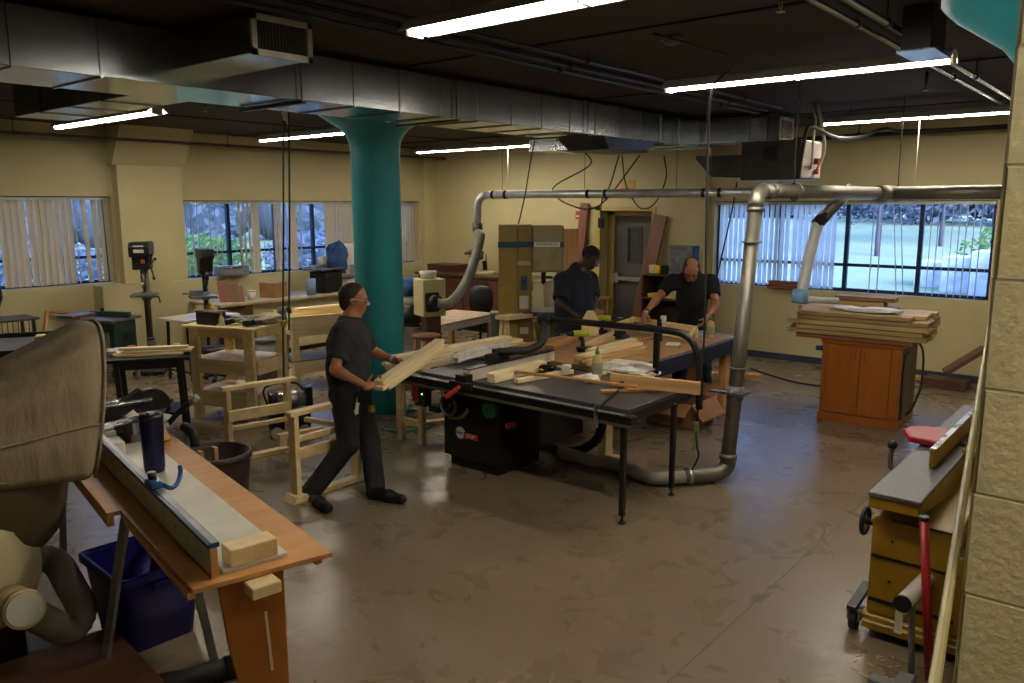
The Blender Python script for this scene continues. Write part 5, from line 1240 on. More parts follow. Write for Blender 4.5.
def closed_carton(label, c, d, rz):
    t = Thing('carton', label, 'box', c, rz); x, y, z = d
    t.part('body', MB().box((0, 0, z/2), d), card, bevel=.003); t.part('tape', MB().box((0, 0, z), (x+.002, .05, .002)), mat('tape', '#a88860', .4)); t.part('flap_seam', MB().box((0, 0, z+.001), (x, .003, .002)), brown)
c = Vector((at(274, 305, Y=11.2).x, 11.2, CT)); closed_carton('brown cardboard carton on the counter right of the leaning planks', (c.x, c.y, CT), (.28, .32, .24), .3)
c = Vector((at(252, 305, Y=11.15).x+.1, 11.15, CT)); t = Thing('paper_cup', 'white tub on the counter left of the brown carton', 'tub', (c.x-.1, c.y, CT)); t.part('tub', MB().lathe([(0, 0), (.055, 0), (.07, .13), (.065, .13), (.05, .01), (0, .01)], n=18), whitep); t.part('lid', MB().cyl((0, 0, .13), (0, 0, .145), .075, n=18), cream)
t = Thing('sill_box', 'grey metal box on the sill of the middle window', 'box', (at(232, 277, Y=YA-.03).x, YA-.05, 1.205))
t.part('body', MB().box((0, 0, .095), (.52, .2, .17)), mat('brushed_box', '#8b8f94', .4, metal=.5), bevel=.012); t.part('door_panel', MB().box((-.05, -.105, .095), (.36, .01, .12)), greyplast, bevel=.004); t.part('handle', MB().cyl((-.2, -.125, .15), (.1, -.125, .15), .008, n=8), steel)
# scroll saw and bandsaw with blue cloth
c = at(325, 303, z=CT+.0); c = Vector((at(327, 300, Y=11.15).x, 11.15, CT))
t = Thing('scroll_saw', 'black bench machine on the far counter left of the teal column', 'machine', c, .2)
t.part('cabinet', MB().box((0, 0, .18), (.42, .36, .36)), black, bevel=.012); t.part('table', MB().box((-.05, 0, .40), (.6, .42, .03)), iron, bevel=.004); t.part('fence', MB().box((-.05, .05, .44), (.55, .05, .05)), alum); t.part('upper_arm', MB().box((.12, .1, .53), (.3, .1, .14)), whitep, bevel=.02); t.part('knob', MB().cyl((-.2, -.2, .3), (-.24, -.26, .3), .04, n=12), blackr)
c = Vector((at(312, 305, Y=10.95).x, 10.95, CT))
t = Thing('paper_roll', 'pale blue shop towel roll on the counter left of the black machine', 'paper roll', c)
t.part('roll', MB().cyl((0, 0, 0), (0, 0, .27), .075, n=22), mat('shop_towel_blue', '#6f8aa5', .9)); t.part('core', MB().cyl((0, 0, .27), (0, 0, .272), .022, n=12), card)
c = Vector((at(349, 305, Y=11.3).x, 11.3, .0))
t = Thing('bench_bandsaw', 'white bandsaw by the window draped with a blue cloth', 'bandsaw', c, -.2)
t.part('stand', MB().bb((-.22, -.2, 0), (.22, .2, .78)), dgrey, bevel=.01)
t.part('frame', MB().prism([(-.22, .78), (.26, .78), (.26, 1.62), (.12, 1.70), (-.2, 1.70), (-.2, 1.36), (.10, 1.36), (.10, 1.10), (-.22, 1.10)], -.11, .11, 'xz'), whitep, bevel=.01)
t.part('wheel_cover', MB().cyl((.03, -.11, 1.5), (.03, -.135, 1.5), .17, n=24).cyl((.03, -.11, .94), (.03, -.135, .94), .15, n=24), whitep)
t.part('table', MB().box((-.08, 0, 1.115), (.36, .34, .025)), iron); t.part('blade_guide', MB().box((-.1, 0, 1.29), (.04, .05, .15)), dgrey); t.part('knob', MB().cyl((.12, -.13, 1.32), (.12, -.17, 1.32), .025, n=10).cyl((.2, -.11, 1.2), (.2, -.15, 1.2), .02, n=10), black)
c3 = Vector((at(337, 275, Y=11.1).x, 11.1, 1.25))
crumple('blue_cloth', 'blue cloth hung over the white bandsaw', (c3.x+.02, c3.y, 1.20), (.20, .13, .46), bluetape, 17, 'cloth')
t = Thing('tool_rack', 'small rack of white and blue boxes beside the white bandsaw by the column', 'rack', (at(358, 290, Y=11.4).x+.25, 11.4, CT)); t.part('frame', MB().bb((-.2, -.12, 0), (-.18, .12, .34)).bb((.18, -.12, 0), (.2, .12, .34)).bb((-.2, -.12, .15), (.2, .12, .17)).bb((-.2, -.12, .33), (.2, .12, .35)), dgrey); t.part('bin', MB().box((-.08, 0, .22), (.14, .2, .1)), bluetape, bevel=.006); t.part('bin', MB().box((.09, 0, .22), (.14, .2, .1)), whitep, bevel=.006)
# small green table saw
c = at(112, 330, dep=10.8)
t = Thing('contractor_saw', 'green cabinet table saw with grey top by the left wall', 'table saw', (c.x, c.y, 0), math.radians(25))
t.part('cabinet', MB().bb((-.24, -.26, .42), (.26, .26, .84)), greend, bevel=.012); 
t.part('stand', MB().bb((-.25, -.27, .0), (-.19, -.21, .42)).bb((.2, -.27, 0), (.26, -.21, .42)).bb((-.25, .21, 0), (-.19, .27, .42)).bb((.2, .21, 0), (.26, .27, .42)).bb((-.24, -.26, .18), (.25, .26, .2)), greyplast)
t.part('table_top', MB().box((0, 0, .86), (.7, .62, .035)).box((-.30, .4, .93), (.5, .3, .03)), iron, bevel=.004)
t.part('red_wing', MB().box((-.2, .42, .905), (.5, .28, .02)), red, bevel=.004, label='red wing edge')
t.part('fence', MB().box((.05, .05, .915), (.08, .75, .07)), greend, bevel=.004); t.part('fence_knob', MB().cyl((.05, .2, .95), (.05, .2, 1.0), .03, n=10), black)
t.part('handwheel', MB().tube([(0+.09*math.cos(a), -.3, .62+.09*math.sin(a)) for a in [i*PI/8 for i in range(17)]], .012, 6, 1, False).cyl((0, -.26, .62), (0, -.31, .62), .02, n=8), dgrey)
t.part('side_panel', MB().box((-.245, .0, .60), (.012, .3, .2)), greyplast); t.o.scale = (.82, .82, 1.0)
# black router table with boards
r0 = at(181, 356, z=.82); r1 = at(112, 360, z=.82)
rz_ = math.atan2(r1.y-r0.y, r1.x-r0.x)-PI/2
t = Thing('router_table', 'black steel router table with a low shelf behind the canvas hood', 'table', (r0.x, r0.y, 0), rz_)
RL = (r1-r0).length
t.part('table_top', MB().bb((-.04, -.08, .785), (.50, RL+.05, .82)), black, bevel=.005)
for x in (0, .42):
    for y in (.0, RL-.06): t.part('leg', MB().beam((x, y, 0), (x, y+.03, .79), .05, .05), black, bevel=.003)
t.part('shelf', MB().bb((-.02, -.02, .20), (.46, RL, .235)), black, bevel=.004); t.part('apron', MB().bb((.01, .0, .70), (.03, RL, .785)).bb((.41, .0, .70), (.43, RL, .785)), black)
t.part('fence_bracket', MB().box((.3, -.04, .84), (.12, .10, .05)), black, bevel=.01)
RM = t.M
for i, (x, y0, y1, z, lb) in enumerate([(.08, -.02, .62, .835, 'lowest pine board on the black router table at the front'), (.17, .02, .66, .835, 'lowest pine board on the black router table at the back'), (.10, -.10, .56, .862, 'upper front pine board on the black router table'), (.2, -.12, .5, .866, 'upper rear pine board on the black router table'), (.14, -.07, .60, .895, 'topmost pine board on the black router table')]):
    p, q = RM@Vector((x, y0, z)), RM@Vector((x+.06-.05*(i % 2), y1, z)); board('pine_board', lb, p, q, .085, .025, pinex, group='pine boards on the router table')
def jar(label, c, r, h, m, mcap, cat='bottle'):
    t = Thing('jar', label, cat, c, group='jars and tubs on the router table'); t.part('body', MB().lathe([(0, 0), (r, 0), (r, h*.8), (r*.6, h*.9), (r*.6, h)], n=14), m); t.part('cap', MB().cyl((0, 0, h), (0, 0, h+.02), r*.7, n=12), mcap)
jar('grey canister standing behind the boards on the black router table', RM@Vector((.38, .30, .82)), .05, .13, greyplast, black)
jar('white tub behind the boards on the black router table', RM@Vector((.40, .06, .82)), .05, .05, whitep, whitep, 'tub')
jar('orange tin left of the grey canister on the black router table', RM@Vector((.36, .50, .82)), .06, .06, mdf, redh, 'tin')
crumple('plastic_scrap', 'clear plastic scrap at the left end of the black router table', tuple(RM@Vector((.3, .66, .82))), (.1, .1, .06), plastic_bag, 12, 'plastic')
for k, (x, y, m_, lb) in enumerate([(.15, .25, brown, 'brown tool case on the shelf of the black router table'), (.2, .55, black, 'black tool case on the shelf of the black router table')]):
    t = Thing('tool_case', lb, 'case', RM@Vector((x, y, .235)), rz_); t.part('body', MB().box((0, 0, .06), (.22, .2, .12)), m_, bevel=.012); t.part('handle', MB().tube([(-.05, -.1, .08), (-.05, -.13, .09), (.05, -.13, .09), (.05, -.1, .08)], .008, 6, 1), dgrey)
# dark tray table at left
a, b = at(35, 352, z=.85), at(55, 333, z=.85); an = math.atan2(b.y-a.y, b.x-a.x)
t = Thing('tray_table', 'dark table with a raised rim at the left edge behind the canvas hood', 'table', (a.x, a.y, 0), an); L_ = (b-a).length
t.part('tray', MB().bb((0, 0, .80), (L_, 1.15, .82)).bb((0, 0, .82), (L_, .03, .88)).bb((0, 1.12, .82), (L_, 1.15, .88)).bb((0, 0, .82), (.03, 1.15, .88)).bb((L_-.03, 0, .82), (L_, 1.15, .88)), black, bevel=.004)
t.part('tray_liner', MB().bb((.03, .03, .82), (L_-.03, 1.12, .826)), mat('grey_liner', '#4d4c4a', .6))
for x in (.03, L_-.09):
    for y in (.03, 1.06): t.part('leg', MB().bb((x, y, 0), (x+.06, y+.06, .8)), black)
t.part('under_shelf', MB().bb((.03, .03, .45), (L_-.03, 1.12, .48)), brown)
c = at(41, 338, z=.86); solo('sponge_block', MB().box((0, 0, .04), (.16, .1, .07)), mat('pale_sponge', '#b7a66a', .9), 'pale yellow block on the corner of the dark tray table', 'block', (c.x-.02, c.y-.04, .83), an, world=False, bevel=.012)
p0 = Vector((at(31, 318, Y=11.1).x, 11.1, 0)); zt = at(31, 316, Y=11.1).z
t = Thing('wire_rack', 'dark rack with thin uprights in front of the far left window', 'rack', (p0.x-.95, 11.1, 0))
t.part('rack_top', MB().bb((0, -.2, zt-.03), (.98, .25, zt)), mat('dark_olive_top', '#3c3628', .6), bevel=.004)
for x in (.02, .9):
    for y in (-.18, .2): t.part('leg', MB().bb((x, y, 0), (x+.035, y+.035, zt-.03)), dgrey)
wrs = MB()
for i in range(14): wrs.cyl((.08+i*.06, -.18, .35), (.08+i*.06, -.18, zt-.03), .006, n=5)
t.part('wire_upright', wrs, dgrey); t.part('rack_shelf', MB().bb((0, -.18, .33), (.95, .22, .36)), brown)
for i in range(3): board('stock_board', ['bottom board stored inside the dark wire rack', 'middle board stored inside the dark wire rack', 'top board stored inside the dark wire rack'][i], (p0.x-.9, 11.12, .39+.06*i), (p0.x-.1, 11.12, .39+.06*i), .2, .05, fir, group='boards inside the wire rack')
# frame leaning on the wall
f0, f1, f2 = at(41, 340, Y=YA-.28), at(47, 311, Y=YA-.1), at(79, 315, Y=YA-.1)
t = Thing('framework', 'empty orange wood frame leaning against the wall under the far left window', 'frame', (f0.x, f0.y, 0))
f3 = Vector((f2.x+.02, f0.y, f0.z-.15)); f0 = Vector((f0.x, f0.y, f0.z-.15))
for nm, p, q in (('stile', f0, f1), ('rail', f1, f2), ('stile', f2, f3), ('rail', f3, f0)): t.part(nm, MB().beam(p, q, .03, .075, up=(0, -1, .3)), fir, world=True, bevel=.003)
for q in (f0, f3): t.part('leg', MB().beam((q.x, q.y-.05, 0), q, .05, .03), fir, world=True)
# office chair back at left edge
c = at(-2, 300, dep=10.7)
t = Thing('desk_chair', 'dark navy chair back at the left edge in front of the window', 'chair', (c.x-.22, c.y, 0), -.3)
t.part('backrest', MB().lathe([(.0, -.32), (.20, -.30), (.27, -.1), (.25, .15), (.14, .32), (.0, .34)], (0, 0, 1.25), 24).xf(Matrix.Translation((0, 0, 0))@Matrix.Diagonal((1, .3, 1, 1))), navyp)
t.part('back_post', MB().bb((-.03, -.02, .5), (.03, .03, 1.0)), black); t.part('seat', MB().box((0, -.25, .5), (.46, .44, .07)), navyp, bevel=.03, seg=3); t.part('gas_lift', MB().cyl((0, -.25, .1), (0, -.25, .48), .03, n=10), black)
for k in range(5): a_ = k*2*PI/5; t.part('base_leg', MB().beam((0, -.25, .1), (.28*math.cos(a_), -.25+.28*math.sin(a_), .06), .04, .03).ball((.28*math.cos(a_), -.25+.28*math.sin(a_), .03), .03, 8, 6), black)
# stool and bin under the pine bench
c = at(222, 392, z=.0)
t = Thing('shop_stool', 'black swivel stool on casters pushed behind the pine workbench', 'stool', (c.x+.25, c.y+.55, 0))
t.part('seat', MB().lathe([(0, .42), (.19, .42), (.2, .46), (.19, .49), (0, .5)], n=24), black); t.part('gas_lift', MB().cyl((0, 0, .1), (0, 0, .42), .03, n=10), dgrey)
for k in range(5):
    a_ = k*2*PI/5+.3; l = t.part('base_leg', MB().beam((0, 0, .12), (.27*math.cos(a_), .27*math.sin(a_), .08), .045, .03), black); t.part('caster', MB().ball((.27*math.cos(a_), .27*math.sin(a_), .03), .03, 10, 7), blackr, parent=l)
c = at(236, 372, z=0); t = Thing('grey_barrel', 'grey plastic barrel standing behind the pine workbench', 'barrel', (5.9, 9.0, 0)); t.part('barrel', MB().lathe([(0, 0), (.2, 0), (.24, .66), (.22, .66), (.19, .02), (0, .02)], n=26), greyplast); t.part('rim', MB().lathe([(.24, .63), (.255, .635), (.255, .67), (.235, .675)], n=26, cap=False), greyplast)

# ---------------------------------------------------------------- right of the teal column
c = at(415, 352, z=0)
t = Thing('spindle_sander', 'blue and white floor machine standing right of the teal column', 'sander', (at(410, 300, dep=11.35).x, at(410, 300, dep=11.35).y, 0), .5)
t.part('base', MB().bb((-.2, -.2, 0), (.2, .2, .14)), bluetape, bevel=.03, seg=2); t.part('pedestal', MB().lathe([(.18, .12), (.14, .3), (.14, .62), (.19, .66)], n=20), whitep); t.part('drum', MB().cyl((0, 0, .64), (0, 0, .98), .17, n=24), black); t.part('table', MB().cyl((0, 0, .98), (0, 0, 1.1), .14, n=24), whitep)
t.part('motor', MB().cyl((0, 0, 1.1), (0, 0, 1.3), .17, n=24).ball((0, 0, 1.3), (.17, .17, .06)), bluetape, label='blue motor cap'); t.part('side_motor', MB().cyl((.1, -.16, .78), (.3, -.2, .78), .12, n=18), bluetape)
c = at(433, 316, dep=10.8)
t = Thing('dust_separator', 'cream boxed machine with a black hose port on a brown stand', 'machine', (c.x, c.y, 0), -.35)
zb = c.z
t.part('housing', MB().box((0, .1, zb+.25), (.33, .34, .5)), cream, bevel=.01)
po = t.inv@PORT; t.part('hose_port', MB().cyl(po+Vector((0, .12, 0)), po+Vector((0, -.02, 0)), .10, n=20).box(po+Vector((-.02, .10, .0)), (.2, .05, .26)), blackr, bevel=.02)
t.part('stand', MB().bb((-.09, .0, 0), (.12, .2, zb)).bb((-.2, -.1, 0), (.2, .3, .04)), brown, bevel=.006)
c4 = at(429, 278, dep=11.0); solo('white_tub', MB().lathe([(0, 0), (.10, 0), (.12, .10), (.115, .10), (.095, .01), (0, .01)], n=24), whitep, 'white tub sitting on top of the cream machine', 'tub', (c.x+.02, c.y+.1, zb+.501), world=False)
c = at(426, 332, dep=9.9)
t = Thing('wooden_stool', 'round brown wooden stool between the teal column and the saw', 'stool', (c.x, c.y, 0))
t.part('seat', MB().lathe([(0, .74), (.17, .74), (.18, .755), (.18, .77), (.17, .78), (0, .78)], n=28), rust)
for k in range(4):
    a_ = k*PI/2+.6; t.part('leg', MB().cyl((.19*math.cos(a_), .19*math.sin(a_), 0), (.13*math.cos(a_), .13*math.sin(a_), .74), .02, n=10), fir)
t.part('stretcher', MB().tube([(.17*math.cos(k*PI/2+.6), .17*math.sin(k*PI/2+.6), .2) for k in range(5)], .011, 6, 1), fir)
p0, p1 = at(440, 323, z=.74), at(494, 312, z=.74)
t = Thing('low_table', 'low table with a pale pinkish top below the hanging grey hose', 'table', (p0.x, p0.y, 0), math.atan2(p1.y-p0.y, p1.x-p0.x)); L_ = (p1-p0).length
t.part('table_top', MB().bb((-.02, -.02, .69), (L_+.05, .8, .72)), mat('pinkish_top', '#b99e86', .5), bevel=.003); t.part('apron', MB().bb((-.06, .0, .60), (L_+.06, .03, .69)), whitep)
for x in (0, L_-.06):
    for y in (.02, .76): t.part('leg', MB().bb((x, y, 0), (x+.07, y+.07, .69)), plyd)
c = at(481, 302, dep=13.4)
t = Thing('office_chair', 'black office chair behind the low table by the bandsaw', 'chair', (c.x, c.y, 0), -.9); t.o.scale = (.82, .82, .88)
t.part('backrest', MB().lathe([(0, -.27), (.2, -.25), (.26, -.05), (.24, .18), (.14, .27), (0, .28)], (0, 0, .90), 24).xf(Matrix.Diagonal((1, .3, 1, 1))), black); t.part('seat', MB().box((0, -.26, .5), (.48, .46, .09)), black, bevel=.04, seg=3); t.part('gas_lift', MB().cyl((0, -.25, .06), (0, -.25, .46), .03, n=10), dgrey); t.part('back_post', MB().bb((-.03, -.03, .48), (.03, .02, .8)), dgrey)
for k in range(5): a_ = k*2*PI/5; t.part('base_leg', MB().beam((0, -.25, .1), (.28*math.cos(a_), -.25+.28*math.sin(a_), .05), .04, .03), black)
# brown cabinets along the back wall
t = Thing('brown_cabinet', 'dark brown cabinet in the far corner behind the cream machine', 'cabinet', (11.4, 10.2, 0))
t.part('carcass', MB().bb((11.05, 8.55, .1), (XB-.13, 11.6, 1.02)), brown, bevel=.004, world=True); t.part('cabinet_top', MB().bb((10.98, 8.5, 1.02), (XB-.13, 11.65, 1.06)), brown, bevel=.004, world=True)
for k in range(5):
    y = 8.6+k*.6; dr_ = t.part('door', MB().bb((11.03, y, .14), (11.05, y+.56, .98)), mat('brown_door', '#5a3624', .4), bevel=.004, world=True); t.part('handle', MB().cyl((11.015, y+.08, .6), (11.015, y+.08, .72), .008, n=6), steel, parent=dr_, world=True)
t.part('toe_kick', MB().bb((11.1, 8.6, 0), (XB-.13, 11.55, .1)), black, world=True); t.part('shelf_back', MB().bb((11.3, 10.9, 1.06), (XB-.14, 11.6, 1.20)), brown, world=True)
c = at(484, 262, X=11.42)
t = Thing('miter_saw', 'tan and black bench saw on the back counter left of the bandsaw', 'miter saw', (c.x, c.y, 1.06), .6)
t.part('base', MB().cyl((0, 0, 0), (0, 0, .06), .2, n=20), cream); t.part('motor', MB().cyl((0, .02, .35), (0, .26, .35), .09, n=16), greend); t.part('arm', MB().beam((.2, 0, .08), (0, 0, .36), .08, .08), dgrey); t.part('handle', MB().tube([(-.1, 0, .42), (-.28, 0, .38), (-.3, 0, .3)], .022, 8, 4), blackr); t.part('blade_guard', MB().prism([(.0+.16*math.cos(a), .26+.16*math.sin(a)) for a in [i*PI/12 for i in range(13)]], -.03, .03, 'xz'), cream); t.part('lumber_rest', MB().bb((-.5, .1, .40), (.5, .3, .44)), brown)
t = Thing('back_counter', 'light wooden counter behind the bandsaw along the back wall', 'counter', (11.3, 7.9, 0))
t.part('counter_top', MB().bb((10.9, 8.05, .95), (XB-.02, 8.5, 1.0)).bb((10.2, 6.95, .86), (10.9, 8.5, .90)), plyd, world=True, bevel=.003)
for x, y in ((10.25, 7.0), (10.8, 7.0), (10.25, 8.4), (11.8, 8.4)): t.part('leg', MB().bb((x, y, 0), (x+.06, y+.06, .86)), plyd, world=True)
t.part('shelf', MB().bb((10.25, 7.0, .3), (10.86, 8.46, .33)), plyd, world=True)
c = at(583, 290, dep=12.2)
# olive bandsaw
c = at(515, 336, dep=10.2)
t = Thing('bandsaw', 'large olive-gold floor bandsaw with a blue stripe and white nameplate', 'bandsaw', (c.x+.05, c.y+.02, 0), YAW-PI/2)     # local x runs across the view, y away
TX = at(483, 228, dep=10.2); H_ = 2.03
t.part('column', MB().bb((-.27, -.05, .05), (.02, .42, H_)).bb((-.27, -.05, 0), (.55, .5, .30)), olive, bevel=.012, seg=2)
t.part('spine', MB().bb((.02, .02, .05), (.24, .40, H_)), olive, bevel=.012, seg=2)
t.part('upper_wheel_box', MB().bb((.24, -.02, 1.46), (.72, .38, H_-.01)), mat('bandsaw_upper', '#8d8058', .4, metal=.15), bevel=.02, seg=2)
t.part('lower_wheel_box', MB().bb((.22, -.02, .28), (.72, .38, .86)), olive, bevel=.02, seg=2)
st_ = MB().bb((-.275, -.056, 1.76), (.025, .0, 1.83)).bb((.025, .012, 1.76), (.245, .03, 1.83)).bb((.245, -.028, 1.76), (.725, .0, 1.83))
t.part('stripe', st_, mat('stripe_navy', '#1d3c5e', .4), label='dark blue stripe')
npl = t.part('nameplate', MB().bb((.27, -.034, 1.765), (.66, -.026, 1.828)), paper, label='white nameplate')
text('POWERMATIC', .052, Matrix.Translation((.465, -.0355, 1.797))@Matrix.Rotation(PI/2, 4, 'X'), navyp, 'nameplate_lettering', npl)
t.o.scale = (.83, 1, 1.04)
t.part('table', MB().bb((.1, -.08, .93), (.78, .5, .98)), iron, bevel=.005); t.part('blade', MB().bb((.42, .12, .95), (.423, .14, 1.5)), steel); t.part('blade_guide', MB().box((.42, .12, 1.40), (.07, .08, .16)).cyl((.42, .12, 1.3), (.42, .12, 1.5), .015, n=8), dgrey); t.part('guide_rod', MB().box((.5, .0, 1.40), (.1, .05, .03)), black)
for z, w_, h_, m_ in ((1.57, .20, .05, cream), (1.33, .10, .18, mat('blue_control', '#27506b', .4)), (1.09, .14, .16, paper), (.74, .13, .08, paper)): t.part('label_plate', MB().box((.12, .012, z), (w_, .012, h_)), m_)
t.part('control_switch', MB().box((.12, .0, 1.34), (.04, .02, .06)), black); t.part('motor_box', MB().bb((-.42, .1, .5), (-.27, .35, .95)), greyplast, bevel=.02)
# pale strips frame in front of the bandsaw
q0, q1 = at(500, 316, z=1.0), at(536, 312, z=1.0)
t = Thing('stock_stand', 'pine stand with white strips leaning on it in front of the bandsaw', 'stand', (q0.x, q0.y, 0), math.atan2(q1.y-q0.y, q1.x-q0.x)); L_ = (q1-q0).length
t.part('top_rail', MB().bb((0, -.1, .95), (L_, .1, 1.0)), pine, bevel=.003)
for x in (.05, L_-.09): t.part('leg', MB().beam((x+.02, -.14, 0), (x+.02, -.03, .95), .05, .05).beam((x+.02, .14, 0), (x+.02, .03, .95), .05, .05), pine)
t.part('white_strip', MB().beam((L_+.07, -.18, 0), (L_-.0, -.12, .95), .05, .02).beam((L_+.16, -.2, 0), (L_+.06, -.12, .97), .05, .02), whitep, label='white strips')
t.part('side_box', MB().bb((-.35, -.1, 0), (-.03, .2, .62)), olive, bevel=.01)
# wooden panels and planks leaning on the back wall
board('leaning_door', 'pale wood cabinet door standing behind the bandsaw head', at(568, 330, dep=12.6), at(567, 229, dep=12.8), .36, .03, mat('pale_door_wood', '#a2774a', .5, scale=GX), 'panel', up=(-.75, -.6, 0))
board('leaning_plank', 'red-brown plank leaning behind the man in the navy shirt left of the door', (11.75, 8.35, .0), at(585, 203, X=XB-.06), .17, .04, rust, 'plank', up=(-1, 0, 0))
pA, pB = at(652, 330, X=XB-.35), at(661, 215, X=XB-.04); pA.z = 0.02; pA.y = 7.0
board('leaning_plank', 'wide red-brown plank leaning on the wall right of the grey door', pA, pB, .24, .04, rust, 'plank', up=(-1, 0, 0))
# sign over the door
c = at(627, 190, X=XB-.004); SGN = facing((XB-.003, c.y, c.z), (-1, 0, 0))
t = Thing('wall_sign', 'small tan notice with a red band on the wall above the exit door', 'sign', (XB, c.y, c.z))
t.part('board', MB().bb((XB-.012, c.y-.16, c.z-.15), (XB, c.y+.16, c.z+.16)), mat('sign_tan', '#b59a5c', .6), world=True)
t.part('red_band', MB().bb((XB-.014, c.y-.14, c.z-.03), (XB-.011, c.y+.14, c.z+.03)), redh, world=True, label='red band'); t.part('white_panel', MB().bb((XB-.014, c.y-.13, c.z-.13), (XB-.011, c.y+.13, c.z-.05)), paper, world=True)
t = Thing('alarm_box', 'small dark red alarm box on the wall left of the exit door', 'alarm', (XB, at(580, 215, X=XB).y, at(580, 215, X=XB).z))
t.part('box', MB().box((-.03, 0, 0), (.06, .12, .14)), redh, bevel=.006); t.part('pull', MB().box((-.065, 0, -.02), (.012, .07, .03)), whitep)
# shelf unit with small things
c = at(672, 300, X=11.55)
SH = Thing('bookcase', 'low brown shelf unit right of the exit door behind the man in black', 'shelf', (11.6, 6.5, 0))
SH.part('side_panel', MB().bb((11.35, 6.66, 0), (XB-.125, 6.69, 1.25)), brown, world=True); SH.part('side_panel', MB().bb((11.35, 5.9, 0), (XB-.125, 5.93, 1.25)), brown, world=True)
for z in (.05, .45, .85, 1.23): SH.part('shelf', MB().bb((11.35, 5.93, z), (XB-.13, 6.66, z+.03)), brown, world=True)
SH.part('back_panel', MB().bb((XB-.14, 5.93, .05), (XB-.13, 6.66, 1.25)), brown, world=True)
t = Thing('parts_organizer', 'grey drawer organizer with a blue side on the shelf unit', 'organizer', (11.6, 6.08, 1.26))
t.part('case', MB().box((0, 0, .23), (.2, .42, .46)), greyplast, bevel=.008); t.part('side', MB().box((0, -.215, .23), (.2, .012, .46)), bluetape)
for i in range(4):
    for j in range(5): t.part('drawer', MB().box((-.105, -.15+.1*i, .07+.085*j), (.012, .085, .07)), mat('drawer_grey', '#5e6164', .35) if (i+j) % 4 else greyplast, bevel=.003)
for k, (y, m_, w_, lb) in enumerate([(6.49, yellowp, .12, 'yellow tin at the left of the shelf unit top'), (6.6, whitep, .08, 'white jar at the far left of the shelf unit top'), (6.35, dgrey, .12, 'dark box next to the organizer on the shelf unit')]):
    t = Thing('shelf_box', lb, 'box', (11.55, y, 1.26), .1*k, 'small containers on the shelf unit top'); t.part('body', MB().box((0, 0, .06), (.14, w_, .12)), m_, bevel=.006); t.part('lid', MB().box((0, 0, .125), (.145, w_+.005, .015)), m_, bevel=.003)
t = Thing('shelf_box', 'yellow tray on the middle shelf behind the man in black', 'box', (11.45, 6.45, .88)); t.part('tray', MB().box((0, 0, .03), (.2, .24, .05)), yellowp, bevel=.006); t.part('lip', MB().box((0, 0, .058), (.22, .26, .01)), yellowp)
t = Thing('shelf_box', 'cream carton on the middle shelf beside the yellow tray', 'box', (11.5, 6.15, .88)); t.part('body', MB().box((0, 0, .11), (.22, .26, .22)), cream, bevel=.004); t.part('lid', MB().box((0, 0, .22), (.225, .265, .02)), cream)
# coat bundle by the door jamb, benches behind the men
c = at(600, 305, dep=11.4); crumple('black_bag', 'black bag slumped by the door jamb behind the pointed block', (11.2, 7.75, .60), (.22, .2, .5), black, 21)
t = Thing('bag_stand', 'small stand under the black bag by the door jamb', 'stand', (11.2, 7.75, 0)); t.part('top', MB().bb((-.2, -.2, .56), (.2, .2, .6)), brown)
for x, y in ((-.18, -.18), (.14, -.18), (-.18, .14), (.14, .14)): t.part('leg', MB().bb((x, y, 0), (x+.04, y+.04, .56)), brown)
bb_ = at(545, 312, z=.9)
t = Thing('rear_bench', 'pale wood bench with a vise behind the man in the navy shirt', 'workbench', (bb_.x+.3, bb_.y-.1, 0), -.3)
boxlegs(t, .9, .6, .9, .05, .07, plyd, plyd)
t.part('vise', MB().box((-.45, -.3, .82), (.16, .1, .14)), bluetape, bevel=.02, label='blue vise')
RBM = t.M
for k, (x, y, d_, m_, lb) in enumerate([(-.28, .1, (.22, .2, .42), cream, 'cream carton on the rear bench under the bandsaw table'), (.05, .15, (.16, .16, .3), fir, 'tall brown box on the rear bench'), (.25, .1, (.1, .12, .36), black, 'black case on the rear bench behind the navy shirt')]):
    t = Thing('bench_box', lb, 'box', RBM@Vector((x, y, .9)), .2*k, 'boxes on the rear bench'); t.part('body', MB().box((0, 0, d_[2]/2), d_), m_, bevel=.006); t.part('lid', MB().box((0, 0, d_[2]), (d_[0]+.01, d_[1]+.01, .03)), m_, bevel=.004)
# ================================================================ lumber cabinet on the right
CH = .905
lum = mat('weathered_lumber', '#a08858', .6, col2='#866f45', scale=GX, obj_var=.12); lum2 = mat('pale_lumber', '#b69e6d', .6, col2='#9b8353', scale=GX, obj_var=.12)
t = Thing('base_cabinet', 'orange laminate two-door cabinet carrying the lumber stack by the right window', 'cabinet', (8.86, 2.5, 0), .05)
t.part('carcass', MB().bb((0, -.40, .08), (.80, .40, CH-.03)), brown, bevel=.003); t.part('face_frame', MB().bb((-.012, -.405, .08), (.0, .405, CH-.03)), maple, bevel=.002)
t.part('plinth', MB().bb((-.02, -.42, 0), (.74, .42, .09)), maple, bevel=.003); t.part('cabinet_top', MB().bb((-.03, -.42, CH-.03), (.82, .42, CH)), maple, bevel=.003)
for y0, y1, hy in ((.012, .345, .05), (-.30, .002, -.04)):
    d_ = t.part('door', MB().bb((-.032, y0, .11), (-.012, y1, CH-.05)), maple, bevel=.003); t.part('pull', MB().tube([(-.034, hy, CH-.20), (-.055, hy, CH-.18), (-.055, hy, CH-.11), (-.034, hy, CH-.09)], .005, 6, 2), mat('brass_pull', '#8a6a3c', .35, metal=.8), parent=d_)
for y in (.37, -.36): t.part('frame_stile', MB().bb((-.028, y-.03, .11), (-.012, y+.025, CH-.05)), maple, bevel=.002)
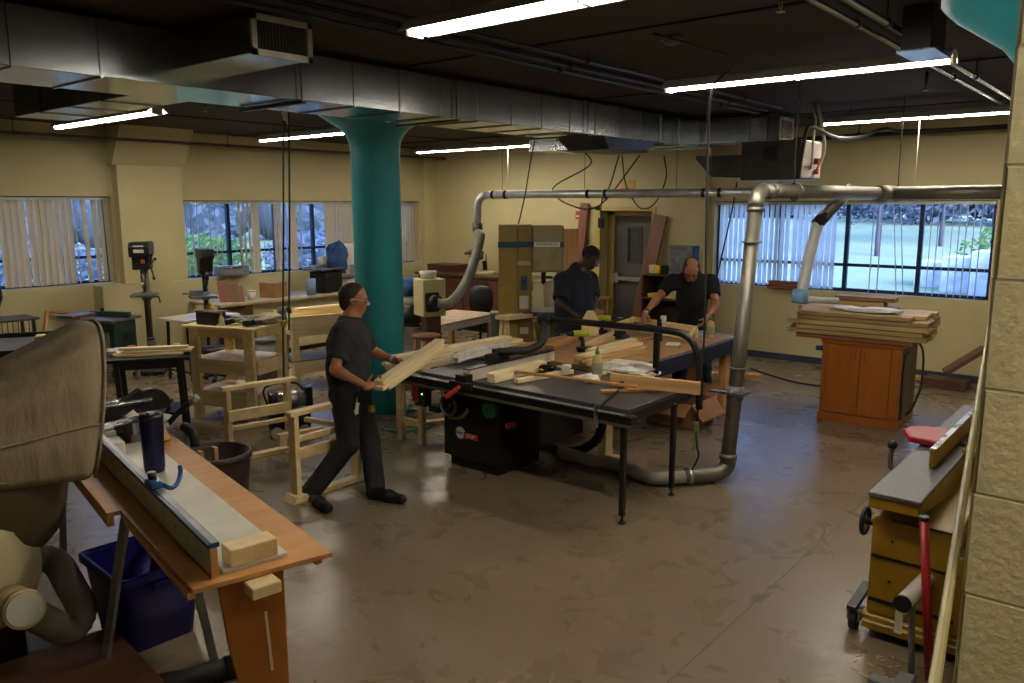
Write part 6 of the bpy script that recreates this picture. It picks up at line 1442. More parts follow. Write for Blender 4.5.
t.part('side_clamp', MB().box((-.01, .44, .80), (.05, .07, .05)), bluetape, bevel=.008); t.part('side_strip', MB().bb((.1, -.425, .1), (.3, -.405, .8)), mat('side_grey', '#57514c', .5))
CBM = t.M
rnd = random.Random(11)
names_row = ['front', 'second', 'third', 'fourth', 'rear']
lay = 0; z = CH+.002
rows = ['lowest', 'second', 'third', 'fourth', 'fifth', 'top']
for k in range(6):
    h = .05 if k != 3 else .055; n = 4
    for j in range(n):
        x = .04+j*.19+rnd.uniform(-.01, .01); a_ = -.56-rnd.uniform(0, .07)+(.0 if k > 0 else .10); b_ = .72+rnd.uniform(-.03, .10)-(.12 if k == 0 else 0)
        if k == 5 and j == 0: a_ = -.46; b_ = .66
        p, q = CBM@Vector((x, a_, z+h/2)), CBM@Vector((x, b_, z+h/2))
        board('lumber_board', '%s-layer board, %s from the front, in the lumber stack on the orange cabinet' % (rows[k], ['first', 'second', 'third', 'last'][j]), p, q, .175, h-.006,
              rust if (k == 0 and j < 2) else (lum if (k+j) % 3 else lum2), group='lumber stack on the orange cabinet')
    z += h
board('lumber_board', 'short loose upper plank on top of the lumber stack', CBM@Vector((.42, -.22, z+.12)), CBM@Vector((.42, .40, z+.12)), .20, .045, mat('dark_plank', '#7d6138', .5, scale=GX), group='loose planks on the lumber stack')
board('lumber_board', 'short loose middle plank on top of the lumber stack', CBM@Vector((.40, -.12, z+.068)), CBM@Vector((.40, .48, z+.068)), .20, .045, lum, group='loose planks on the lumber stack')
board('lumber_board', 'short dark bottom plank on top of the lumber stack', CBM@Vector((.42, -.24, z+.022)), CBM@Vector((.42, .3, z+.022)), .20, .04, mat('dark_plank', '#7d6138'), group='loose planks on the lumber stack')
crumple('plastic_sheet', 'crumpled shiny plastic sheet lying on the lumber stack', tuple(CBM@Vector((.14, .02, z))), (.11, .36, .05), mat('shiny_plastic_sheet', '#d5d8dc', .25, var=.05, scale=(14, 14, 14), bump=.5), 15, 'plastic')
# boards on the window sill and on the floor by the wall
sy0, sy1 = at(768, 284, X=XB-.05).y, at(799, 286, X=XB-.05).y
for k, lb in enumerate(('lower of two red-brown boards on the sill of the right window', 'upper of two red-brown boards on the sill of the right window')):
    board('sill_board', lb, (XB-.03, sy0-.02*k, 1.13+.062*k), (XB-.03, sy1, 1.13+.062*k), .12, .055, rust, group='boards on the right window sill')
for k, (pp, qq, w_, h_, m_, lb) in enumerate([((905, 375), (962, 384), .14, .05, fir, 'orange-brown board lying on the floor along the right wall base'), ((925, 380), (968, 386), .25, .12, mat('walnut_plank', '#5f4230'), 'dark timber lying by the right wall base'), ((950, 368), (985, 350), .2, .05, mat('walnut_plank', '#5f4230'), 'dark plank propped against the wall near the block corner')]):
    p, q = at(*pp, z=h_/2+.005), at(*qq, z=h_/2+.005)
    p.x = min(p.x, XB-.2); q.x = min(q.x, XB-.16)
    if k == 2: p = at(945, 372, X=11.3); q = at(985, 348, X=11.5)
    board('floor_board', lb, p, q, w_, h_, m_, group='boards on the floor by the right wall')

# ================================================================ jointer
JZ = .85
t = Thing('jointer', 'long mustard-yellow jointer with a grey table along the right wall', 'jointer', (4.5, 1.0, 0))
jx0, jx1, jy0, jy1 = 4.33, 6.75, .88, 1.14
t.part('infeed_table', MB().bb((jx0, jy0, JZ-.025), (5.52, jy1, JZ)), iron, bevel=.004, **W); t.part('table_casting', MB().prism([(jx0+.01, JZ-.09), (jx0+.01, JZ-.025), (5.5, JZ-.025), (5.5, JZ-.2), (4.95, JZ-.17)], jy0+.005, jy1-.005, 'xz'), mustard, bevel=.006, **W)
t.part('outfeed_table', MB().bb((5.62, jy0, JZ-.022), (jx1, jy1, JZ+.003)), iron, bevel=.004, **W); t.part('table_casting', MB().prism([(jx1-.01, JZ-.09), (jx1-.01, JZ-.022), (5.63, JZ-.022), (5.63, JZ-.2), (6.2, JZ-.17)], jy0+.005, jy1-.005, 'xz'), mustard, bevel=.006, **W)
t.part('cutter_head', MB().cyl((5.57, jy0, JZ-.06), (5.57, jy1, JZ-.06), .05, n=18), steel, **W)
body = MB().bb((4.42, .72, .13), (6.15, 1.13, JZ-.16)).bb((4.42, .60, .13), (5.9, .74, JZ-.28))
t.part('cabinet', body, mustard, bevel=.014, seg=2, **W)
t.part('panel_seam', MB().bb((4.414, .70, .46), (4.424, 1.12, .475)).bb((4.414, .70, .68), (4.424, 1.03, .692)).bb((4.414, .70, .205), (4.424, 1.12, .225)), black, **W)
sk = MB()
for y, z in ((1.02, .57), (.86, .56), (1.02, .34), (.86, .60)): sk.cyl((4.412, y, z), (4.42, y, z), .008, n=8)
t.part('screw', sk, dgrey, **W)
t.part('mobile_base', MB().bb((4.40, .58, .07), (6.2, 1.145, .13)).bb((4.38, .6, .05), (6.18, 1.14, .10)), mustard, bevel=.008, **W)
t.part('base_shade_slab', MB().bb((4.45, .66, .035), (6.1, 1.1, .06)), black, **W)  # black slab standing in for the shade under the mobile base
for x, y in ((4.44, 1.19), (6.15, 1.19), (4.5, .62)):
    cs = t.part('caster', MB().cyl((x, y-.02, .05), (x, y+.02, .05), .05, n=18), blackr, **W); t.part('caster_fork', MB().bb((x-.03, y-.035, .06), (x+.03, y-.025, .125)).bb((x-.03, y+.025, .06), (x+.03, y+.035, .125)).bb((x-.035, y-.04, .12), (x+.035, y+.04, .13)), steel, parent=cs, **W)
t.part('brake_pedal', MB().beam((4.40, 1.20, .13), (4.62, 1.18, .20), .05, .03), navyp, **W)
hwc = Vector((4.55, 1.17, .60)); t.part('handwheel', MB().tube([hwc+Vector((.07*math.cos(a), .03, .07*math.sin(a))) for a in [i*PI/10 for i in range(21)]], .014, 7, 1, False).cyl(hwc-Vector((0, .04, 0)), hwc+Vector((0, .035, 0)), .02, n=8).beam(hwc+Vector((-.07, .03, 0)), hwc+Vector((.07, .03, 0)), .015, .015), blackr, **W)
t.part('table_lever', MB().tube([(5.0, 1.14, JZ-.08), (5.0, 1.2, JZ-.05), (5.08, 1.22, JZ+.04)], .014, 8, 3).ball((5.09, 1.22, JZ+.06), .03, 10, 8).tube([(5.0, 1.16, JZ-.07), (4.93, 1.2, JZ-.1)], .012, 6, 1), blackr, **W)
t.part('fence', MB().bb((4.95, .955, JZ+.003), (6.35, .98, JZ+.115)), mustard, bevel=.004, label='yellow-ended fence', **W); t.part('fence_face', MB().bb((4.96, .98, JZ+.004), (6.34, .987, JZ+.114)).bb((4.955, .953, JZ+.113), (6.345, .985, JZ+.118)), steel, **W)
t.part('fence_bracket', MB().bb((5.4, .62, JZ-.02), (5.85, .90, JZ+.02)).prism([(.66, JZ+.02), (.89, JZ+.02), (.89, JZ+.10)], 5.55, 5.65, 'yz'), mustard, bevel=.006, **W); t.part('fence_knob', MB().cyl((5.5, .75, JZ+.02), (5.5, .75, JZ+.07), .025, n=12).cyl((5.75, .70, JZ+.02), (5.75, .70, JZ+.07), .025, n=12), black, **W)
gd = [(5.36, .99), (5.66, .99), (5.74, 1.06), (5.68, 1.24), (5.54, 1.27), (5.38, 1.2)]
t.part('cutter_guard', MB().prism(gd, JZ+.012, JZ+.055, 'xy'), red, bevel=.012, seg=2, label='red cutter guard', **W)
pf = Thing('power_feeder', 'black motor unit with red knobs behind the jointer fence near the block wall', 'motor', (6.34, .68, 0))
pf.part('motor', MB().cyl((6.3, .56, .98), (6.3, .80, .98), .10, n=18), black, **W); pf.part('gearbox', MB().bb((6.24, .58, .7), (6.46, .8, .9)), black, bevel=.02, **W); pf.part('knob', MB().ball((6.2, .80, .90), .03, 10, 8), red, **W); pf.part('knob', MB().ball((6.22, .84, .84), .025, 10, 8), red, **W); pf.part('post', MB().bb((6.30, .64, 0), (6.38, .72, .7)), dgrey, **W)
# ================================================================ roller stand in the right foreground
bx = at(906, 690, z=.02)
t = Thing('roller_stand', 'folding roller stand with a white roller and red post in the right foreground', 'stand', (bx.x, bx.y, 0))
dd_ = at(926, 640, z=0).xy; dp = (at(905, 670, z=.05)-CAMP).dot(FV)
P_ = lambda x, y, d=0: at(x, y, dep=dp+d)
pt_, pb_ = P_(924, 520), P_(930, 690)
t.part('red_post', MB().cyl(pb_, pt_, .022, n=14), red, label='red post', **W); t.part('post_cap', MB().cyl(pt_, pt_+Vector((0, 0, .02)), .024, n=14), black, **W)
r0_, r1_ = P_(903, 603, -.05), P_(936, 570, .30)
ro = t.part('roller', MB().cyl(r0_, r1_, .04, n=20), whitep, label='white roller', **W); t.part('roller_cap', MB().cyl(r0_+(r0_-r1_).normalized()*.02, r0_, .042, n=18), black, parent=ro, **W)
t.part('roller_bracket', MB().beam(r0_+Vector((-.01, .01, .02)), r0_+Vector((-.01, .01, -.16)), .035, .01).beam(r0_+Vector((0, 0, -.05)), r1_+Vector((0, 0, -.06)), .03, .02), whitep, **W)
t.part('grey_post', MB().cyl(P_(912, 600), P_(911, 690), .016, n=12), greyplast, **W)
fp = P_(902, 682); t.part('foot', MB().box((bx.x, bx.y+.02, .03), (.22, .08, .05)).box((bx.x, bx.y, .02), (.07, .34, .03)), greyplast, bevel=.008, **W)
rs = random.Random(3); sh = MB()
for i in range(16):
    p = at(rs.uniform(840, 900), rs.uniform(655, 680), z=.003); a_ = rs.uniform(0, 3); sh.box((p.x, p.y, .003), (rs.uniform(.01, .05), .006, .003), rz=a_)
tag(mesh_obj('wood_shavings', sh, pine), 'wood shavings scattered on the floor at the lower right', 'shavings', kind='stuff')
# ================================================================ people: smooth blended bodies
class Sdf:
    def __init__(s, h=.008): s.p = []; s.h = h
    def cap(s, a, b, ra, rb=None, k=.03, cuts=()): s.p.append(('c', np.array(a, float), np.array(b, float), ra, ra if rb is None else rb, k, cuts, 1)); return s
    def ell(s, c, r, R=None, k=.03, cuts=(), sub=False): s.p.append(('e', np.array(c, float), np.array(r, float), np.array(R if R is not None else np.eye(3), float), None, k, cuts, -1 if sub else 1)); return s
    def mesh(s, wrinkle=0.):
        h = s.h; lo = np.full(3, 1e9); hi = -lo
        for p in s.p:
            if p[7] < 0: continue
            if p[0] == 'c': pts = np.array([p[1]-p[3], p[1]+p[3], p[2]-p[4], p[2]+p[4]])
            else: pts = np.array([p[1]-max(p[2]), p[1]+max(p[2])])
            lo = np.minimum(lo, pts.min(0)); hi = np.maximum(hi, pts.max(0))
        lo = lo-4*h; n = np.ceil((hi+4*h-lo)/h).astype(int)+1
        F = np.full(n, 1.0, np.float32); ax = [lo[i]+h*np.arange(n[i]) for i in range(3)]
        for p in s.p:
            k = p[5]; m = k+3*h
            if p[0] == 'c': a = np.minimum(p[1]-p[3], p[2]-p[4])-m; b = np.maximum(p[1]+p[3], p[2]+p[4])+m
            else: a = p[1]-max(p[2])-m; b = p[1]+max(p[2])+m
            i0 = np.clip(np.floor((a-lo)/h).astype(int), 0, n-1); i1 = np.clip(np.ceil((b-lo)/h).astype(int)+1, 1, n)
            sl = tuple(slice(i0[i], i1[i]) for i in range(3))
            P = np.stack(np.meshgrid(*[ax[i][sl[i]] for i in range(3)], indexing='ij'), -1)
            if p[0] == 'c':
                ab = p[2]-p[1]; t = np.clip(((P-p[1])@ab)/max(1e-9, ab@ab), 0, 1)
                d = np.linalg.norm(P-(p[1]+t[..., None]*ab), axis=-1)-(p[3]+(p[4]-p[3])*t)
            else:
                q = (P-p[1])@p[3].T; k0 = np.linalg.norm(q/p[2], axis=-1); k1 = np.linalg.norm(q/p[2]**2, axis=-1)+1e-9; d = k0*(k0-1)/k1
            for nn, pp in p[6]: d = np.maximum(d, (P-np.array(pp, float))@np.array(nn, float))
            g = F[sl]
            if p[7] < 0: F[sl] = np.maximum(g, -d); continue
            e = np.clip(.5+.5*(g-d)/k, 0, 1); F[sl] = np.minimum(g, g*(1-e)+d*e-k*e*(1-e)) if k > 1e-4 else np.minimum(g, d)
        if wrinkle:
            X, Y, Z = np.meshgrid(*ax, indexing='ij')
            F += wrinkle*(np.sin(34*Z+9*np.sin(11*X+7*Y))*.5+np.sin(23*Z-31*X+17*Y+3*np.sin(19*Y))*.5).astype(np.float32)
        I = F < 0
        c = np.zeros(np.array(n)-1, np.int8)
        sh = [(i, j, k) for i in (0, 1) for j in (0, 1) for k in (0, 1)]
        def S(A, o): return A[o[0]:A.shape[0]-1+o[0], o[1]:A.shape[1]-1+o[1], o[2]:A.shape[2]-1+o[2]]
        for o in sh: c += S(I, o)
        act = (c > 0) & (c < 8); idx = np.full(act.shape, -1, np.int64); idx[act] = np.arange(act.sum())
        base = np.argwhere(act).astype(float); acc = np.zeros((len(base), 3)); cnt = np.zeros(len(base))
        for o in sh:
            for ax_ in range(3):
                if o[ax_]: continue
                o2 = list(o); o2[ax_] = 1
                f0 = S(F, o)[act]; f1 = S(F, o2)[act]; cr = (f0 < 0) != (f1 < 0); t = np.where(cr, f0/np.where(f0-f1 == 0, 1, f0-f1), 0)
                pt = np.array(o, float)[None]+np.zeros((len(base), 1)); pt[:, ax_] += t
                acc[cr] += pt[cr]; cnt[cr] += 1
        V = lo+h*(base+acc/np.maximum(cnt, 1)[:, None]); Q = []
        for ax_ in range(3):
            u, v = (ax_+1) % 3, (ax_+2) % 3
            s0 = [slice(None)]*3; s1 = [slice(None)]*3; s0[ax_] = slice(0, -1); s1[ax_] = slice(1, None)
            e = I[tuple(s0)] != I[tuple(s1)]; w = np.argwhere(e)
            w = w[(w[:, u] > 0) & (w[:, v] > 0) & (w[:, u] < act.shape[u]) & (w[:, v] < act.shape[v])]
            fl = I[tuple(s0)][tuple(w.T)]
            def at_(du, dv): z = w.copy(); z[:, u] -= du; z[:, v] -= dv; return idx[tuple(z.T)]
            q = np.stack([at_(1, 1), at_(0, 1), at_(0, 0), at_(1, 0)], 1); q[~fl] = q[~fl][:, ::-1]; Q.append(q)
        Q = np.concatenate(Q); Q = Q[(Q >= 0).all(1)]
        return V, Q
def sdf_part(th, name, sd, m, parent=None, wrinkle=0., label=None):
    V, Q = sd.mesh(wrinkle); me = bpy.data.meshes.new(name); I4 = th.inv
    M3 = np.array(I4); V = V@M3[:3, :3].T+M3[:3, 3]
    me.from_pydata(V.tolist(), [], Q.tolist()); me.polygons.foreach_set('use_smooth', [True]*len(Q)); me.materials.append(m)
    bm = bmesh.new(); bm.from_mesh(me); bmesh.ops.smooth_vert(bm, verts=bm.verts, factor=.35, use_axis_x=True, use_axis_y=True, use_axis_z=True); bm.to_mesh(me); bm.free()
    o = bpy.data.objects.new(name, me); COL.objects.link(o); o.parent = parent or th.o
    if label: o['label'] = label
    return o
def nv(v): v = np.array(v, float); return v/np.linalg.norm(v)
FH = nv([FV.x, FV.y, 0]); RH = nv([RV.x, RV.y, 0]); ZH = np.array([0, 0, 1.])
def hand(S, wrist, d, palm, side, curl, spread=.9, k=1.0, thumb_curl=.5):
    """palm and five separate fingers: d = along the hand, palm = out of the palm, side = toward the thumb; curl = bend of each joint"""
    d, palm = nv(d), nv(palm); side = nv(np.array(side)-np.dot(side, d)*d); palm = nv(np.cross(d, side))*np.sign(np.dot(np.cross(d, side), palm) or 1)
    w = np.array(wrist); pc = w+d*.05*k
    R = np.stack([d, side, palm]); S.ell(pc, (.052*k, .043*k, .018*k), R, .012)
    S.cap(w-d*.02, w+d*.03*k, .026*k, .027*k, .015)
    for i, (y, L, r) in enumerate(((.031, .070, .0093), (.0105, .079, .0096), (-.0105, .073, .0092), (-.031, .056, .0082))):
        p = w+d*.088*k+side*y*k*spread-(d*.008*abs(i-1.2)*k*.5); dd = nv(d+side*y*1.6); a = 0
        for sgm, f in enumerate((.46, .31, .23)):
            a += curl[min(i, len(curl)-1)]*(1, 1.1, .7)[sgm]; v = dd*math.cos(a)+palm*math.sin(a); q = p+v*L*f*k
            S.cap(p, q, r*k*(1-.08*sgm), r*k*(.93-.08*sgm), .004); p = q
    p = w+d*.022*k+side*.032*k+palm*.006; v = nv(d*.72+side*.62+palm*.25); q = p+v*.042*k; S.cap(p, q, .0135*k, .0115*k, .010)
    v = nv(d*.9+side*.15+palm*thumb_curl); q2 = q+v*.032*k; S.cap(q, q2, .0112*k, .0098*k, .004); v = nv(v+palm*.25); S.cap(q2, q2+v*.022*k, .0098*k, .008*k, .004)
def head(S, c, f, u, k=1.0, jaw=1.0):
    f = nv(f); u = nv(np.array(u)-np.dot(u, f)*f); r = np.cross(f, u); c = np.array(c); R = np.stack([f, r, u]); P = lambda x, y, z: c+f*x*k+r*y*k+u*z*k
    S.ell(P(-.008, 0, .035), (.098*k, .077*k, .088*k), R, .02)                     # skull
    S.ell(P(.022, 0, -.03), (.068*k, .062*k*jaw, .085*k), R, .03)                   # face
    S.ell(P(.045, 0, -.088), (.034*k, .036*k*jaw, .026*k), R, .025)                 # chin
    S.cap(P(.086, -.030, .022), P(.086, .030, .022), .011*k, None, .012)            # brow
    for y in (-.031, .031): S.ell(P(.082, y, .004), (.014*k, .016*k, .010*k), R, .004, sub=True); S.ell(P(.074, y, .003), (.013*k, .013*k, .012*k), R, .002)   # sockets, eyes
    S.cap(P(.088, 0, .008), P(.108, 0, -.028), .009*k, .013*k, .010); S.cap(P(.098, -.013, -.032), P(.098, .013, -.032), .009*k, None, .006)          # nose
    S.cap(P(.086, -.020, -.060), P(.086, .020, -.060), .0075*k, None, .005); S.cap(P(.083, -.017, -.072), P(.083, .017, -.072), .008*k, None, .005)   # lips
    for y in (-.058, .058): S.ell(P(.045, y*.8, -.02), (.03*k, .02*k, .022*k), R, .02)                                                               # cheeks
    for y in (-1, 1): S.ell(P(-.012, y*.080, .0), (.018*k, .008*k, .031*k), R, .005); S.ell(P(-.008, y*.087, .002), (.009*k, .005*k, .017*k), R, .002, sub=True)   # ears
    return P, R
def px3(l): return np.array(at(l[0], l[1], dep=l[2]))
def person(label, J, fwd, hf, hu, skin, shirt_m, pant_m, shoe_m, build=1.0, sleeve=.78, collar=.035, hands=None, foot_dirs=None, hair=None, hem=.0, base=None, hs=1.0, wr=.004):
    fwd = nv(fwd); left = np.cross(ZH, fwd)
    t = Thing('person', label, 'person', base)
    S = Sdf(.0075)
    P, R = head(S, J['head'], hf, hu, hs)
    b = build
    S.cap(J['neck'], np.array(J['head'])-nv(hu)*.05-nv(hf)*.015, .062*hs, .056*hs, .03)
    sh = (J['shR']+J['shL'])/2
    S.cap(J['neck']-ZH*.03, J['chest'], .085*b, .12*b, .05); S.cap(J['shR']*.7+sh*.3, J['shL']*.7+sh*.3, .07*b, None, .05)
    S.cap(J['chest'], J['waist'], .125*b, .12*b, .06); S.cap(J['waist'], J['pelvis'], .12*b, .125*b, .05); S.cap(J['hipR'], J['hipL'], .095*b, None, .05)
    for s_ in 'RL':
        S.cap(J['sh'+s_], J['el'+s_], .052*b, .040*b**.5, .03); S.cap(J['el'+s_], J['wr'+s_], .041*b**.5, .027, .02)
        m_ = J['el'+s_]*.72+J['wr'+s_]*.28; S.cap(J['el'+s_]*.9+J['wr'+s_]*.1, m_, .044*b**.5, .040*b**.5, .02)
        S.cap(J['hip'+s_], J['kn'+s_], .080*b, .054, .03); S.cap(J['kn'+s_], J['an'+s_], .052, .034, .02)
        fd = nv(foot_dirs[s_]); S.cap(J['an'+s_], J['an'+s_]+fd*.10-ZH*.04, .032, .025, .02)
        hd_ = hands[s_]; hand(S, J['wr'+s_], *hd_)
    sdf_part(t, 'body', S, skin)
    # shirt
    C = Sdf(.0085); hemp = J['pelvis']*(1-hem)+J['waist']*hem; hdn = nv(J['pelvis']-J['waist'])
    cuts = ((hdn, hemp),); nd = nv(J['neck']-J['chest'])
    nk = ((nv(np.array(J['head'])-J['neck']), J['neck']+nv(np.array(J['head'])-J['neck'])*collar),)
    C.cap(J['neck']+nd*max(-.02, collar-.055), J['chest'], .098*b, .150*b, .06, nk+cuts); C.cap(J['shR']*.8+sh*.2, J['shL']*.8+sh*.2, .082*b, None, .06, nk)
    C.cap(J['chest'], J['waist'], .155*b, .152*b, .07, cuts); C.cap(J['waist'], J['pelvis']+hdn*.05, .152*b, .158*b, .06, cuts)
    if 'belly' in J: C.ell(J['belly'], (.15*b, .17*b, .17*b), None, .08, cuts); S = None
    for s_ in 'RL':
        e = J['sh'+s_]*(1-sleeve)+J['el'+s_]*sleeve; dn = nv(J['el'+s_]-J['sh'+s_])
        C.cap(J['sh'+s_], e+dn*.03, .072*b, .064*b, .05, ((dn, e),))
    sdf_part(t, 'shirt', C, shirt_m, wrinkle=wr)
    # trousers
    C = Sdf(.0085); C.cap(J['waist']*.35+J['pelvis']*.65, J['pelvis'], .140*b, .148*b, .05); C.cap(J['hipR'], J['hipL'], .118*b, None, .05)
    for s_ in 'RL':
        ank = J['an'+s_]; dn = nv(ank-J['kn'+s_]); C.cap(J['hip'+s_], J['kn'+s_], .115*b, .080*b, .035); C.cap(J['kn'+s_], ank+dn*.08, .079*b, .068*b, .03, ((dn, ank+dn*.06),))
    sdf_part(t, 'trousers', C, pant_m, wrinkle=wr*1.2)
    for s_ in 'RL':
        C = Sdf(.007); fd = nv(foot_dirs[s_]); a_ = J['an'+s_]; sole = a_-ZH*.065 if 'tip'+s_ not in J else a_; 
        heel = a_-ZH*.055-fd*.035; toe = J.get('tip'+s_, a_-ZH*.06+fd*.19)
        mid = heel*.45+toe*.55
        C.cap(a_+ZH*.0, heel, .052, .046, .03); C.cap(heel, mid+ZH*.008, .046, .050, .03); C.cap(mid, toe, .050, .038, .03)
        o = sdf_part(t, 'shoe', C, shoe_m)
    return t, P, R
skinA = mat('tanned_skin', '#9c6748', .5, var=.05, scale=(30, 30, 30)); skinB = mat('dark_skin', '#3a241b', .45, var=.05, scale=(30, 30, 30)); skinC = mat('light_tan_skin', '#a5714f', .5, var=.05, scale=(30, 30, 30))
hairA = mat('dark_brown_hair', '#2a1b14', .7, scale=(60, 60, 60), bump=.4); hairB = mat('black_hair', '#0d0b0a', .8, scale=(60, 60, 60), bump=.4)
teeA = mat('charcoal_tee', '#25282b', .9, var=.08); teeB = mat('navy_tee', '#151c2c', .9, var=.08); teeC = mat('black_tee', '#131416', .9, var=.08)
jeanA = mat('black_trousers', '#111319', .85, var=.1); jeanB = mat('dark_jeans', '#1c2436', .85, var=.1); shoeM = mat('black_shoe', '#070708', .6)
def feet(ank, fd): return ank

dark_lens = mat('smoked_lens', '#3a322c', .2)
# ---- walking man
f1 = RH*.93+FH*.30
J = {k: px3(v) for k, v in dict(head=(354, 300, 6.76), neck=(351, 321, 6.75), chest=(349, 343, 6.74), waist=(348, 367, 6.75), pelvis=(349, 386, 6.76),
     shR=(342.5, 333, 6.60), shL=(359, 332, 6.90), elR=(335, 370, 6.53), wrR=(368, 387, 6.46), elL=(375, 353, 7.05), wrL=(395, 360.5, 6.93),
     hipR=(346, 394, 6.69), hipL=(355, 393, 6.84), knR=(348, 444, 6.66), anR=(313, 490, 6.58), knL=(369.5, 441, 6.93), anL=(377, 487, 6.90)).items()}
J['tipR'] = np.array(at(328, 508, z=.045)); J['tipL'] = np.array(at(402, 499, z=.04)); J['anL'] = np.array(at(376, 499, z=0))+ZH*.092; J['anR'] = px3((310, 493, 6.56))
bA, bB = px3((380, 389, 6.50)), px3((441, 346, 7.22)); ba = nv(bB-bA); bw = nv(np.cross(ba, ZH)); bu = np.cross(bw, ba)
hds = dict(R=(nv(nv(ba)*.75-bw*.2+RH*.5), bu*.8-bw*.2, -bw*.6+ba*.2+RH*0+ZH*.2, (.45, .5, .55, .6)), L=(RH*.9-FH*.35-ZH*.12, -ZH*.8-FH*.5, -FH*.5+ZH*.5, (.25, .3, .35, .4)))
hm = {}
base = (J['anL']+J['anR'])/2; base[2] = 0
t, P, R = person('man in a charcoal t-shirt and black trousers walking right, carrying short boards', J, f1, RH*.98+FH*.18-ZH*.05, ZH+RH*.02, skinA, teeA, jeanA, shoeM, 1.13, .70, .035, hds, dict(R=J['tipR']-J['anR'], L=J['tipL']-J['anL']), base=base, hem=.0, wr=.003, hs=1.13)
H = Sdf(.006); H.ell(P(-.012, 0, .038), (.104*1.13, .083*1.13, .094*1.13), R, .005, ((R[0]*.78-R[2]*.62, P(.005, 0, .03)),)); H.ell(P(-.05, 0, -.01), (.07, .082, .09), R, .02, ((R[0]*.9-R[2]*.4, P(-.03, 0, -.02)),))
sdf_part(t, 'hair', H, hairA)
g = MB()
for y in (-.034, .034): g.box(P(.098, y, .006), (.004, .05, .036), rz=math.atan2(R[0][1], R[0][0]))
clr = mat('clear_lens', '#c9cfd2', .15, var=.02)
gm = t.part('safety_glasses', g, clr, world=True, label='clear safety glasses')
tm = MB()
for y in (-.082, .082): tm.tube([P(.096, y*.75, .008), P(.06, y*1.0, .010), P(-.012, y*1.03, .012), P(-.03, y, .0)], .0035, 6, 3)
t.part('glasses_temple', tm, clr, parent=gm, world=True)
wv = nv(J['wrL']-J['elL']); w0 = Vector(J['wrL']-wv*.03)
wt = t.part('wristwatch', MB().cyl(w0-Vector(wv)*.014, w0+Vector(wv)*.014, .037, n=20), steel, world=True); t.part('watch_face', MB().cyl(w0+Vector((0, 0, .034)), w0+Vector((0, 0, .041)), .017, n=14), whitep, parent=wt, world=True)
k0 = px3((356.5, 396, 6.56)); k1 = px3((357, 407, 6.54)); k2 = px3((356, 412, 6.54))
kt = t.part('key_tag', MB().box(Vector(k1), (.03, .012, .07), ry=.25).box(Vector(k2), (.035, .01, .04), ry=-.3), whitep, world=True, label='white key tags'); t.part('lanyard', MB().tube([k0, (k0+k1)/2+np.array([0, 0, .01]), k1], .004, 6, 4), steel, parent=kt, world=True)
tp_ = px3((371.5, 409, 6.72)); t.part('tape_measure', MB().box(Vector(tp_), (.05, .06, .06)), mat('chrome_yellow_case', '#b59a3a', .35, metal=.4), world=True, bevel=.012, label='yellow and chrome tape measure')
for i in range(3):
    o_ = bu*(.055-.036*i)+bw*(.012*(i % 2))-ba*.03*i*(-1 if i == 2 else 1); board('pine_board', ['top pine board of the bundle in the walking man\'s hands', 'middle pine board of the bundle in the walking man\'s hands', 'bottom pine board of the bundle in the walking man\'s hands'][i],
        Vector(bA+o_), Vector(bB+o_), .095, .034, pinex, group='boards carried by the walking man')

# ---- man in navy at the bench
f2 = RH*.80-FH*.60
J = {k: px3(v) for k, v in dict(head=(590, 258, 9.58), neck=(580, 271, 9.66), chest=(574, 289, 9.70), waist=(573, 312, 9.72), pelvis=(572, 334, 9.74),
     shR=(562, 281, 9.56), shL=(590, 280, 9.84), elR=(559.5, 303, 9.45), wrR=(576, 315, 9.22), elL=(594, 301, 9.70), wrL=(589, 316, 9.42),
     hipR=(567, 341, 9.66), hipL=(577, 341, 9.84), knR=(567, 366, 9.62), knL=(578, 366, 9.82), anR=(567, 389, 9.66), anL=(578, 388, 9.86)).items()}
for k in ('anR', 'anL'): J[k][2] = .09
for k in 'RL': J['kn'+k] = (J['hip'+k]+J['an'+k])/2+f2*.03
J['belly'] = px3((576, 308, 9.64))
hds = dict(R=(RH*.7-FH*.5-ZH*.35, -ZH, RH*.3-FH*.6, (.35,)), L=(-FH*.8-ZH*.4, -ZH, -RH*.6, (.35,)))
base = (J['anR']+J['anL'])/2; base[2] = 0
t, P, R = person('man in a navy t-shirt leaning over the bench beside the bandsaw, looking down', J, f2, RH*.72-FH*.38-ZH*.50, ZH*.85+RH*.42-FH*.15, skinB, teeB, jeanB, shoeM, 1.36, .82, .05, hds, dict(R=f2, L=f2), base=base, hs=1.15)
H = Sdf(.006); H.ell(P(-.012, 0, .040), (.102*1.14, .080*1.14, .092*1.14), R, .005, ((R[0]*.7-R[2]*.7, P(.02, 0, .03)),)); sdf_part(t, 'hair', H, hairB)
g = MB(); gl_ = MB()
for y in (-.082, .082): g.tube([P(.096, y*.75, .008), P(.06, y*1.02, .010), P(-.014, y*1.06, .012)], .004, 6, 3)
for y in (-.034, .034): gl_.box(P(.098, y, .004), (.004, .048, .034), rz=math.atan2(R[0][1], R[0][0]))
gm = t.part('eyeglasses', gl_, dark_lens, world=True); t.part('glasses_temple', g, dark_lens, parent=gm, world=True)
lg_ = Vector(px3((591, 282, 9.52)))
ch = J['chest']+nv(f2)*.19*1.0
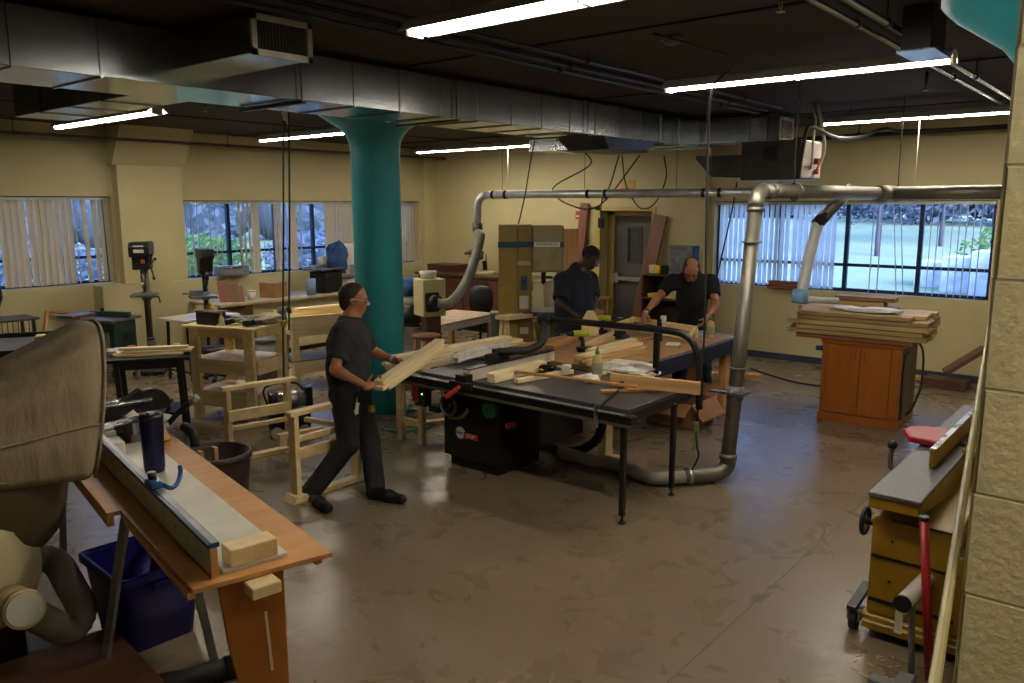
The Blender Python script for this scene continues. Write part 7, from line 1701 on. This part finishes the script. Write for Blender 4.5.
# ---- man in black at the far side
f3 = -FH*.96-RH*.12
J = {k: px3(v) for k, v in dict(head=(691, 270, 9.50), neck=(692, 279, 9.70), chest=(692, 297, 9.82), waist=(692, 322, 9.98), pelvis=(692, 340, 10.08),
     shR=(671, 282, 9.72), shL=(712, 282, 9.76), elR=(657, 299, 9.60), wrR=(645, 313, 9.42), elL=(715.5, 304, 9.58), wrL=(706, 319, 9.42),
     hipR=(682, 346, 10.05), hipL=(702, 346, 10.08), knR=(679, 366, 10.0), knL=(704, 366, 10.02), anR=(678, 385, 10.06), anL=(705, 385, 10.08)).items()}
for k in ('anR', 'anL'): J[k][2] = .09
for k in 'RL': J['kn'+k] = (J['hip'+k]+J['an'+k])/2+f3*.03
hds = dict(R=(-RH*.25-ZH*.75-FH*.5, RH*.5-ZH*.2, RH*.6-FH*.5, (.4,)), L=(-RH*.5-ZH*.6-FH*.5, -RH*.6+FH*.2, -FH*.6-RH*.3, (.4,)))
base = (J['anR']+J['anL'])/2; base[2] = 0
t, P, R = person('man in a black t-shirt bending over a slim frame on the bench', J, f3, -FH*.80-ZH*.55-RH*.12, ZH*.82-FH*.55, skinC, teeC, jeanB, shoeM, 1.2, .62, .085, hds, dict(R=f3, L=f3), base=base, hs=1.14)
H = Sdf(.006); H.ell(P(-.008, 0, .034), (.122, .099, .110), R, .005, ((R[2]*.9+R[0]*.1, P(0, 0, .094)), (R[0]*.9-R[2]*.35, P(.022, 0, .03)))); H.ell(P(-.05, 0, -.01), (.07, .084, .085), R, .02, ((R[0], P(-.03, 0, 0)), (R[2], P(0, 0, .05))))
sdf_part(t, 'hair', H, hairA)
g = MB(); gl_ = MB()
for y in (-.082, .082): g.tube([P(.096, y*.75, .008), P(.06, y*1.0, .010), P(-.012, y*1.03, .012)], .0035, 6, 3)
for y in (-.034, .034): gl_.tube([P(.100, y+.024*math.cos(a), .004+.016*math.sin(a)) for a in [q*PI/5 for q in range(11)]], .0035, 5, 1, False)
gm = t.part('eyeglasses', gl_, dark_lens, world=True); t.part('glasses_temple', g, black, parent=gm, world=True)
wv = nv(J['wrR']-J['elR']); w0 = Vector(J['wrR']-wv*.03); wt = t.part('wristwatch', MB().cyl(w0-Vector(wv)*.014, w0+Vector(wv)*.014, .039, n=20), steel, world=True)
t.part('watch_face', MB().cyl(w0+Vector(-FH)*.034, w0+Vector(-FH)*.041, .017, n=14), whitep, parent=wt, world=True)
# ================================================================ colour management
vs = SC.view_settings; SC.display_settings.display_device = 'sRGB'
vs.view_transform = 'Standard'; vs.look = 'None'; vs.gamma = 1; vs.use_curve_mapping = False; vs.exposure = EXPO
SC.cycles.use_denoising = True; SC.cycles.max_bounces = 8; SC.cycles.transparent_max_bounces = 12
SC.cycles.sample_clamp_indirect = 6
